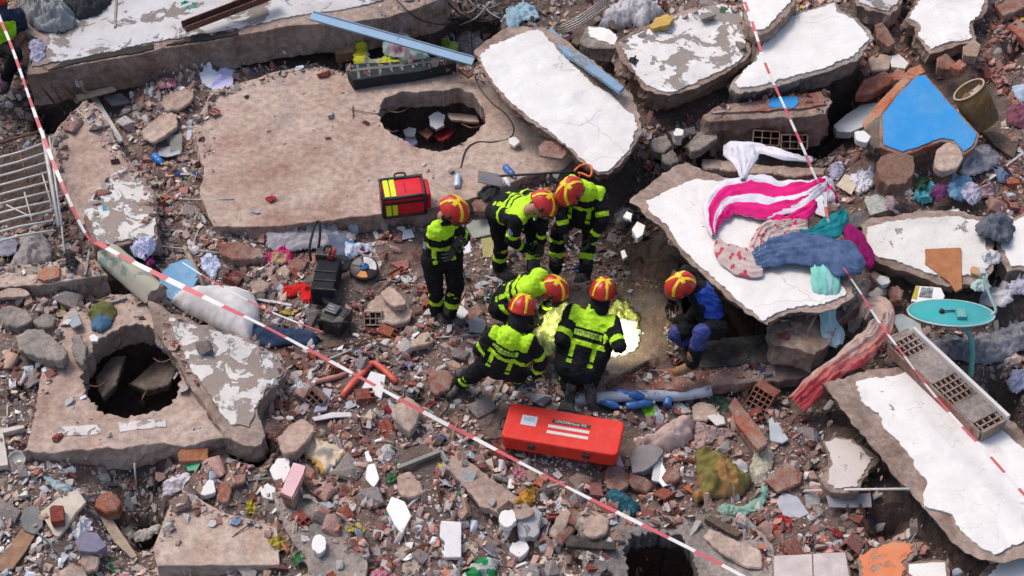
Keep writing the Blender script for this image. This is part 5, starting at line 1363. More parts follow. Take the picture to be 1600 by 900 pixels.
ribbon('floral_cloth', 'flowered cloth bunched under the hot pink tail', 'cloth', [(1188,410,ZT,26),(1188,384,.82,40),(1200,362,.82,34),(1228,354,.82,26),(1262,352,.82,22)], [FCR, FRO], flw, .035, 4, m=30, k=12)
ribbon('teal_cloth', 'teal cloth bunched above the blue sheet', 'cloth', [(1250,366,.82,10),(1276,362,.84,26),(1300,352,.84,36),(1314,340,.84,28),(1318,330,.84,12)], C_('cloth_teal', (.015,.22,.26)), None, .045, 5)
ribbon('magenta_cloth', 'magenta cloth hanging right of the blue sheet', 'cloth', [(1316,352,.82,14),(1332,366,.80,26),(1346,386,.76,28),(1356,406,.7,24),(1354,420,.66,10)], C_('cloth_deepmagenta', (.28,.012,.12)), None, .04, 4)
ribbon('blue_sheet', 'slate-blue sheet stretched over the right end of the draped slab', 'sheet', [(1178,404,.82,26),(1205,394,.84,44),(1240,386,.85,44),(1275,388,.86,48),(1308,398,.86,54),(1334,410,.84,42),(1350,420,.80,16)], C_('cloth_slateblue', (.055,.095,.20), s=7, c2=(.10,.155,.28)), None, .04, 6, m=24)
ribbon('turquoise_scarf', 'mint and turquoise scarf hanging down the end of the draped slab', 'scarf', [(1276,404,.84,24),(1288,426,.82,42),(1292,455,.76,36),(1293,485,.60,30),(1297,510,.48,28),(1306,528,.40,32),(1312,540,.36,12)], [C_('scarf_mint', (.22,.58,.50)), C_('scarf_aqua', (.33,.58,.58)), C_('scarf_paleblue', (.45,.58,.66))],
  lambda t, v, L: int(np.clip(3 * (t + .5 * mnoise.noise(Vector((L * 3, v * 4, 1)))), 0, 2)), .035, 4)
ribbon('red_cream_scarf', 'long red and cream scarf trailing left of the dish', 'scarf', [(1348,500,.42,10),(1356,480,.46,22),(1374,476,.50,26),(1384,494,.50,34),(1370,520,.50,36),(1342,548,.50,38),(1312,570,.42,36),(1284,592,.32,40),(1262,614,.22,40),(1244,632,.16,34)],
  [C_('scarf_cream', (.50,.37,.32)), C_('scarf_blush', (.50,.25,.22)), C_('scarf_rose', (.48,.15,.14)), C_('scarf_red', (.42,.06,.075))], lambda t, v, L: int(np.clip(4 * ((t - .34) * 1.6 + (.5 - v) * .9 + .35 * mnoise.noise(Vector((L * 5, v * 3, 1)))), 0, 3)), .055, 4, m=26, k=9)
slab('broken_slab_end', 'thick broken grey-brown end below the draped white slab, left of the turquoise scarf', SL, [(1198,512),(1240,488),(1286,484),(1332,462),(1342,478),(1312,500),(1296,536),(1272,556),(1236,545),(1206,530)], .46, thick=.3, mat=CONC, dust=.3, rough=.03, bumpy=.05, spacing=.06)
def knot():
    o = cloth('tape_knot_cloth', 'white and pink cloth knotted on the barrier tape', 'cloth', [(1270,286),(1278,278),(1296,278),(1302,288),(1310,312),(1300,314),(1286,306),(1276,300)], [WC, PK], (.5,1), .05, 10, .06, mats_by=lambda x, y, c: int(mnoise.noise(Vector((x*7, y*7, 1))) > .1), raise_mid=.08)
knot()
flat('white_torn_card', 'white torn card under the barrier tape right of the pink cloth', 'card', [(1262,318),(1276,298),(1288,304),(1286,316),(1290,340),(1276,334)], PAPER, .012, .006)
cloth('grey_small_rag', 'grey-beige rag curled left of the red and cream scarf', 'rag', [(1318,506),(1332,496),(1340,470),(1338,440),(1350,432),(1362,436),(1356,460),(1352,490),(1344,506),(1330,516)], C_('rag_greige', (.36,.30,.28)), (.3,1), .04, 10, .04)
flat('white_wedge_stone', 'white wedge of plaster left of the printed carton', 'plaster piece', [(1356,460),(1372,448),(1388,452),(1384,460),(1366,466)], WHITE, .07)
flat('small_white_stone', 'small white stone right of the blue sheet end', 'stone', [(1368,436),(1376,430),(1388,432),(1390,440),(1378,446)], WHITE, .07)
flat('red_brick_near_carton', 'broken red brick left of the printed carton', 'brick', [(1386,452),(1402,446),(1412,454),(1408,470),(1390,472)], REDCL2, .1)
flat('pink_clay_strip', 'small pink-red clay strip on the brown rim of the largest white slab', 'clay strip', [(1338,566),(1344,562),(1360,576),(1354,582)], REDCL, .03, .003)
# lower right
tube_px('blue_pipe', 'pale blue broken pipe lying below the brick-red sill', 'pipe', [(884,624),(920,623),(960,620),(1010,618),(1060,618),(1112,610)], [.06]*21, m_plaster('pipe_paleblue', (.40,.46,.54), (.30,.28,.26), .3, 5, .35, .3), .03, seg=12)
tube_px('dark_strut', 'dark wooden strut lying diagonally beside the kneeling firefighter', 'strut', [(948,604),(975,586),(1012,566)], .03, WOODD, .05, seg=4, k=1)
def red_case():
    z = .30
    c1, c2, c3, c4 = [Vector(P(a, b, z)) for a, b in ((797, 628), (976, 658), (966, 712), (783, 682))]
    c = (c1 + c2 + c3 + c4) / 4
    ax = ((c2 - c1) + (c3 - c4)); L = ax.length / 2; ax.normalize(); W = ((c1 - c4).length + (c2 - c3).length) / 2
    o = empty('long_red_case', (c.x, c.y, z - .17)); o.rotation_euler = (0, R(0), math.atan2(ax.y, ax.x))
    RED = m_simple('case_red', (.70,.025,.012), .55, 0, .4, .12, 6, .004, .10)
    for nm, z0, h_, s_ in (('case_base', .045, .09, .985), ('case_lid', .130, .076, 1.0)):
        bm = bmesh.new(); vs = box_bm(bm, (0, 0, z0), (L * s_, W * s_, h_))
        es = [e for e in bm.edges if abs(e.verts[0].co.z - e.verts[1].co.z) > .01]
        bmesh.ops.bevel(bm, geom=es, offset=.06, segments=5, affect='EDGES', profile=.5)
        es = [e for e in bm.edges if min(e.verts[0].co.z, e.verts[1].co.z) > z0 + h_ / 2 - .001 and len(e.link_faces) == 2] if nm == 'case_lid' else []
        es = [e for e in es if any(abs(f.normal.z) < .5 for f in e.link_faces)]
        if es: bmesh.ops.bevel(bm, geom=es, offset=.02, segments=3, affect='EDGES', profile=.5)
        bm_obj(nm, bm, RED, o, smooth=False)
    tz = .168
    def sheet(nm, cx_, cy_, w, h_, m, dz=.0015):
        bm = bmesh.new(); box_bm(bm, (cx_, cy_, tz + dz), (w, h_, .003)); return bm_obj(nm, bm, m, o)
    k = L / 1.28
    sheet('white_label', -.385 * k, .03, .155, .125, S_('label_white', (.55,.60,.68), .5, var=.15, s=25))
    sheet('name_plate', .075 * k, .075, .385, .045, S_('plate_dark', (.05,.03,.025), .4))
    sheet('white_strip', .06 * k, .005, .41, .036, S_('strip_pale', (.68,.62,.58), .5, var=.1, s=30))
    sheet('white_strip', .06 * k, -.07, .41, .036, S_('strip_pale', None))
    txt = lambda s_, x, y, size, m, z_: text_obj('lettering', s_, size, m, o, (x, y, z_))
    txt('LEADERHasty M3', .07 * k, .075, .042, S_('ink_white', (.8,.78,.75), .5), tz + .0045)
    for y in (.03, .055): sheet('label_line', -.385 * k, y, .11, .006, S_('ink_blue', (.12,.25,.42), .5), .0035)
    for x in (-.3, .3):
        bm = bmesh.new(); box_bm(bm, (x * k, W / 2 + .008, .09), (.07, .02, .06), None, .004); bm_obj('latch', bm, BLK, o)
        bm = bmesh.new(); box_bm(bm, (x * k, -W / 2 - .008, .09), (.07, .02, .06), None, .004); bm_obj('latch', bm, BLK, o)
    link('carry_handle', tube_mesh('carry_handle', smooth_path([(-.1, W / 2 + .005, .09), (-.1, W / 2 + .07, .10), (.1, W / 2 + .07, .10), (.1, W / 2 + .005, .09)], 3), .013, 8), BLK, o)
    link('carry_handle', tube_mesh('carry_handle', smooth_path([(-L / 2 - .003, .07, .09), (-L / 2 - .05, .06, .1), (-L / 2 - .05, -.06, .1), (-L / 2 - .003, -.07, .09)], 3), .012, 8), BLK, o)
    tag(o, 'long bright red hard case with a dark name plate and two white strips', 'equipment case')
    for i in range(7): mark(790 + 28 * i, 665 + 4 * i, .24, .02)
def text_obj(name, s, size, mat, parent, loc, ext=.0008, rot=(0, 0, 0)):
    cu = bpy.data.curves.new('t', 'FONT'); cu.body = s; cu.size = size; cu.extrude = ext; cu.align_x = 'CENTER'; cu.align_y = 'CENTER'; cu.resolution_u = 2
    t = bpy.data.objects.new('t', cu); col.objects.link(t); bpy.context.view_layer.update()
    me = bpy.data.meshes.new_from_object(t); col.objects.unlink(t); bpy.data.objects.remove(t)
    me.materials.clear()
    return link(name, me, mat, parent, loc, rot)
red_case()
def red_bag():
    # soft red first-aid bag, black edges, yellow bands
    z0 = float(hit(632, 325)[2])
    top = [Vector(P(a, b, z0 + .30)) for a, b in ((592, 276), (660, 268), (664, 306), (596, 316))]
    c = sum(top, Vector()) / 4; ax = (top[1] - top[0]).normalized(); L = (top[1] - top[0]).length; W = .34
    o = empty('red_equipment_bag', (c.x, c.y, z0)); o.rotation_euler = (0, 0, math.atan2(ax.y, ax.x))
    RB = m_simple('bag_red', (.72,.012,.03), .6, 0, .3, .2, 5, .006, .05); YB = S_('band_yellow', (.62,.85,.02), .5, var=.1)
    bm = bmesh.new(); box_bm(bm, (0, 0, .145), (L, W, .28), None, .045); bm_obj('bag_body', bm, RB, o, smooth=True)
    e = L / 2 - .01; f = W / 2 - .01
    loopt = [(-e, -f, .285), (e, -f, .285), (e + .005, f, .285), (-e, f, .285), (-e, -f, .285)]
    link('black_piping', tube_mesh('black_piping', loopt, .022, 8), BLK, o)
    loopt = [(x, y * 1.03, .02) for x, y, _ in loopt]; link('black_piping', tube_mesh('black_piping', loopt, .02, 8), BLK, o)
    for sx_ in (-1, 1): link('black_piping', tube_mesh('black_piping', [(sx_ * e, -f, .02), (sx_ * e, -f, .28)], .018, 8), BLK, o)
    bm = bmesh.new(); box_bm(bm, (0, -W / 2 - .002, .215), (L * .98, .014, .028)); bm_obj('zip', bm, BLK, o)
    for x in (-.175, -.105):
        bm = bmesh.new(); box_bm(bm, (x, 0, .2885), (.055, W * .86, .006), None, .002); bm_obj('yellow_band', bm, YB, o)
        bm = bmesh.new(); box_bm(bm, (x, -W / 2 - .006, .12), (.055, .008, .15), None, .002); bm_obj('yellow_band', bm, YB, o)
    bm = bmesh.new(); box_bm(bm, (L / 2 + .03, 0, .15), (.06, W * .8, .22), None, .025); bm_obj('side_pocket', bm, RB, o, smooth=True)
    bm = bmesh.new(); box_bm(bm, (.03, .0, .29), (.012, .16, .004)); bm_obj('lettering_patch', bm, S_('ink_darkred', (.35,.01,.02)), o)
    link('grab_handle', tube_mesh('grab_handle', smooth_path([(-.06, f, .29), (-.05, f + .05, .31), (.05, f + .05, .31), (.06, f, .29)], 3), .012, 6), BLK, o)
    tag(o, 'red equipment bag with black edges and yellow bands on the pink slab edge', 'equipment bag'); mark(632, 300, .3)
red_bag()
flat('black_tool_pouch', 'black pouch just behind the long red case', 'pouch', [(872,640),(876,628),(894,628),(900,644),(892,654),(876,650)], BLK, .08, .004)
cloth('pink_blanket', 'dusty pink blanket rolled beside the blue bottles', 'blanket', [(1000,688),(1020,680),(1035,664),(1060,654),(1080,650),(1086,662),(1084,682),(1070,698),(1046,704),(1022,700)], C_('blanket_pink', (.50,.37,.34), s=7, dusty=.2), (1,-.2), .05, 6, .06, raise_mid=.12, spacing=.025)
cloth('pink_blanket_tail', 'pink-beige blanket tail leading to the white paper scraps', 'blanket', [(1086,656),(1110,660),(1140,668),(1150,676),(1132,680),(1110,690),(1088,700),(1084,682)], C_('blanket_rose', (.40,.28,.26), s=7, dusty=.2), (1,.2), .05, 8, .04)
flat('grey_round_cushion', 'grey cushion below the pink blanket', 'cushion', [(985,712),(996,698),(1020,694),(1036,704),(1024,722),(1004,736),(988,738)], C_('cushion_grey', (.25,.225,.23), bump=.01), .12, .01)
flat('dark_photo_card', 'dark glossy card with a pale print beside the blue pipe end', 'card', [(1102,624),(1120,610),(1146,630),(1142,642),(1128,646)], S_('card_dark', (.05,.06,.055), .25, var=.6, s=30, c2=(.12,.18,.12)), .02, .002)
flat('beige_pouch', 'beige flat stone left of the dark glossy card', 'stone', [(1083,634),(1096,628),(1116,634),(1120,646),(1104,656),(1086,652)], CONCB, .07)
flat('white_plastic_piece', 'white crumpled plastic piece between the card and the red hollow block', 'plastic piece', [(1106,650),(1122,644),(1132,652),(1134,662),(1120,664)], TILEW, .03)
flat('long_red_block', 'long bright red block fragment left of the red hollow block', 'block fragment', [(1140,634),(1148,620),(1160,636),(1188,672),(1198,692),(1186,700),(1170,684),(1150,656)], REDCL, .14, .008)
flat('pointed_white_tile', 'pale pointed tile below the red hollow block', 'tile', [(1202,656),(1208,650),(1232,686),(1222,692),(1204,688)], S_('tile_bluish', (.58,.64,.68), .4, dusty=.2), .03, .003)
cloth('mustard_cloth', 'mustard and ochre cloth bundled at the lower right', 'cloth', [(1088,706),(1104,698),(1128,708),(1148,724),(1166,738),(1176,752),(1162,768),(1140,776),(1110,780),(1086,786),(1074,774),(1092,762),(1090,738)],
      [C_('cloth_mustard', (.20,.17,.055)), C_('cloth_ochre', (.32,.18,.07))], (1,.8), .07, 6, .06, raise_mid=.1, mats_by=lambda x, y, c: int(mnoise.noise(Vector((x*4, y*4, 2))) > .05))
cloth('cream_cloth', 'cream printed cloth right of the mustard bundle', 'cloth', [(1168,728),(1182,706),(1206,698),(1216,704),(1208,728),(1198,748),(1186,752),(1170,744)], C_('cloth_creamprint', (.50,.47,.36)), (.6,-1), .04, 7, .05)
cloth('mint_cloth_strip', 'mint green cloth strip curling under the mustard bundle', 'cloth', [(1122,796),(1130,786),(1160,788),(1180,776),(1184,760),(1200,756),(1204,774),(1192,792),(1168,800),(1134,804)], C_('cloth_mint', (.26,.42,.34)), (1,-.3), .04, 8, .04)
cloth('white_print_packet', 'small white printed packet on the mustard bundle', 'packet', [(1146,720),(1160,716),(1170,726),(1166,736),(1152,734)], C_('packet_pale', (.5,.47,.48)), (1,.3), .02, 9, .04)
cloth('teal_bottle_bag', 'long dark teal plastic bag below the round red stones', 'plastic bag', [(948,772),(958,762),(980,768),(998,782),(1002,796),(990,804),(968,796),(952,784)], C_('teal_dark', (.03,.12,.16), rough=.4), (1,.6), .03, 7, .05, raise_mid=.05)
for i, (ol, w) in enumerate([([(946,744),(950,730),(968,728),(982,742),(980,758),(964,768),(950,760)], 'left'), ([(984,752),(988,742),(1008,744),(1020,756),(1010,766),(992,762)], 'middle'), ([(1036,744),(1044,732),(1058,734),(1064,744),(1054,752),(1042,752)], 'right')]):
    flat('round_red_stone', f'{w} of three smooth dark red clay stones below the red case', 'stone', ol, REDCL2, .08, .006)
flat('white_tube_tile', 'white oblong tile standing right of the red clay stones', 'tile', [(1019,750),(1023,716),(1036,714),(1030,752)], TILEW, .04, .003)
flat('white_shard_tile', 'white shard leaning right of the oblong tile', 'tile', [(1030,752),(1034,722),(1050,756),(1036,760)], TILEW, .02, .003)
flat('dull_red_plate', 'dull red clay plate lying right of the cream printed cloth', 'clay plate', [(1196,750),(1228,722),(1254,738),(1250,752),(1216,768)], REDCL2, .06, .005)
tube_px('long_white_pole', 'thin white pole lying across the gap left of the largest white slab', 'pole', [(1256,767),(1340,765),(1422,764)], .013, STEELW, .06, k=1)
flat('spotted_tile', 'pale blue-grey tile with a dark dot below the dull red plate', 'tile', [(1214,784),(1222,768),(1246,776),(1264,802),(1244,812),(1224,804)], S_('tile_spotted', (.45,.47,.52), .5, dusty=.3), .03, .005)
flat('grey_plastic_plate', 'grey translucent plate under the thin white pole', 'plate', [(1292,774),(1360,770),(1362,792),(1296,792)], S_('plate_grey', (.36,.35,.38), .3, dusty=.3), .02, .003)
flat('dark_beam_lower', 'dark wooden beam beside the bottom pit', 'beam', [(1102,810),(1112,804),(1160,832),(1152,838)], WOODD, .06, .004)
flat('light_plaster_strip', 'long pale plaster strip on the right rim of the bottom pit', 'plaster strip', [(1100,836),(1112,826),(1150,846),(1186,860),(1190,884),(1170,884),(1130,866)], CONCB, .06, .012)
# lower left
flat('cream_tray', 'cream open wooden tray in the rubble at the lower left', 'tray', [(64,800),(98,772),(120,765),(134,784),(118,800),(92,838),(86,836)], S_('tray_cream', (.60,.52,.42), .6, dusty=.3), .05, .003)
flat('dark_red_cube', 'dark red brick cube on the cream tray', 'brick', [(78,794),(82,790),(98,790),(100,812),(80,815)], m_concrete('clay_deep', (.25,.06,.045), (.32,.09,.07), None, 6), .10, .004)
flat('orange_red_pot', 'orange-red broken clay pot right of the cream tray', 'clay pot', [(150,790),(156,772),(172,768),(188,782),(182,796),(166,800)], REDCL, .14, .008)
flat('tan_long_board', 'tan wooden board slanting down right of the cream tray', 'board', [(154,802),(166,798),(192,836),(214,868),(206,872),(180,848)], WOODL, .05, .004)
flat('dark_round_plate', 'dark grey round plate left of the cream tray', 'plate', [(32,810),(38,794),(52,790),(66,800),(66,822),(54,834),(38,828)], S_('plate_darkgrey', (.10,.11,.115), .6, dusty=.2), .05, .004)
flat('brown_curved_board', 'brown curved wooden board at the bottom left edge', 'board', [(-10,880),(18,850),(34,826),(54,836),(40,860),(20,888),(-4,894)], WOODO if False else S_('board_brown', (.26,.13,.06), .6, var=.4, s=10, dusty=.2), .05, .004)
flat('purple_grey_crate', 'purple-grey crate corner below the cream tray', 'crate', [(118,844),(128,830),(150,832),(166,852),(150,862),(124,860)], S_('crate_purplegrey', (.20,.19,.27), .6, dusty=.3), .12, .005)
flat('tan_bucket', 'tan round-ended stone at the bottom edge left of centre tray', 'stone', [(84,905),(92,890),(110,882),(130,884),(138,905)], CONCB, .1)
flat('pink_stone_flat', 'pinkish flat stone right of the tan bottom stone', 'stone', [(122,878),(130,862),(154,870),(148,888),(132,892)], CONCP, .07)
cloth('white_fluff', 'white cotton lumps right of the cream tray', 'cotton', [(112,836),(120,818),(128,806),(142,812),(144,826),(132,832),(124,842)], C_('cotton', (.66,.66,.70)), (1,1), .05, 12, .03, crumple=1.0)
cloth('grey_plastic_strip', 'pale grey plastic strip beside the pit at the lower left', 'plastic strip', [(60,740),(72,738),(96,752),(120,760),(100,772),(80,760)], C_('strip_paleteal', (.36,.44,.46), rough=.4), (1,.5), .03, 8, .04)
cloth('white_torn_sheet', 'white-pink torn sheet above the beige corner slab', 'sheet', [(250,774),(254,752),(272,744),(292,738),(296,750),(282,762),(268,770)], C_('sheet_torn', (.62,.56,.60)), (1,-.6), .04, 9, .04)
cloth('cream_rag_pit', 'cream rag at the mouth of the small dark pit', 'rag', [(198,838),(212,828),(232,822),(248,816),(246,826),(226,838),(208,842)], C_('rag_cream', (.50,.47,.42)), (1,-.4), .03, 10, .06)
flat('orange_clay_tile', 'orange clay tile piece at the right end of the pierced slab', 'tile', [(279,706),(284,702),(324,700),(324,718),(280,720)], m_concrete('clay_orange2', (.50,.20,.10), (.56,.27,.15), None, 7), .06, .003)
flat('green_scrap', 'green plastic scrap under the orange clay tile', 'plastic scrap', [(288,726),(300,719),(314,722),(308,734),(294,736)], S_('plastic_green', (.04,.36,.18), .4), .02, .004)
tube_px('thin_white_stake', 'thin white stake standing below the pierced slab', 'stake', [(210,724,.12),(213,762,.0)], .010, STEELW, .02, k=1)
flat('crate_white', 'white plastic crate corner at the left edge', 'crate', [(-10,672),(36,664),(38,668),(4,676),(12,726),(-10,728)], S_('crate_cream', (.55,.50,.44), .5, dusty=.3), .08, .003)
def round_cap():
    h = hit(28, 722); o = link('round_clear_lid', lathe_mesh('round_clear_lid', [(0, .0), (.085, .0), (.09, .03), (.08, .035), (.07, .015), (0, .015)], 20), S_('lid_clear', (.42,.42,.40), .25, dusty=.3), None, (h[0], h[1], h[2] + .03), (.3, .1, 0))
    tag(o, 'round clear plastic lid at the left edge under the pierced slab', 'lid')
round_cap()
flat('red_sofa_piece', 'bright red clay strip in the rubble above the beige corner slab', 'clay strip', [(340,780),(344,760),(352,750),(358,756),(354,782)], REDCL, .06)
flat('rust_clay_strip', 'rust-red clay strip right of the bright red one', 'clay strip', [(352,752),(366,742),(384,740),(382,752),(362,758)], REDCL2, .06)
flat('white_cone_piece', 'white pointed plaster piece left of the bright red strip', 'plaster piece', [(314,772),(326,750),(334,752),(336,768),(320,774)], WHITE, .06)
cloth('moss_bag', 'moss-green and blue soaked bag in the rubble above the round black hole', 'bag', [(136,490),(140,474),(158,466),(176,472),(182,486),(172,508),(158,520),(142,512)], [C_('bag_moss', (.13,.13,.05)), C_('bag_bluegreen', (.08,.17,.26))], (1,.6), .05, 8, .05, mats_by=lambda x, y, c: int(c.y < -.05))
flat('bluegrey_tile', 'blue-grey tile left of the moss-green bag', 'tile', [(104,500),(110,482),(118,480),(127,506),(114,512)], S_('tile_bluegrey', (.26,.31,.36), .5, dusty=.3), .03, .004)
for i, (ol, m) in enumerate([([(26,524),(44,515),(66,514),(84,528),(104,548),(96,562),(60,556),(30,548)], CONCG), ([(0,486),(20,478),(40,484),(50,500),(30,508),(4,504)], CONCG), ([(52,500),(66,490),(84,494),(80,508),(62,510)], CONCG), ([(112,526),(124,522),(136,540),(130,568),(118,560)], CONCG)]):
    flat('grey_rubble_block', ['largest grey block at left between the low beam and the pierced slab','grey block at the left edge under the low beam','small grey block beside the moss-green bag','grey upright block on the rim of the round black hole'][i], 'concrete block', ol, m, .12, .02)
flat('round_white_stone', 'small round white stone above the round black hole', 'stone', [(140,526),(146,522),(153,526),(152,533),(143,533)], WHITE, .05)
flat('pink_red_stone', 'smooth pink-red stone left of the second-row firefighter', 'stone', [(730,490),(738,478),(750,478),(755,488),(746,498),(734,498)], REDCL2, .07)
flat('white_crushed_cup', 'white star-shaped crushed cup beside the standing firefighter', 'cup', [(708,490),(712,474),(724,480),(732,488),(724,496),(716,500)], TILEW, .05, .012)
flat('bluegrey_debris', 'blue-grey metal piece left of the crouching firefighter', 'metal piece', [(730,502),(744,494),(758,502),(752,520),(734,518)], S_('metal_bluegrey', (.20,.22,.26), .5, .3, dusty=.3), .06)
tube_px('grey_bar_middle', 'thin grey bar lying left of the crouching firefighter', 'bar', [(680,528),(712,526),(748,525)], .012, STEELG, .04, k=1)
flat('round_pink_stone', 'round pink-red stone right of the red pipe', 'stone', [(670,596),(678,580),(696,578),(708,590),(702,608),(684,616),(672,610)], REDCL2, .08)
flat('grey_flat_stone', 'tan triangular flat stone below the hollow block with four cells', 'stone', [(636,538),(656,522),(668,516),(676,532),(664,538),(644,542)], CONCB, .08)
flat('lilac_paper_square', 'white-lilac paper right of the standing firefighter', 'paper', [(722,380),(734,376),(736,394),(724,396)], PAPER, .01, .003)
flat('white_paper_notch', 'white notched paper between the pink slab and the standing firefighter', 'paper', [(628,374),(630,360),(642,357),(648,370)], PAPER, .01, .004)
flat('yellowish_board', 'yellowish board under the bent middle firefighter', 'board', [(752,372),(768,364),(776,372),(774,400),(756,402)], S_('board_yellowish', (.36,.34,.12), .7, dusty=.4), .03, .005)
flat('red_stone_block', 'dull red block behind the standing firefighter\'s helmet', 'block', [(738,318),(744,312),(762,314),(764,328),(742,330)], REDCL2, .08)
flat('green_grey_sheet', 'grey-green flat sheet right of the standing firefighter', 'sheet', [(728,352),(740,344),(764,342),(766,366),(740,372)], S_('sheet_greengrey', (.30,.33,.28), .5, dusty=.4), .02, .004)
flat('white_cube_stone', 'white cube of plaster right of the upper right firefighter', 'plaster cube', [(988,358),(996,346),(1008,352),(1004,366),(996,372)], WHITE, .08, .004)
for i, ol in enumerate([[(974,338),(980,330),(988,334),(986,344)], [(970,392),(976,390),(980,400),(974,404)]]):
    flat('white_pebble', ['small pale stone above the plaster cube', 'small cream stone near the upper right firefighter\'s boot'][i], 'stone', ol, WHITE, .04)
for i in range(4):
    ol = [[(1045,205),(1062,198),(1068,212),(1054,220)], [(1020,220),(1040,212),(1050,228),(1036,238),(1022,232)], [(1074,228),(1092,206),(1116,204),(1120,214),(1096,232),(1080,236)], [(1036,240),(1052,234),(1060,250),(1048,258),(1036,252)]][i]
    flat('grey_gap_rock', ['small','squarish','long pointed','lowest'][i] + ' grey rock in the gap right of the clean white slab', 'rock', ol, CONCG, .12)
flat('white_gap_stone', 'white stone in the gap right of the clean white slab', 'stone', [(1053,206),(1058,200),(1067,202),(1066,210),(1056,212)], WHITE, .16)
# small sky-blue paint patch on beam
flat('blue_paint_chip', 'small sky-blue painted chip under the upper barrier tape', 'painted chip', [(1198,158),(1206,152),(1244,150),(1248,160),(1240,168),(1204,167)], BLUEP, .04, .006)
# spade behind the upper right firefighter
def spade():
    a, b = Vector(P(782, 275, .42)), Vector(P(898, 268, .62)); o = empty('spade', a)
    link('shaft', tube_mesh('shaft', [Vector((0, 0, 0)), b - a], .014, 8), BLK, o)
    g = lambda x, y, z: Vector(P(x, y, z)) - a
    link('grip', tube_mesh('grip', smooth_path([g(897, 268, .62), g(905, 260, .64), g(918, 257, .66), g(925, 264, .65), g(922, 276, .62), g(912, 272, .62), g(903, 270, .62)], 3), .014, 8), S_('grip_orange', (.85,.16,.03), .5), o)
    bm = bmesh.new(); box_bm(bm, (-.12, 0, -.04), (.28, .2, .012), Matrix.Rotation(R(15), 3, 'Y'), .003); bm_obj('blade', bm, STEELG, o)
    tag(o, 'spade with a black shaft and an orange D-grip behind the firefighters', 'spade')
spade()
cloth('dark_backpack', 'dark bag behind the middle firefighter', 'bag', [(745,300),(760,286),(785,290),(780,304),(760,312)], C_('bag_dark', (.05,.05,.055)), (1,-.3), .05, 8, .05)

# things seen down in the round hole
for ol, lb, m in (([(670,182),(684,174),(696,180),(694,196),(682,202),(672,196)], 'white torn plastic inside the round hole of the pink slab', TILEW), ([(630,203),(640,198),(650,200),(648,212),(634,212)], 'small white piece in the left of the round hole', WHITE),
                  ([(655,206),(668,200),(676,208),(668,216)], 'rust coloured piece in the round hole', REDCL), ([(680,212),(700,200),(712,204),(700,216),(686,220)], 'dark red cloth piece in the round hole', C_('cloth_darkred', (.22,.02,.03))),
                  ([(700,176),(745,180),(748,190),(704,186)], 'pale beam end crossing the right of the round hole', CONCB), ([(630,218),(646,210),(652,222),(640,230)], 'lilac scrap at the lower left of the round hole', C_('bag_lilac', None))):
    flat('hole_debris', lb, 'debris piece', ol, m, .04)
for ol, lb, m in (([(150,590),(172,560),(196,556),(180,600),(160,620)], 'grey block down in the big round black hole', CONCD), ([(200,600),(250,560),(276,570),(262,600),(230,610)], 'dark slab fragment in the big round black hole', CONCD)):
    flat('hole_debris', lb, 'debris piece', ol, m, .1)

for i, q in enumerate([[(596,170,.0),(622,176,.0),(640,168,-.05)], [(756,196),(738,200),(722,194)], [(600,196),(612,206),(622,204)], [(130,600),(152,604),(166,596)], [(270,560),(252,566),(240,560)], [(228,642),(222,626),(228,612)], [(690,232),(692,220),(700,212)], [(182,516),(188,532),(184,546)]]):
    pts = [P(q[0][0], q[0][1], float(hit(q[0][0], q[0][1])[2]) - .04), P(q[1][0], q[1][1], .12), P(q[2][0], q[2][1], .02)]
    pts = smooth_path(pts, 5)
    tag(link('bent_rebar', tube_mesh('bent_rebar', [Vector(p - pts[0]) for p in pts], .009, 6), RUST, None, Vector(pts[0])), ['bent bar at the left rim of the round hole in the pink slab', 'bent bar at the right rim of the round hole in the pink slab', 'bent bar at the lower left rim of the round hole in the pink slab', 'bent bar at the left rim of the big round black hole', 'bent bar at the right rim of the big round black hole', 'bent bar at the front rim of the big round black hole', 'bent bar at the front rim of the round hole in the pink slab', 'bent bar at the back rim of the big round black hole'][i], 'rebar', 'bent bars at the hole rims')
# ---------------------------------------------------------------- people
NAVY = m_simple('turnout_black', (.009, .010, .012), .85, 0, .2, .5, 9, .006, .0, (.014,.015,.018))
HIVIS = m_simple('fluorescent_yellow', (.50, .86, .015), .6, 0, .3, .25, 9, .003, .06)
SILV = m_simple('reflective_grey', (.42, .50, .30), .5, .1, .4, .2, 20)
SKIN = m_simple('skin', (.42, .21, .14), .5, 0, .4, .15, 12)
HRED = m_simple('helmet_red', (.58, .018, .010), .38, 0, .5, .25, 7, 0, .10)
HYEL = m_simple('helmet_yellow', (.85, .58, .01), .42, 0, .5, .1, 7, 0, .1)
VISOR = m_simple('visor_dark', (.05, .03, .03), .12, 0, .6, .2, 5)
BOOTM = m_simple('boot_black', (.02, .02, .02), .6, 0, .4, .3, 8, .002, .4)
BOOTB = m_simple('boot_tan', (.26, .13, .05), .7, 0, .3, .3, 8, .002, .3)
GLOVEM = m_simple('glove_dark', (.035, .035, .03), .7, 0, .3, .3, 12, .001, .25)
GLOVET = m_simple('glove_tan', (.50, .42, .26), .7, 0, .3, .2, 12, .001, .2)
VBLUE = m_simple('vest_blue', (.015, .065, .42), .6, 0, .3, .3, 8, .004, .04)
VNAVY = m_simple('shirt_navy', (.02, .03, .07), .8, 0, .2, .3, 8, .004, .1)

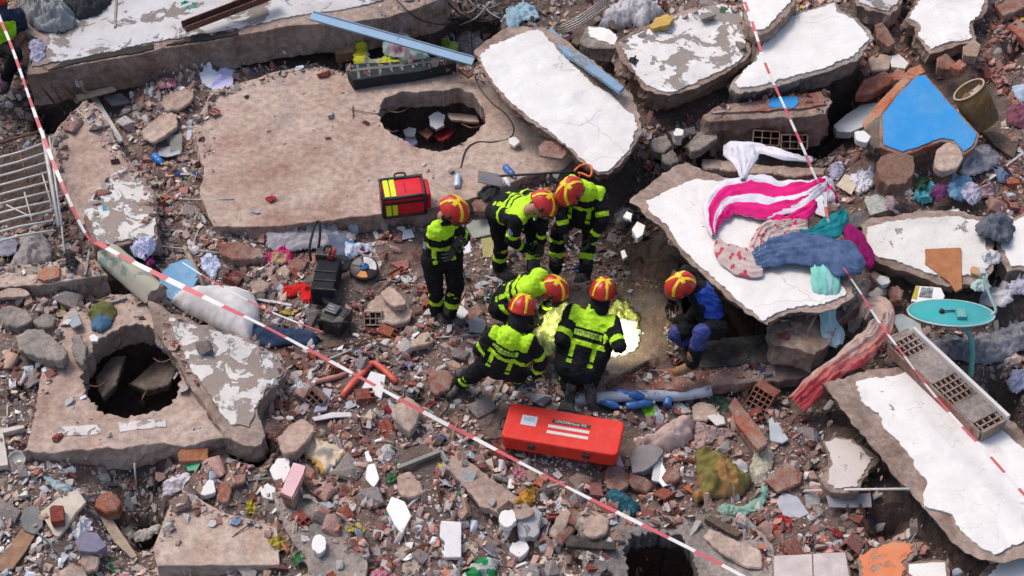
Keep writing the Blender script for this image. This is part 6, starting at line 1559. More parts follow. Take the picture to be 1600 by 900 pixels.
def capsule(vs, fs, a, b, ra, rb, seg=14, rings=5, flat=None):
    """closed tapered capsule added to vs/fs; flat = (axis vector, factor) squashes it"""
    a = np.asarray(a, float); b = np.asarray(b, float)
    d = b - a; L = np.linalg.norm(d)
    d = d / L if L > 1e-6 else np.array([0, 0, 1.0])
    u = np.cross(d, [0, 0, 1.0])
    if np.linalg.norm(u) < 1e-3: u = np.cross(d, [1.0, 0, 0])
    u /= np.linalg.norm(u); w = np.cross(d, u)
    s = len(vs); rows = []
    for i in range(1, rings + 1):
        t = math.pi / 2 * (1 - i / rings); rows.append((a - d * ra * math.sin(t), ra * math.cos(t)))
    for i in range(rings):
        t = math.pi / 2 * (i / rings); rows.append((b + d * rb * math.sin(t), rb * math.cos(t)))
    vs.append(a - d * ra)
    for c, r_ in rows:
        for k in range(seg):
            q = 2 * math.pi * k / seg
            o = (u * math.cos(q) + w * math.sin(q)) * r_
            if flat is not None:
                f = np.asarray(flat[0]); o = o - f * (o @ f) * (1 - flat[1])
            vs.append(c + o)
    vs.append(b + d * rb)
    n = len(rows)
    for k in range(seg): fs.append((s, s + 1 + (k + 1) % seg, s + 1 + k))
    for i in range(n - 1):
        for k in range(seg):
            p = s + 1 + i * seg
            fs.append((p + k, p + (k + 1) % seg, p + seg + (k + 1) % seg, p + seg + k))
    e = s + 1 + n * seg; p = s + 1 + (n - 1) * seg
    for k in range(seg): fs.append((e, p + k, p + (k + 1) % seg))

def fuse(name, vs, fs, voxel, smooth_it=4, decimate=None):
    """one continuous surface out of overlapping solids"""
    me = mesh_from('tmp', vs, fs)
    bm = bmesh.new(); bm.from_mesh(me); bmesh.ops.recalc_face_normals(bm, faces=bm.faces[:]); bm.to_mesh(me); bm.free()
    ob = bpy.data.objects.new('tmp', me); col.objects.link(ob)
    r_ = ob.modifiers.new('r', 'REMESH'); r_.mode = 'VOXEL'; r_.voxel_size = voxel; r_.adaptivity = 0
    if smooth_it:
        s_ = ob.modifiers.new('s', 'SMOOTH'); s_.factor = .5; s_.iterations = smooth_it
    if decimate:
        d_ = ob.modifiers.new('d', 'DECIMATE'); d_.ratio = decimate
    dg = bpy.context.evaluated_depsgraph_get(); dg.update()
    out = bpy.data.meshes.new_from_object(ob.evaluated_get(dg))
    out.name = name
    col.objects.unlink(ob); bpy.data.objects.remove(ob); bpy.data.meshes.remove(me)
    out.polygons.foreach_set('use_smooth', [True] * len(out.polygons))
    out.materials.clear()
    return out

def make_head():
    vs, fs = [], []
    C = lambda a, b, ra, rb, **k: capsule(vs, fs, a, b, ra, rb, **k)
    C((0, -.015, .03), (0, .02, .03), .078, .076)       # skull
    C((0, .035, -.02), (0, .05, -.055), .055, .038)     # jaw
    C((0, .03, -.03), (0, .01, -.03), .058, .06)
    C((0, .092, .005), (0, .108, -.022), .010, .014)    # nose
    C((-.03, .085, .022), (.03, .085, .022), .011, .011)  # brow
    C((-.017, .083, -.052), (.017, .083, -.052), .008, .008)  # lips
    C((0, .078, -.078), (0, .082, -.078), .014, .014)   # chin
    for s in (-1, 1):
        C((s * .079, -.004, .012), (s * .081, -.010, -.022), .015, .010)
        C((s * .035, .066, -.012), (s * .03, .07, -.02), .018, .018)
    C((0, -.01, -.04), (0, -.03, -.13), .055, .06)      # neck
    me = fuse('head', vs, fs, .0055, 3); me.materials.append(SKIN); return me

def make_hand(sgn):
    """gloved hand, along +Y, palm facing -Z, fingers curled, thumb from the side"""
    vs, fs = [], []
    C = lambda a, b, ra, rb, **k: capsule(vs, fs, a, b, ra, rb, seg=10, rings=3, **k)
    C((-.018, .0, 0), (-.024, .075, 0), .022, .020, flat=((0, 0, 1), .75)); C((.018, .0, 0), (.026, .07, 0), .022, .019, flat=((0, 0, 1), .75)); C((0, 0, 0), (0, .075, 0), .024, .021, flat=((0, 0, 1), .75))
    C((0, -.05, 0), (0, 0, 0), .034, .028)
    for i, (x, L, c) in enumerate(((-.036, .036, .55), (-.0125, .042, .62), (.0125, .039, .70), (.036, .030, .80))):
        p = np.array([x, .082, 0.0]); a = .25 + .1 * i
        for k, f in enumerate((1, .72, .55)):
            q = p + np.array([x * .06, math.cos(a) * L * f, -math.sin(a) * L * f])
            C(p, q, .0105 - .001 * k, .0098 - .001 * k); p = q; a += c
    p = np.array([-.034, .012, -.004])
    for v, r_ in (((-.028, .026, -.012), .013), ((-.010, .028, -.014), .011), ((.004, .02, -.012), .0095)):
        q = p + np.array(v); C(p, q, r_, r_ * .92); p = q
    for v in vs: v[0] *= sgn
    return fuse('glove', vs, fs, .0042, 1)

def make_boot():
    vs, fs = [], []
    C = lambda a, b, ra, rb, **k: capsule(vs, fs, a, b, ra, rb, seg=12, rings=4, **k)
    C((0, 0, .20), (0, 0, .07), .062, .056); C((0, -.02, .055), (0, .14, .040), .050, .042); C((0, .14, .04), (0, .175, .036), .044, .036)
    C((0, -.03, .02), (0, .17, .018), .050, .047, flat=((0, 0, 1), .42))
    C((-.02, .1, .02), (-.015, .17, .018), .035, .03, flat=((0, 0, 1), .5)); C((.02, .1, .02), (.015, .17, .018), .035, .03, flat=((0, 0, 1), .5))
    return fuse('boot', vs, fs, .007, 2)

HEAD = make_head(); HANDS = {1: make_hand(1), -1: make_hand(-1)}; BOOT = make_boot()
_boots = {}; _hands = {}
def with_mat(me, m, cache):
    k = (me.name, m.name)
    if k not in cache:
        c = me.copy(); c.materials.clear(); c.materials.append(m); cache[k] = c
    return cache[k]

def helmet_parts(root, loc, rot):
    """shell, flame stripes, visor, rim, lamp"""
    a, b, c = .128, .160, .128
    h = empty('helmet', (0, 0, 0)); h.parent = root; h.location = loc; h.rotation_euler = rot
    seg, rn = 48, 22
    def pt(i, k, off=0.0):
        t = math.pi * .60 * i / rn; w = 2 * math.pi * k / seg
        d = Vector((math.sin(t) * math.cos(w), math.sin(t) * math.sin(w), math.cos(t)))
        flare = 1 + .10 * max(0, (i / rn - .82) / .18)
        ridge = .008 * math.exp(-(d.x / .10) ** 2) + .004 * math.exp(-((abs(d.x) - .45) / .08) ** 2)
        return Vector((d.x * (a + off + ridge) * flare, d.y * (b + off) * flare + .0, d.z * (c + off + ridge) + (.010 * d.y if d.z < .1 else 0))), d
    vs = [pt(i, k)[0] for i in range(rn + 1) for k in range(seg)]
    fs = [(i * seg + k, (i + 1) * seg + k, (i + 1) * seg + (k + 1) % seg, i * seg + (k + 1) % seg) for i in range(rn) for k in range(seg)]
    nv = len(vs)
    vs += [v * .955 for v in vs]; fs += [tuple(nv + q for q in reversed(f)) for f in fs]
    fs += [(rn * seg + k, rn * seg + (k + 1) % seg, nv + rn * seg + (k + 1) % seg, nv + rn * seg + k)[::-1] for k in range(seg)]
    link('shell', mesh_from('shell', vs, fs, True), HRED, h)
    # flame bands: thin sheets standing off the shell
    seg, rn = 96, 44
    P_ = [[pt2 for pt2 in ()]]
    def pt3(i, k, off):
        t = math.pi * .60 * i / rn; w = 2 * math.pi * k / seg
        d = Vector((math.sin(t) * math.cos(w), math.sin(t) * math.sin(w), math.cos(t)))
        flare = 1 + .10 * max(0, (i / rn - .82) / .18)
        ridge = .008 * math.exp(-(d.x / .10) ** 2) + .004 * math.exp(-((abs(d.x) - .45) / .08) ** 2)
        return Vector((d.x * (a + off + ridge) * flare, d.y * (b + off) * flare, d.z * (c + off + ridge) + (.010 * d.y if d.z < .1 else 0))), d
    vs, fs = [], []; ix = {}
    def vid(i, k):
        k %= seg
        if (i, k) not in ix: ix[(i, k)] = len(vs); vs.append(pt3(i, k, .0025)[0])
        return ix[(i, k)]
    for i in range(1, rn):
        for k in range(seg):
            d = pt3(i + .5, k + .5, 0)[1]; x, y, z = abs(d.x), d.y, d.z
            band = abs(x - (.16 + .50 * max(0, y + .25))) < .12 and y > -.35 and z > .05          # two horns forward
            back = y <= -.2 and abs(x - .42 * (-.2 - y) * 1.5 - .12) < .13 and z > -.15
            bar = abs(y + .28) < .13 and x < .6 and z > .3
            if band or back or bar: fs.append((vid(i, k), vid(i + 1, k), vid(i + 1, k + 1), vid(i, k + 1)))
    st = link('flame_stripe', mesh_from('flame_stripe', vs, fs, True), HYEL, h)
    sm = st.modifiers.new('thick', 'SOLIDIFY'); sm.thickness = .002; sm.offset = 1
    # visor at the front (+Y)
    vs, fs = [], []
    for i in range(5):
        for k in range(13):
            w = R(25 + 130 * k / 12); zz = .005 - .075 * i / 4
            r1 = 1.03 - .05 * (i / 4) ** 2
            vs.append(Vector((math.cos(w) * a * 1.02 * r1, math.sin(w) * b * 1.02 * r1, zz)))
    for i in range(4):
        for k in range(12): fs.append((i * 13 + k, i * 13 + k + 1, (i + 1) * 13 + k + 1, (i + 1) * 13 + k))
    v = link('visor', mesh_from('visor', vs, fs, True), VISOR, h); m_ = v.modifiers.new('thick', 'SOLIDIFY'); m_.thickness = .004
    for s in (-1, 1):
        link('side_boss', lathe_mesh('side_boss', [(0, 0), (.026, 0), (.026, .014), (.015, .02), (0, .02)], 14), BLK, h, (s * .128, .01, -.005), (0, s * math.pi / 2, 0))
    return h

BL = dict(spine=.47, sh=.185, ua=.29, fa=.25, hip=.105, th=.43, shin=.41)
def person(label, J, look, hup=(0, 0, 1), style='fire', s=1.0, toes=None, text=None, patch=None, hands=(None, None), zb=0.0, curtain=False, hide=()):
    """J: joint -> (photo x, photo y, height); bones keep human lengths by sliding each joint along its line of sight"""
    W_ = {}
    def put(n, ref=None, L=None):
        q = J[n]; g = P(q[0], q[1], q[2] + zb)
        if ref is not None:
            L = L * s; a = W_[ref]; d = ray(q[0], q[1]); oc = CAM - a
            bb = d @ oc; cc = oc @ oc - L * L; disc = bb * bb - cc
            if disc > 0:
                t1, t2 = -bb - math.sqrt(disc), -bb + math.sqrt(disc)
                c1, c2 = CAM + d * t1, CAM + d * t2
                g = c1 if np.linalg.norm(c1 - g) < np.linalg.norm(c2 - g) else c2
            else:
                c = CAM + d * (-bb); g = a + (c - a) / np.linalg.norm(c - a) * L
        W_[n] = g
    put('pelvis'); put('chest', 'pelvis', BL['spine'])
    put('shL', 'chest', BL['sh']); put('shR', 'chest', BL['sh']); put('elL', 'shL', BL['ua']); put('elR', 'shR', BL['ua']); put('haL', 'elL', BL['fa']); put('haR', 'elR', BL['fa'])
    put('head', 'chest', .25)
    sp = W_['chest'] - W_['pelvis']; sp = sp / np.linalg.norm(sp)
    lat = W_['shR'] - W_['shL']; lat = lat - sp * (lat @ sp); lat /= np.linalg.norm(lat)
    front = np.cross(sp, lat)
    for sd_, sg in (('L', -1), ('R', 1)):
        W_['hip' + sd_] = W_['pelvis'] + lat * sg * BL['hip'] * s
        put('kn' + sd_, 'hip' + sd_, BL['th']); put('an' + sd_, 'kn' + sd_, BL['shin'])
        # feet never go under the ground
        a = W_['an' + sd_]; g = float(hz(a[0], a[1], H0))
        if a[2] < g + .10: W_['an' + sd_] = a + np.array([0, 0, g + .10 - a[2]])
    org = np.array([W_['pelvis'][0], W_['pelvis'][1], float(hz(W_['pelvis'][0], W_['pelvis'][1], H0))])
    root = empty('person', tuple(org)); tag(root, label, 'person')
    w = {k: (v - org) for k, v in W_.items()}
    vs, fs = [], []
    C = lambda a, b, ra, rb, **k: capsule(vs, fs, a, b, ra * s, rb * s, **k)
    pe, ch = w['pelvis'], w['chest']
    mid = (pe + ch) / 2 - front * .015
    fl = (front, .84)
    C(pe, mid, .150, .148, flat=fl); C(mid, ch - sp * .08, .150, .145, flat=fl)
    C(w['hipL'] - sp * .02, w['shL'] - sp * .16, .105, .100); C(w['hipR'] - sp * .02, w['shR'] - sp * .16, .105, .100)
    C(w['shL'] - sp * .04, w['shR'] - sp * .04, .088, .088); C(w['shL'] - sp * .04 - lat * -.05, w['shR'] - sp * .12, .08, .09)
    C(w['hipL'], w['hipR'], .115, .115)
    neck = w['head'] - (w['head'] - ch) * .35
    C(ch - sp * .05, neck, .085, .075)
    bones = [('spine', pe, ch, .15), ('collar', ch, neck, .07)]
    for sd_ in 'LR':
        C(w['sh' + sd_], w['el' + sd_], .080, .064); C(w['el' + sd_], w['ha' + sd_], .066, .050)
        C(w['hip' + sd_], w['kn' + sd_], .112, .084); C(w['kn' + sd_], w['an' + sd_], .086, .072)
        C(w['kn' + sd_], w['kn' + sd_], .088, .088)
        bones += [('ua', w['sh' + sd_], w['el' + sd_], .07), ('fa', w['el' + sd_], w['ha' + sd_], .055), ('th', w['hip' + sd_], w['kn' + sd_], .09), ('shin', w['kn' + sd_], w['an' + sd_], .075)]
    me = fuse('body', vs, fs, .0098, 5)
    n = len(me.vertices); co = np.empty(n * 3, np.float32); me.vertices.foreach_get('co', co); co = co.reshape(-1, 3).astype(float)
    nr = np.empty(n * 3, np.float32); me.vertex_normals.foreach_get('vector', nr); nr = nr.reshape(-1, 3)
    sd2 = nseed()
    # creases of heavy cloth
    q1 = fbm(co[:, 0] * 7 + co[:, 2] * 5 + sd2, co[:, 1] * 7 - co[:, 2] * 6, 3, sd2 % 40)
    q2 = 1 - np.abs(fbm(co[:, 0] * 14 + co[:, 2] * 9 + sd2, co[:, 1] * 12 + co[:, 2] * 10, 3, sd2 % 30)) * 3
    co2 = co + nr * (.012 * q1 + .008 * np.clip(q2, -1, 1))[:, None]
    me.vertices.foreach_set('co', co2.astype(np.float32).ravel()); me.update()
    m = len(me.polygons); fc = np.empty(m * 3, np.float32); me.polygons.foreach_get('center', fc); fc = fc.reshape(-1, 3).astype(float)
    best = np.full(m, 9.0); bi = np.zeros(m, int); bt = np.zeros(m)
    for i, (nm, a, b, r_) in enumerate(bones):
        ab = b - a; t = np.clip(((fc - a) @ ab) / (ab @ ab), 0, 1)
        d = np.linalg.norm(fc - (a + t[:, None] * ab), axis=1) - r_
        k = d < best; best[k] = d[k]; bi[k] = i; bt[k] = t[k]
    names = np.array([b[0] for b in bones])[bi]
    rel = fc - pe; u = (rel @ sp) / (BL['spine'] * s); x = rel @ lat / s; f = rel @ front
    mi = np.zeros(m, int)     # 0 dark 1 hi-vis 2 silver 3 blue 4 skin 5 navy
    tors = (names == 'spine') | (names == 'collar')
    if style == 'fire':
        armtop = (names == 'ua') & (bt < .34)
        mi[(tors | armtop) & (u > .80) & (u < 1.16) & (np.abs(x) < .205) & (names != 'collar')] = 1
        mi[(tors | armtop) & (u > .97) & (np.abs(x) < .20) & (f < .06) & (names != 'collar')] = 1
        mi[tors & (u > .64) & (u < .75) & (np.abs(x) < .135) & (f < 0)] = 1
        mi[tors & (u > .46) & (u < .56)] = 1
        mi[tors & (np.abs(np.abs(x) - .10) < .020) & (u > .20) & (u < .5)] = 1
        mi[tors & (np.abs(np.abs(x) - .10) < .024) & (u > .08) & (u < .15)] = 1
        mi[(names == 'ua') & (bt > .66) & (bt < .84)] = 1
        mi[(names == 'fa') & (bt > .55) & (bt < .74)] = 1
        mi[(names == 'shin') & (bt > .50) & (bt < .66)] = 1
        mi[(names == 'shin') & (bt > .08) & (bt < .30) & (fbm(fc[:, 0] * 20, fc[:, 1] * 20 + fc[:, 2] * 20, 2, 9) > .25)] = 1
    elif style == 'vest':
        mi[tors & (u > .22) & (u < 1.02) & (np.abs(x) < .19)] = 3
        mi[tors & (f > .07)] = 0
        mi[(names == 'shin') & (bt < .44)] = 6; mi[(names == 'th') & (bt > .95)] = 6
        mi[(names == 'ua') & (bt > .55) & (bt < .8) & (f < .02)] = 0
    else:
        mi[:] = 5
        mi[tors & (u > .2) & (u < .95)] = 1
        mi[(names == 'fa')] = 4; mi[(names == 'ua') & (bt > .75)] = 4
        mi[(names == 'th') | (names == 'shin')] = 0
    me.polygons.foreach_set('material_index', mi.astype(np.int32))
    body = link('body', me, [NAVY, HIVIS, SILV, VBLUE, SKIN, VNAVY, m_simple('pad_blue', (.03, .05, .24), .7, 0, .3, .35, 8, .003, .2)], root)
    # head and helmet
    lk = Vector(look).normalized(); up = Vector(hup).normalized(); xr = lk.cross(up).normalized(); up = xr.cross(lk).normalized()
    rot = Matrix((xr, lk, up)).transposed().to_euler()
    hd = Vector(w['head'])
    link('head', HEAD, None, root, hd, rot)
    ho = hd + up * .045 * s
    hp = helmet_parts(root, ho, rot)
    if curtain:
        vv, ff = [], []
        capsule(vv, ff, hd - lk * .03 + up * .01, hd - lk * .05 - up * .13, .10, .105)
        cm = fuse('neck_curtain', vv, ff, .012, 3); link('neck_curtain', cm, NAVY, root)
    # gloves, boots
    for i, sd_ in enumerate('LR'):
        if 'ha' + sd_ in hide: continue
        d = Vector(w['ha' + sd_] - w['el' + sd_]).normalized(); side = Vector(lat) * (1 if sd_ == 'R' else -1)
        zz = (side - d * side.dot(d)); zz = zz.normalized() if zz.length > .1 else d.orthogonal().normalized()
        xx = d.cross(zz).normalized()
        gm = with_mat(HANDS[-1 if sd_ == 'R' else 1], hands[i] or GLOVEM, _hands)
        g = link('glove', gm, None, root, Vector(w['ha' + sd_]) + d * .045, Matrix((xx, d, zz)).transposed().to_euler())
        g.scale = (s * 1.12,) * 3
    for i, sd_ in enumerate('LR'):
        if 'an' + sd_ in hide: continue
        an = Vector(w['an' + sd_]); kn = Vector(w['kn' + sd_]); upb = (kn - an).normalized()
        if toes and toes[i] is not None: fd = Vector(toes[i])
        else: fd = Vector(front)
        fd = (fd - upb * fd.dot(upb) * (1 if toes and toes[i] is not None and len(toes[i]) > 3 else .85)).normalized()
        if abs(upb.z) > .75:
            fd.z = 0; fd.normalize(); upv = Vector((0, 0, 1))
        else:
            upv = (upb - fd * upb.dot(fd)).normalized()
        bx = fd.cross(upv).normalized(); upv = bx.cross(fd)
        bmh = with_mat(BOOT, BOOTB if style == 'vest' and sd_ == 'L' else BOOTM, _boots)
        b = link('boot', bmh, None, root, an - upv * .10, Matrix((bx, fd, upv)).transposed().to_euler()); b.scale = (s * 1.06,) * 3
    # lettering on the back, laid on the cloth
    if text or patch:
        bvh = BVHTree.FromPolygons([tuple(v) for v in co2], [tuple(p.vertices) for p in me.polygons])
    def project(me2, o_, ux, uy, dirn, off=.004):
        for v in me2.vertices:
            p = Vector(o_) + Vector(ux) * v.co.x + Vector(uy) * v.co.y
            h_ = bvh.ray_cast(p - Vector(dirn) * .5, Vector(dirn))
            if h_[0] is not None: v.co = h_[0] - Vector(dirn) * (off + v.co.z)
            else: v.co = p
    if text:
        t = text_obj('back_lettering', text, .064 * s, S_('lettering_grey', (.17,.20,.13), .5, var=.1), root, (0, 0, 0), .001)
        # viewer behind the back: right is the wearer's right
        project(t.data, pe + sp * .695 * BL['spine'] * s, lat, sp, front)
    if patch:
        bone = {'L': ('shL', 'elL'), 'R': ('shR', 'elR')}[patch]
        bm = bmesh.new(); bmesh.ops.create_circle(bm, cap_ends=True, segments=20, radius=.042); bmesh.ops.triangulate(bm, faces=bm.faces[:]); bmesh.ops.subdivide_edges(bm, edges=bm.edges[:], cuts=2, use_grid_fill=True)
        me3 = bpy.data.meshes.new('sleeve_patch'); bm.to_mesh(me3); bm.free()
        a, b = w[bone[0]], w[bone[1]]; c = a + (b - a) * .42; outv = lat * (-1 if patch == 'R' else 1)
        dn = Vector(outv); uy = Vector(a - b).normalized(); uy = (uy - dn * uy.dot(dn)).normalized(); ux = uy.cross(-dn)
        sp_ = link('sleeve_patch', me3, S_('patch_blue', (.10,.15,.25), .5, var=.5, s=30, c2=(.35,.42,.5)) if style == 'fire' else S_('patch_red', (.5,.05,.05), .5, var=.3, s=60, c2=(.7,.65,.65)), root)
        project(me3, c, ux, uy, dn)
    # the gravel stays off the feet only
    return root, W_

v3 = lambda *a: a
person('firefighter standing upright at the left of the group, looking down at his hands',
  dict(pelvis=(690,402,.93), chest=(688,353,1.38), head=(707,331,1.52), shR=(675,366,1.30), shL=(706,352,1.32), elR=(680,400,1.08), haR=(703,386,1.02), elL=(724,372,1.08), haL=(711,388,1.02),
       knR=(680,448,.5), anR=(682,486,.1), knL=(712,446,.52), anL=(702,494,.1)), (.75,-.45,-.62), (.45,-.1,.9), toes=[(.9,-.5,0), (.7,-.7,0)], patch='R')
person('firefighter bending forward in the middle of the back row',
  dict(pelvis=(786,322,.92), chest=(824,326,1.18), head=(845,322,1.22), shR=(812,342,1.1), shL=(836,312,1.18), elR=(797,374,.95), haR=(817,388,.72), elL=(848,348,.98), haL=(846,376,.74),
       knR=(783,378,.5), anR=(780,418,.1), knL=(835,368,.52), anL=(834,424,.1)), (.62,-.45,-.75), (.75,0,.6), toes=[(.8,-.6,0), (.8,-.6,0)], patch='R')
person('firefighter leaning down at the right of the back row beside the orange spade grip',
  dict(pelvis=(908,338,.92), chest=(914,292,1.3), head=(893,300,1.36), shL=(936,302,1.22), shR=(893,284,1.34), elL=(943,346,1.0), haL=(926,372,.82), elR=(874,326,1.08), haR=(882,362,.85),
       knR=(872,364,.5), anR=(868,418,.1), knL=(922,366,.52), anL=(914,430,.1)), (-.45,-.5,-.7), (-.5,-.45,.75), toes=[(-.4,-.9,0), (-.5,-.9,0)])
person('firefighter bent double over the foil blanket, behind the one with legs spread wide',
  dict(pelvis=(788,470,.72), chest=(832,446,.98), head=(862,455,.98), shR=(816,466,.92), shL=(846,430,.98), elR=(784,486,.76), haR=(812,502,.6), elL=(866,462,.76), haL=(848,484,.62),
       knR=(806,500,.5), anR=(786,535,.1), knL=(836,500,.5), anL=(826,538,.1)), (.75,-.35,-.6), (.65,-.1,.75), toes=[(.9,-.4,0), (.9,-.4,0)], hands=(GLOVET, None))
person('firefighter seen from behind with legs spread wide, just left above the long red case',
  dict(pelvis=(780,572,.66), chest=(800,522,1.02), head=(815,486,1.12), shL=(773,522,1.0), shR=(830,534,.98), elL=(749,546,.82), haL=(766,562,.70), elR=(847,562,.80), haR=(838,584,.66),
       knL=(738,586,.5), anL=(720,618,.1), knR=(812,584,.48), anR=(810,612,.1)), (.25,.75,-.55), (.12,.25,.95), toes=[(-.3,-.35,0), (.3,.7,0)], text='MUMAR', curtain=True)
person('kneeling firefighter seen from behind in front of the bright lit patch',
  dict(pelvis=(903,576,.30), chest=(926,494,.80), head=(945,450,.98), shL=(888,486,.82), shR=(961,505,.76), elL=(876,530,.66), haL=(890,520,.5), elR=(968,542,.62), haR=(950,520,.5),
       knL=(882,570,.10), anL=(890,606,.06), knR=(932,570,.10), anR=(922,598,.06)), (.25,.85,-.35), (.1,.2,.95), s=1.1, toes=[(0,-.9,-.3), (0,-.9,-.3)], text='MUMAR', curtain=True)
person('crouching rescuer in a blue vest and blue knee pads below the draped white slab',
  dict(pelvis=(1118,506,.42), chest=(1092,448,.82), head=(1064,448,.90), shR=(1072,424,.86), shL=(1096,480,.74), elR=(1056,448,.66), haR=(1050,468,.5), elL=(1078,498,.56), haL=(1058,500,.4),
       knR=(1056,522,.35), anR=(1084,540,.08), knL=(1096,520,.46), anL=(1082,566,.1)), (-.8,-.35,-.45), (-.4,-.3,.85), style='vest', toes=[(-.9,-.4,0), (-.6,-.8,0)], patch='R')
person('rescuer with a bare forearm, half out of frame in the top left corner',
  dict(pelvis=(-14,70,.45), chest=(4,22,.85), head=(-2,-10,.95), shL=(28,22,.82), shR=(-16,24,.82), elL=(38,50,.62), haL=(22,78,.45), elR=(-24,56,.6), haR=(0,82,.45),
       knL=(24,84,.4), anL=(10,120,.1), knR=(-30,90,.4), anR=(-40,120,.1)), (.2,-.6,-.7), style='plain', toes=[(0,-1,0), (0,-1,0)], hands=(SKIN, SKIN))
# ---------------------------------------------------------------- lit patch with rescue foil
GOLD = m_simple('foil_gold', (.78,.66,.10), .22, .7, .5, .35, 14, .01, 0, (.75,.85,.25))
FOILY = m_simple('foil_yellowgreen', (.50,.56,.10), .3, .25, .5, .45, 12, .01, 0, (.66,.68,.30))
cloth('foil_blanket', 'crumpled yellow-green foil blanket between the two kneeling firefighters', 'foil blanket', [(836,484),(848,466),(866,470),(884,462),(890,480),(884,510),(880,536),(868,552),(850,560),(836,560),(832,530),(836,508)], FOILY, (1,-1), .08, 7, .06, z=.30, crumple=1.0, spacing=.022)
cloth('gold_foil', 'shining gold foil bunched right of the kneeling firefighter', 'foil', [(952,478),(966,464),(982,466),(990,480),(998,492),(1000,508),(984,512),(966,508),(954,498)], GOLD, (1,-.6), .05, 11, .05, crumple=1.0, spacing=.02)
cloth('white_tarp', 'glaring white lit sheet right of the kneeling firefighter', 'sheet', [(950,508),(972,502),(998,506),(999,530),(992,546),(974,552),(950,554),(944,530)], C_('sheet_lit', (.8,.79,.70), rough=.6), (1,.3), .02, 5, .03, crumple=.3)
for a in ((985,520),(970,480)): mark(*a, .1)
def work_light(pp, tt, en, label):
    p = Vector(P(*pp)); tgt = Vector(P(*tt)); o = empty('work_light', p)
    d = (tgt - p).normalized(); q = d.to_track_quat('Z', 'Y').to_euler()
    hsg = link('lamp_housing', lathe_mesh('lamp_housing', [(0, -.05), (.03, -.05), (.038, -.02), (.042, .02), (.036, .02), (.034, .005)], 16), BLK, o, (0, 0, 0), q)
    em = bpy.data.materials.new('lamp_glass'); em.use_nodes = True; b = em.node_tree.nodes['Principled BSDF']; b.inputs['Emission Color'].default_value = (1, .97, .8, 1); b.inputs['Emission Strength'].default_value = 12
    link('lamp_glass', lathe_mesh('lamp_glass', [(0, .006), (.034, .006)], 16), em, o, (0, 0, 0), q)
    l = bpy.data.lights.new('work_light_beam', 'SPOT'); l.energy = en; l.color = (1, 1, .62); l.spot_size = R(72); l.spot_blend = .8; l.shadow_soft_size = .04
    lo = bpy.data.objects.new('work_light_beam', l); col.objects.link(lo); lo.parent = o; lo.location = d * .03; lo.rotation_euler = (-d).to_track_quat('Z', 'Y').to_euler()
    tag(o, label, 'work lamp')
work_light((962,512,.55), (978,522,.02), 42, 'small lit work lamp held over the white sheet beside the kneeling firefighter')
work_light((868,474,.85), (862,520,.1), 13, 'small added fill lamp under the helmet bent over the foil blanket')  # second lamp, added to brighten the foil blanket
# ---------------------------------------------------------------- broken lumps, brick fragments, plaster shards: pieces of their own
def hull_mesh(name, n, dims, rr, flat=False, roundness=0.0):
    bm = bmesh.new()
    for i in range(n):
        v = rr.normal(size=3); v /= np.linalg.norm(v)
        if rr.random() < 0.75: v = np.sign(v) * np.abs(v) ** (0.45 + roundness)
        v = v / max(1, np.abs(v).max()) * (0.8 + 0.2 * rr.random())
        bm.verts.new((v[0] * dims[0] / 2, v[1] * dims[1] / 2, v[2] * dims[2] / 2))
    r = bmesh.ops.convex_hull(bm, input=bm.verts)
    junk = [g for g in r['geom_interior'] if isinstance(g, bmesh.types.BMVert)]
    bmesh.ops.delete(bm, geom=junk, context='VERTS')
    for v in [v for v in bm.verts if not v.link_faces]: bm.verts.remove(v)
    me = bpy.data.meshes.new(name); bm.to_mesh(me); bm.free(); return me

def lump_mesh(name, rr, dims):
    """broken concrete: facets, a chipped face and a gritty surface"""
    me = hull_mesh(name, 16, (1, 1, 1), rr)
    bm = bmesh.new(); bm.from_mesh(me)
    bmesh.ops.subdivide_edges(bm, edges=bm.edges[:], cuts=1, use_grid_fill=True)
    for v in bm.verts:
        nv = Vector(v.co) * 3.2 + Vector((rr.random() * 9, 0, 0)) * 0
        v.co *= 1 + 0.12 * mnoise.noise(nv) + 0.04 * (rr.random() - .5)
        v.co = Vector((v.co.x * dims[0], v.co.y * dims[1], v.co.z * dims[2]))
    bmesh.ops.triangulate(bm, faces=bm.faces[:])
    me2 = bpy.data.meshes.new(name); bm.to_mesh(me2); bm.free(); bpy.data.meshes.remove(me); return me2

def shard_mesh(name, rr, th, n=7):
    """flat broken piece with a ragged outline"""
    a = np.sort(rr.random(n) * 2 * math.pi)
    rad = 0.36 + 0.2 * rr.random(n)
    ring = rough_line([(math.cos(t) * q, math.sin(t) * q * 0.8) for t, q in zip(a, rad)], 0.16, 0.03, int(rr.integers(1000)))
    me = plate_mesh(name, [ring], (0, 0, th / 2, 0, 0), th, None, 0.0, 0.03, int(rr.integers(1000)), (0, 0), 0.0, 1)
    return me

def hollow_mesh(name, rr, nx=2, ny=2, L=1.0, W=0.62, H=0.42, broken=True):
    """piece of a hollow clay block: walls round open channels"""
    bm = bmesh.new(); t = 0.045
    for i in range(nx + 1):
        box_bm(bm, (0, -W / 2 + W * i / nx, 0), (L * (1 if not broken else 0.75 + 0.25 * rr.random()), t, H + t))
    for j in range(ny + 1):
        top = broken and j == ny
        box_bm(bm, ((0.12 if top else 0), 0, -H / 2 + H * j / ny), (L * (0.96 if not top else 0.7), W + t * .9, t * .98))
    me = bpy.data.meshes.new(name); bm.to_mesh(me); bm.free(); return me

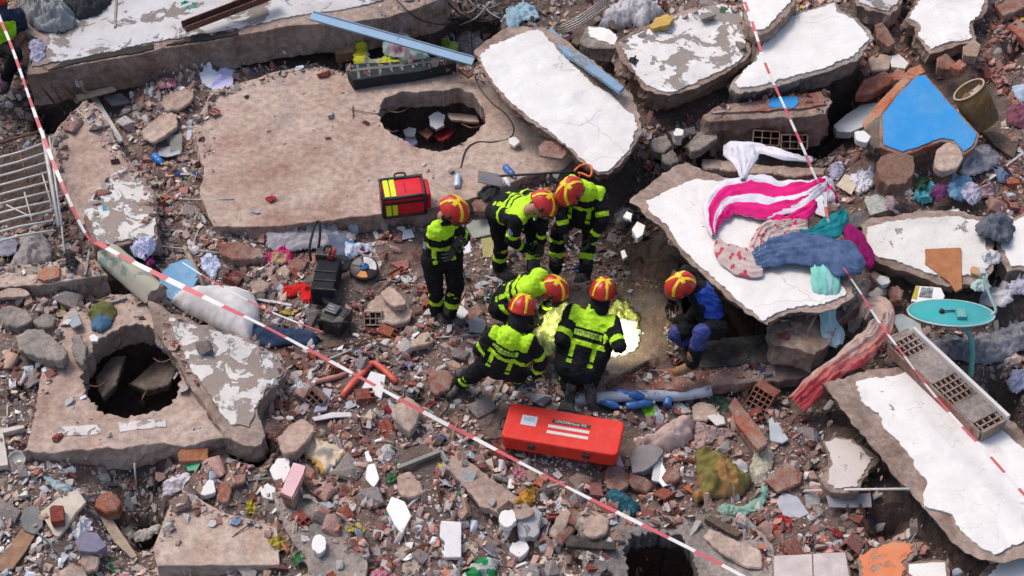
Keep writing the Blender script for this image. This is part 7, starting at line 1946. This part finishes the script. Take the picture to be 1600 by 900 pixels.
def ribbed_mesh(name, rr):
    """broken face of a clay block with ribs standing on it"""
    bm = bmesh.new()
    w = 0.5 + 0.2 * rr.random()
    box_bm(bm, (0, 0, 0), (1, w, 0.06))
    for i in range(3):
        box_bm(bm, (0.06 * (rr.random() - .5), -w / 2 + w * i / 2, 0.07 + 0.03 * rr.random()), (0.9 - 0.3 * rr.random(), 0.045, 0.13))
    for v in bm.verts:
        v.co.x += 0.12 * (rr.random() - .5) * (1 if abs(v.co.x) > .3 else 0); v.co.z += .01 * rr.random()
    me = bpy.data.meshes.new(name); bm.to_mesh(me); bm.free(); return me

_r8 = np.random.default_rng(88)
LUMPS = [lump_mesh('lump', _r8, (1, .6 + .3 * _r8.random(), .4 + .3 * _r8.random())) for _ in range(12)]
SHARDS = [shard_mesh('shard', _r8, .07 + .10 * _r8.random(), int(_r8.integers(5, 9))) for _ in range(12)]
BRK = [ribbed_mesh('clay_piece', _r8) for _ in range(3)] + [hollow_mesh('clay_piece', _r8, 2, 2), hollow_mesh('clay_piece', _r8, 3, 1), hollow_mesh('clay_piece', _r8, 2, 1)] + \
      [shard_mesh('clay_piece', _r8, .14, 5) for _ in range(4)] + [hull_mesh('clay_piece', 12, (1, .62, .4), _r8) for _ in range(4)]
def scrap_mesh(name, rr):
    n = 9; vs = []; fs = []; sd = rr.random() * 50
    for i in range(n):
        for j in range(n):
            x, y = i / (n - 1) - .5, j / (n - 1) - .5
            e = .12 * mnoise.noise(Vector((x * 3, y * 3, sd)))
            vs.append((x * (.8 + e * 2), y * (.6 - e * 2), .16 * mnoise.noise(Vector((x * 4, y * 4, sd + 5))) + .09 * abs(mnoise.noise(Vector((x * 9, y * 9, sd)))) + .05))
    for i in range(n - 1):
        for j in range(n - 1): fs.append((i * n + j, (i + 1) * n + j, (i + 1) * n + j + 1, i * n + j + 1))
    m = len(vs); vs += [(a, b, c - .015) for a, b, c in vs]; fs += [tuple(m + q for q in reversed(f)) for f in fs]
    rim = [i * n for i in range(n)] + [(n - 1) * n + j for j in range(1, n)] + [i * n + n - 1 for i in range(n - 2, -1, -1)] + [j for j in range(n - 2, 0, -1)]
    for a, b in zip(rim, rim[1:] + rim[:1]): fs.append((a, m + a, m + b, b)[::-1])
    return mesh_from(name, vs, fs, False)
def stick_mesh(name, rr, k):
    bm = bmesh.new(); w = .035 + .03 * rr.random()
    box_bm(bm, (-.24, 0, 0), (.52, w, w * (.4 + .6 * rr.random()))); box_bm(bm, (.25, .012, .004), (.5, w * .96, w * .5), Matrix.Rotation(.06 * k, 3, 'Z'))
    for v in bm.verts:
        if v.co.x > .4: v.co.x += .06 * rr.random()
    me = bpy.data.meshes.new(name); bm.to_mesh(me); bm.free(); return me
SCR = [scrap_mesh('scrap', _r8) for _ in range(7)]; STK = [stick_mesh('stick', _r8, k) for k in range(4)]
for m_ in LUMPS + SHARDS + BRK + SCR + STK: m_.materials.append(M_CHUNK)
SCC = [('white', lin(225, 225, 232)), ('white', lin(235, 235, 238)), ('pale blue', lin(160, 185, 215)), ('lilac', lin(175, 165, 200)), ('blue', lin(60, 105, 170)), ('teal', lin(50, 125, 130)), ('red', lin(190, 50, 55)), ('pink', lin(215, 130, 150)), ('yellow', lin(205, 185, 70)), ('green', lin(70, 140, 85)), ('black', lin(40, 40, 42)), ('black', lin(48, 48, 50))]
STC = [('pale wooden', lin(190, 170, 145)), ('white', lin(210, 208, 205)), ('dark', lin(62, 54, 50)), ('rusty', lin(110, 70, 55)), ('grey', lin(140, 138, 136))]

GREYS = [('grey', lin(170, 159, 155)), ('dark grey', lin(118, 109, 107)), ('pale grey', lin(212, 205, 201)), ('brown-grey', lin(168, 140, 128)), ('tan', lin(206, 172, 152)), ('pinkish', lin(204, 162, 152))]
GW = [.22, .11, .2, .14, .17, .16]
REDS = [('brick red', lin(160, 86, 72)), ('dull red', lin(148, 96, 88)), ('orange-red', lin(196, 110, 80)), ('pink-red', lin(190, 128, 118)), ('dark red', lin(116, 62, 58))]
WHTS = [('white', lin(236, 234, 232)), ('off-white', lin(216, 210, 204)), ('cream', lin(216, 200, 180)), ('bluish white', lin(200, 210, 222))]

# reds gather where the photo shows broken clay blocks
REDC = [(1380,170,90,.8),(1560,60,90,.8),(1480,110,70,.7),(1560,320,60,.6),(640,440,90,.35),(480,420,60,.45),(480,640,80,.35),(560,760,90,.3),(1000,740,60,.4),
        (1200,650,60,.5),(1300,790,80,.35),(100,600,60,.3),(380,730,50,.4),(900,800,80,.35),(300,260,80,.25),(1240,90,40,.2),(1450,500,60,.5),(700,700,80,.3),(1150,180,90,.5),(1180,890,60,.4)]
WHC = [(450,490,90,.35),(120,790,90,.35),(600,230,10,.1),(700,800,80,.25),(1500,280,60,.35),(1240,700,50,.2),(640,610,60,.3),(60,660,50,.3),(850,860,60,.2)]

def field(px, py, C, base):
    v = base
    for x, y, r_, s_ in C:
        v = v + s_ * np.exp(-((px - x) ** 2 + (py - y) ** 2) / (2 * r_ * r_))
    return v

def to_px(p):
    d = np.asarray(p) - CAM
    w = d @ FWD
    return 800 + (d @ RGT) / w * FPX, 450 - (d @ UPV) / w * FPX

MARKS = [('the red equipment bag',632,300),('the long red case',880,676),('the black hand trolley',515,420),('the cable reel',568,432),('the big round black hole at left',205,580),
 ('the round hole in the pink slab',675,188),('the clean white slab',875,160),('the mottled white slab',1070,80),('the sky-blue wall piece',1450,185),('the brown cork roll',1525,165),
 ('the turquoise dish',1488,486),('the brown triangular board',1475,415),('the largest white slab',1480,730),('the pinkish wedge',1325,725),('the orange painted piece',1385,880),
 ('the tiled floor piece',1265,885),('the bottom pit',1030,865),('the mustard cloth',1130,745),('the pink blanket',1045,678),('the blue bottles',985,635),('the blue-vested rescuer',1090,490),
 ('the white barred grille',45,285),('the white speckled slab',195,320),('the pale green roll',205,425),('the white sack',335,485),('the dark jeans',450,515),('the red bent pipe',575,595),
 ('the pink block',458,750),('the yellow foam sheet',505,705),('the beige corner slab',335,835),('the painted stripes at left',175,670),('the flaking white slab',350,590),
 ('the white paper sheets',338,122),('the grey angle bracket',655,720),('the white tile at lower middle',705,840),('the grey shirt at left',45,390),('the blue bottle at left',248,250),
 ('the pale blue plank',610,60),('the checked mattress',620,110),('the hollow block wall',1490,600),('the red-white scarf',1310,560),('the teal cloth',1285,355),('the grey bundle of cloth',1555,357),
 ('the pink striped cloth',1160,310),('the brick-red sill',1100,590),('the yellow sponge lump',820,775),('the dark slab at bottom',520,850),('the left standing firefighter',700,420),
 ('the kneeling firefighter seen from behind',918,520),('the top right white slab',1480,30),('the dish mast',1517,550),('the small wooden drawer at left',110,800),('the green plastic scrap',300,728)]
MK = np.array([[m[1], m[2]] for m in MARKS], float)
_used = {}

def place_pieces():
    rr = np.random.default_rng(21)
    want = {'lump': 300, 'brick': 290, 'shard': 250, 'scrap': 130, 'stick': 90}
    got = {k: [] for k in want}
    # size list, largest first, so that big pieces find room
    tries = 0
    plc_x = []; plc_y = []; plc_r = []
    cells = {}
    def clash(x, y, r_):
        i, j = int(x / .2), int(y / .2)
        for a in (-2, -1, 0, 1, 2):
            for b in (-2, -1, 0, 1, 2):
                for q in cells.get((i + a, j + b), ()):
                    if (q[0] - x) ** 2 + (q[1] - y) ** 2 < ((q[2] + r_) * .62) ** 2: return True
        return False
    items = []
    for kind, nn in want.items():
        for i in range(nn):
            u = i / nn
            s = {'lump': 0.10 + 0.24 * (1 - u) ** 2.9, 'brick': 0.095 + 0.16 * (1 - u) ** 2.3, 'shard': 0.09 + 0.15 * (1 - u) ** 2.6, 'scrap': .09 + .17 * (1 - u) ** 2, 'stick': .18 + .4 * (1 - u) ** 2}[kind]
            items.append((s, kind))
    items.sort(key=lambda t: -t[0])
    for s, kind in items:
        for att in range(160):
            px = rr.random() * 1640 - 20; py = rr.random() * 940 - 20
            p = P(px, py, 0.05)
            w = hzn(p[0], p[1], WT)
            oc = hzn(p[0], p[1], OCC)
            if oc or rr.random() > w * (1 if w > .3 else .25): continue
            if kind == 'brick' and rr.random() > field(px, py, REDC, .16): continue
            if kind == 'shard' and rr.random() > field(px, py, WHC, .35): continue
            if w < .3 and s > .12: continue
            r_ = s / 2 * (.5 if kind == 'stick' else 1)
            ring = [(p[0] + r_ * .8 * math.cos(t), p[1] + r_ * .8 * math.sin(t)) for t in (0, 1.57, 3.14, 4.71)]
            if any(hzn(a, b, OCC) for a, b in ring): continue
            hh = [hz(a, b) for a, b in ring] + [hz(p[0], p[1])]
            if max(hh) - min(hh) > .5 * s + .05: continue
            if clash(p[0], p[1], r_): continue
            cells.setdefault((int(p[0] / .2), int(p[1] / .2)), []).append((p[0], p[1], r_))
            e = .06
            nx = -(hz(p[0] + e, p[1]) - hz(p[0] - e, p[1])) / (2 * e); ny = -(hz(p[0], p[1] + e) - hz(p[0], p[1] - e)) / (2 * e)
            if kind == 'lump':
                me = LUMPS[int(rr.integers(len(LUMPS)))]; nm = 'concrete_lump'; c = GREYS[rr.choice(len(GREYS), p=GW)]; cat = 'concrete lump'; word = 'concrete lump'; hgt = .16
                col_ = c
            elif kind == 'brick':
                k = int(rr.integers(len(BRK))); me = BRK[k]; nm = 'brick_fragment'; cat = 'brick fragment'
                word = ['ribbed clay block fragment', 'hollow clay block fragment', 'brick fragment', 'brick fragment'][0 if k < 3 else 1 if k < 6 else 2]; col_ = REDS[rr.choice(5, p=[.26, .3, .12, .22, .1])]; hgt = .12
            elif kind == 'scrap':
                me = SCR[int(rr.integers(len(SCR)))]; nm = 'scrap'; cat = 'scrap'; word = 'crumpled scrap'; col_ = SCC[int(rr.integers(len(SCC)))]; hgt = .12
            elif kind == 'stick':
                me = STK[int(rr.integers(len(STK)))]; nm = 'stick'; cat = 'stick'; word = 'stick'; col_ = STC[int(rr.integers(len(STC)))]; hgt = .06
            else:
                me = SHARDS[int(rr.integers(len(SHARDS)))]; nm = 'plaster_shard'; cat = 'plaster shard'; word = 'flat plaster shard'; col_ = WHTS[rr.choice(4, p=[.4, .35, .15, .1])]; hgt = .07
            o = bpy.data.objects.new(nm, me)
            up = Vector((nx + rr.normal() * .22, ny + rr.normal() * .22, 1)).normalized()
            q = up.to_track_quat('Z', 'Y').to_matrix() @ Matrix.Rotation(rr.random() * 6.283, 3, 'Z')
            if kind == 'brick' and rr.random() < .35: q = q @ Matrix.Rotation(rr.normal() * .7, 3, 'X')
            o.rotation_euler = q.to_euler()
            sc = s * (1, 1 * (.85 + .3 * rr.random()), .8 + .35 * rr.random())[0]
            if kind == 'stick': q = up.to_track_quat('Z', 'Y').to_matrix() @ Matrix.Rotation(rr.random() * 6.283, 3, 'Z') @ Matrix.Rotation(rr.normal() * .12, 3, 'Y'); o.rotation_euler = q.to_euler()
            o.scale = (s, s * (.8 + .35 * rr.random()), s * (.75 + .4 * rr.random()))
            zc = np.mean(hh) + s * hgt * (.5 + .8 * rr.random())
            o.location = (p[0], p[1], zc)
            f = (.82 + .36 * rr.random()) * (1 - .8 * float(np.clip(field(px, py, DARKC, 0.), 0, .75)))  # lumps in the gaps get the painted shade too
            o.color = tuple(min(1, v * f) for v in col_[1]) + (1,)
            col.objects.link(o)
            ax, ay = to_px((p[0], p[1], zc))
            got[kind].append((o, ax, ay, s, col_[0], word, cat))
            # pieces lie on pieces
            if kind == 'stick': break
            sy_, sx_ = polywin([(p[0] - r_, p[1] - r_), (p[0] + r_, p[1] + r_)], 0)
            mm = (GXX[sy_, sx_] - p[0]) ** 2 + (GYY[sy_, sx_] - p[1]) ** 2 < (r_ * .75) ** 2
            HS[sy_, sx_][mm] += s * hgt * 1.1
            break
    # labels: nearest landmark, side, colour, size, then rank
    bins = {}
    for kind, L in got.items():
        for o, ax, ay, s, cn, word, cat in L:
            d = (MK[:, 0] - ax) ** 2 + ((MK[:, 1] - ay) * 1.2) ** 2
            k = int(np.argmin(d)); dx, dy = ax - MK[k, 0], ay - MK[k, 1]
            if abs(dx) > 2.2 * abs(dy): side = 'to the right of' if dx > 0 else 'to the left of'
            elif abs(dy) > 2.2 * abs(dx): side = 'in front of' if dy > 0 else 'behind'
            else: side = ('front right of' if dx > 0 else 'front left of') if dy > 0 else ('back right of' if dx > 0 else 'back left of')
            size = 'large' if s > .17 else 'medium' if s > .105 else 'small'
            bins.setdefault((size, cn, word, side, MARKS[k][0]), []).append((d[k], o, cat, kind))
            o['category'] = cat
            o['group'] = {'lump': 'broken concrete lumps strewn over the rubble', 'brick': 'red clay fragments strewn over the rubble', 'shard': 'pale plaster shards strewn over the rubble', 'scrap': 'crumpled scraps strewn over the rubble', 'stick': 'sticks strewn over the rubble'}[kind]
    ordw = ['nearest', 'second nearest', 'third nearest', 'fourth nearest', 'fifth nearest', 'sixth nearest', 'seventh nearest', 'eighth nearest', 'ninth nearest', 'tenth nearest']
    for (size, cn, word, side, mk), L in bins.items():
        L.sort(key=lambda t: t[0])
        for i, (dd, o, cat, kind) in enumerate(L):
            if side.startswith(('front', 'back')): side_ = 'at the ' + side
            else: side_ = side
            if len(L) == 1: o['label'] = f'{size} {cn} {word} {side_} {mk}'
            else: o['label'] = f'{ordw[min(i, 9)]} of the {size} {cn} {word}s {side_} {mk}'
    # too long labels lose their size word
    for L in got.values():
        for t in L:
            o = t[0]; w = o['label'].split()
            if len(w) > 16: o['label'] = ' '.join(w[:16])
    return got
PIECES = place_pieces()

def gravel(name, label, count, smin, smax, power, seed, slabw, detail, thin=0.6):
    rr = np.random.default_rng(seed)
    # candidate spots
    n = int(count * 1.95)
    x = GX0 + .4 + rr.random(n) * (GX1 - GX0 - .8); y = GY0 + .4 + rr.random(n) * (GY1 - GY0 - .8)
    z = hz(x, y)
    d = np.stack([x, y, z], 1) - CAM
    w = d @ FWD
    px = 800 + (d @ RGT) / w * FPX; py = 450 - (d @ UPV) / w * FPX
    inside = (px > -380) & (px < 1980) & (py > -230) & (py < 1150)
    wt = hzn(x, y, WT)
    wt = np.where(wt < .7, wt * slabw, 1.0) * np.clip(.75 + .9 * fbm(x * 1.3, y * 1.3, 3, seed % 40), .12, 1)
    keep = inside & (rr.random(n) < wt)
    keep &= ~(hzn(x, y, OCC) & (rr.random(n) > .04))
    x, y, z, px, py = [a[keep][:count] for a in (x, y, z, px, py)]
    n = len(x)
    s = smin + (smax - smin) * rr.random(n) ** power
    onslab = hzn(x, y, WT) < .7
    s = np.where(onslab, s * .6, s)
    # base shapes
    vars_ = []
    for k in range(10):
        me = hull_mesh('t', detail, (1, .55 + .35 * rr.random(), .3 + .4 * rr.random()), rr) if k < 7 else hull_mesh('t', detail, (1, .7, .14), rr)
        bm = bmesh.new(); bm.from_mesh(me); bmesh.ops.triangulate(bm, faces=bm.faces[:]); bm.to_mesh(me); bm.free()
        v = np.array([q.co[:] for q in me.vertices]); f = np.array([q.vertices[:] for q in me.polygons]); vars_.append((v, f)); bpy.data.meshes.remove(me)
    kind = rr.integers(0, 10, n)
    red = rr.random(n) < field(px, py, REDC, .06) * .65
    wht = (~red) & (rr.random(n) < field(px, py, WHC, .16))
    G = np.array([c[1] for c in GREYS]); Rr = np.array([c[1] for c in REDS]); Wh = np.array([c[1] for c in WHTS])
    colr = G[rr.choice(len(GREYS), n, p=GW)]
    colr = np.where(red[:, None], Rr[rr.integers(0, len(REDS), n)], colr); colr = np.where(wht[:, None], Wh[rr.integers(0, len(WHTS), n)], colr)
    colr = np.where((onslab & ~red & ~wht)[:, None], (colr + np.array([.36, .26, .21])) / 2, colr)
    colr = colr * (.72 + .55 * rr.random(n))[:, None]
    dust = np.array([.49, .37, .325]); mixd = (.5 if smax < .05 else .32) * np.clip(.8 + .9 * fbm(x * .9, y * .9, 3, 61), .1, 1.6)
    pk = np.clip(field(px, py, REDC, .0) * 1.1, 0, .6)
    dcol = dust * (1 - pk[:, None]) + np.array([.52, .30, .24]) * pk[:, None]
    mixd = np.clip(mixd + pk * .35, 0, .75)[:, None]
    colr = np.where(wht[:, None], colr, colr * (1 - mixd) + dcol * mixd)
    colr = colr * (1 - np.clip(field(px, py, DARKC, .0), 0, .75))[:, None]  # painted gap shade darkens the stone colours
    odd = rr.random(n) < .008
    colr = np.where(odd[:, None], np.array([lin(60, 110, 180), lin(190, 60, 90), lin(60, 140, 120), lin(210, 190, 60)])[rr.integers(0, 4, n)], colr)
    VV = []; FF = []; CC = []; off = 0
    ang = rr.random(n) * 6.283; t1 = rr.normal(size=n) * .35; t2 = rr.normal(size=n) * .35
    e = .03
    sx_ = np.clip((hz(x + e, y) - hz(x - e, y)) / (2 * e), -1, 1); sy_ = np.clip((hz(x, y + e) - hz(x, y - e)) / (2 * e), -1, 1)
    for k in range(10):
        v, f = vars_[k]
        m = np.where(kind == k)[0]
        if not len(m): continue
        q = v[None] * s[m][:, None, None]
        ca, sa = np.cos(ang[m])[:, None], np.sin(ang[m])[:, None]
        X = q[..., 0] * ca - q[..., 1] * sa; Y = q[..., 0] * sa + q[..., 1] * ca
        Z = q[..., 2] + X * (t1[m] + sx_[m])[:, None] + Y * (t2[m] + sy_[m])[:, None]
        V = np.stack([X + x[m][:, None], Y + y[m][:, None], Z + (z[m] + s[m] * .12)[:, None]], -1)
        VV.append(V.reshape(-1, 3)); nv = len(v)
        FF.append((f[None] + (off + np.arange(len(m)) * nv)[:, None, None]).reshape(-1, 3)); off += nv * len(m)
        CC.append(np.repeat(colr[m], nv, 0))
    me = fast_mesh(name, np.concatenate(VV), np.concatenate(FF), np.concatenate(CC))
    tag(link(name, me, M_RUB), label, 'rubble', kind='stuff')
    if smax > .05:
        i = np.clip(((x - GX0) / GS).round().astype(int), 0, NX - 1); j = np.clip(((y - GY0) / GS).round().astype(int), 0, NY - 1)
        np.maximum.at(HS, (j, i), z + s * .3)
gravel('small_rubble', 'fist-sized broken masonry of many colours covering the ground between the slabs', 41000, .034, .14, 2.9, 5, .12, 14)
gravel('crushed_rubble', 'pebble-sized crushed masonry between the larger lumps', 57000, .014, .04, 1.6, 6, .3, 9)
# ---------------------------------------------------------------- barrier tapes
TR = m_simple('tape_red', (.60, .12, .14), .45, 0, .4, .15, 9); TW = m_simple('tape_white', (.74, .72, .70), .45, 0, .4, .12, 9)
def tape(label, pts, stripe=.25, width=.075, phase=0, twist=.25, letters=True):
    """striped plastic ribbon; pts (px,py,z)"""
    W3 = []
    for q in smooth_path([np.array(q, float) for q in pts], 14):
        z_ = q[2]
        for _ in range(3):
            p = P(q[0], q[1], z_); z_ = max(z_, float(hz(p[0], p[1])) + .17)
        W3.append(P(q[0], q[1], z_))
    A = np.array(W3); seg = np.linalg.norm(np.diff(A, axis=0), axis=1); S = np.r_[0, np.cumsum(seg)]; L = S[-1]
    o = empty('barrier_tape', tuple(A[0]))
    at = lambda s_: np.array([np.interp(s_, S, A[:, i]) for i in range(3)]) - A[0]
    sd = nseed(); n = int(L / stripe)
    groups = {0: ([], []), 1: ([], [])}
    for i in range(n + 1):
        s0, s1 = i * stripe, min((i + 1) * stripe, L)
        if s1 - s0 < .01: continue
        vs, fs = [], []
        k = 5
        for j in range(k + 1):
            s_ = s0 + (s1 - s0) * j / k; p = at(s_); d = at(min(s_ + .02, L)) - at(max(s_ - .02, 0)); d /= np.linalg.norm(d)
            side = np.cross(d, [0, 0, 1.0]); side /= np.linalg.norm(side); up = np.cross(side, d)
            a = .1 + twist * 2.2 * float(fbm(s_ * .7 + sd, sd * 1.3, 2, 7)); wv = side * math.cos(a) + up * math.sin(a)
            w_ = width * (.75 + .2 * float(fbm(s_ * 1.5, sd, 2, 3)))
            nm = np.cross(d, wv)
            for e in (-1, 1):
                for h_ in (0, 1): vs.append(p + wv * w_ / 2 * e + nm * .0012 * h_)
        for j in range(k):
            a, b = j * 4, j * 4 + 4
            fs += [(a, a + 2, b + 2, b), (a + 1, b + 1, b + 3, a + 3), (a, b, b + 1, a + 1), (a + 2, a + 3, b + 3, b + 2)]
        fs += [(0, 1, 3, 2), (k * 4, k * 4 + 2, k * 4 + 3, k * 4 + 1)]
        link('red_stripe' if (i + phase) % 2 else 'white_stripe', mesh_from('stripe', vs, fs), TR if (i + phase) % 2 else TW, o)
    tag(o, label, 'barrier tape'); return o
tape('red and white barrier tape hanging down the left side past the white grille', [(-4,20,1.1),(20,78,1.02),(50,165,.92),(72,225,.84),(100,295,.72),(132,362,.5),(150,380,.42)], .17, .045)
tape('barrier tape running from the pale green roll past the red case to the bottom edge', [(150,378,.5),(190,400,.7),(245,428,.8),(300,455,.9),(400,503,.95),(480,545,.95),(560,588,.92),(640,632,.86),(700,664,.76),(740,684,.7),(800,716,.74),(900,768,.8),(1000,818,.82),(1100,868,.84),(1170,905,.84)], .27, .07, 1)
tape('thin upper strand of barrier tape from the white sack to the black power unit', [(285,410,.5),(330,438,.5),(400,476,.42),(450,498,.36),(503,518,.28)], .3, .025, 0, .1)
tape('barrier tape hanging from the top edge down to the knotted white and pink cloth', [(1158,-12,1.45),(1176,36,1.40),(1196,100,1.32),(1225,165,1.2),(1252,225,1.1),(1272,272,1.02),(1282,290,.98)], .17, .045)
tape('barrier tape running from the blue sheet across the largest white slab to the right edge', [(1318,418,.86),(1345,458,.78),(1375,505,.74),(1410,552,.86),(1450,605,.9),(1490,652,.9),(1540,705,.88),(1580,750,.86),(1625,800,.85)], .2, .045, 1)
tape('short loop of barrier tape tied on the cloth knot beside the white torn card', [(1290,300,1.0),(1290,325,.9),(1294,348,.86)], .16, .04, 0)
# ---------------------------------------------------------------- the ground sheet
def build_ground():
    xs = np.arange(GX0, GX1, 0.05); ys = np.arange(GY0, GY1, 0.05)
    ext = np.r_[np.arange(.15, 6, .22), 8, 11, 15, 22, 34, 55]
    X = np.r_[GX0 - ext[::-1], xs, xs[-1] + ext]; Y = np.r_[GY0 - ext[::-1], ys, ys[-1] + ext]
    XX, YY = np.meshgrid(X, Y)
    Z = hz(np.clip(XX, GX0, GX1), np.clip(YY, GY0, GY1), H0)
    edge = np.minimum(np.minimum(XX - GX0, GX1 - XX), np.minimum(YY - GY0, GY1 - YY))
    f_ = np.clip(edge / .7, 0, 1); f_ = f_ * f_ * (3 - 2 * f_)
    Z = Z * f_ + (1 - f_) * (.10 * fbm(XX * .7, YY * .7, 4, 77) - .02)
    nx, ny = len(X), len(Y)
    V = np.stack([XX.ravel(), YY.ravel(), Z.ravel()], 1)
    i = np.arange(nx - 1)[None, :] + np.arange(ny - 1)[:, None] * nx
    i = i.ravel()
    T = np.concatenate([np.stack([i, i + 1, i + nx + 1], 1), np.stack([i, i + nx + 1, i + nx], 1)])
    d = V - CAM; w = d @ FWD
    gap_shade = 1 - np.clip(field(800 + (d @ RGT) / w * FPX, 450 - (d @ UPV) / w * FPX, DARKC, 0.), 0, .8)  # shade of the gaps put into the ground colour
    me = fast_mesh('ground', V, T, np.repeat(gap_shade[:, None], 3, 1))
    k = NB('rubble_dirt').set(0.95, 0, 0.1)
    a = k.noise(0.9, 8, 0.6, 0.4); b = k.noise(7, 8, 0.72); c = k.noise(38, 5, 0.75)
    cc = k.mix(k.ramp(a, [(0.42, 0.0), (0.58, 1.0)]), (.22, .165, .14), (.27, .185, .155))
    cc = k.mix(k.ramp(k.noise(2.2, 9, 0.7), [(0.5, 0.0), (0.62, 0.8)]), cc, (.23, .205, .195))
    cc = k.mix(0.7, cc, k.ramp(b, [(0.3, 0.35), (0.7, 1.0)]), 'MULTIPLY')
    cc = k.mix(k.ramp(c, [(0.58, 0.0), (0.64, 0.7)]), cc, (.42, .36, .33))
    cc = k.mix(k.ramp(k.noise(30, 4, 0.7, 0.2), [(0.60, 0.0), (0.66, 0.6)]), cc, (.30, .12, .085))
    at = k.n('ShaderNodeAttribute', attribute_name='Col'); cc = k.mix(1.0, cc, at.outputs['Color'], 'MULTIPLY')
    k.base(cc)
    nb = k.bump(b, 0.05, 0.8); k.bump(c, 0.02, 0.9, nb)
    tag(link('ground', me, k.m), 'brown dusty ground of dirt and crushed masonry under the rubble', 'ground', kind='structure')
build_ground()
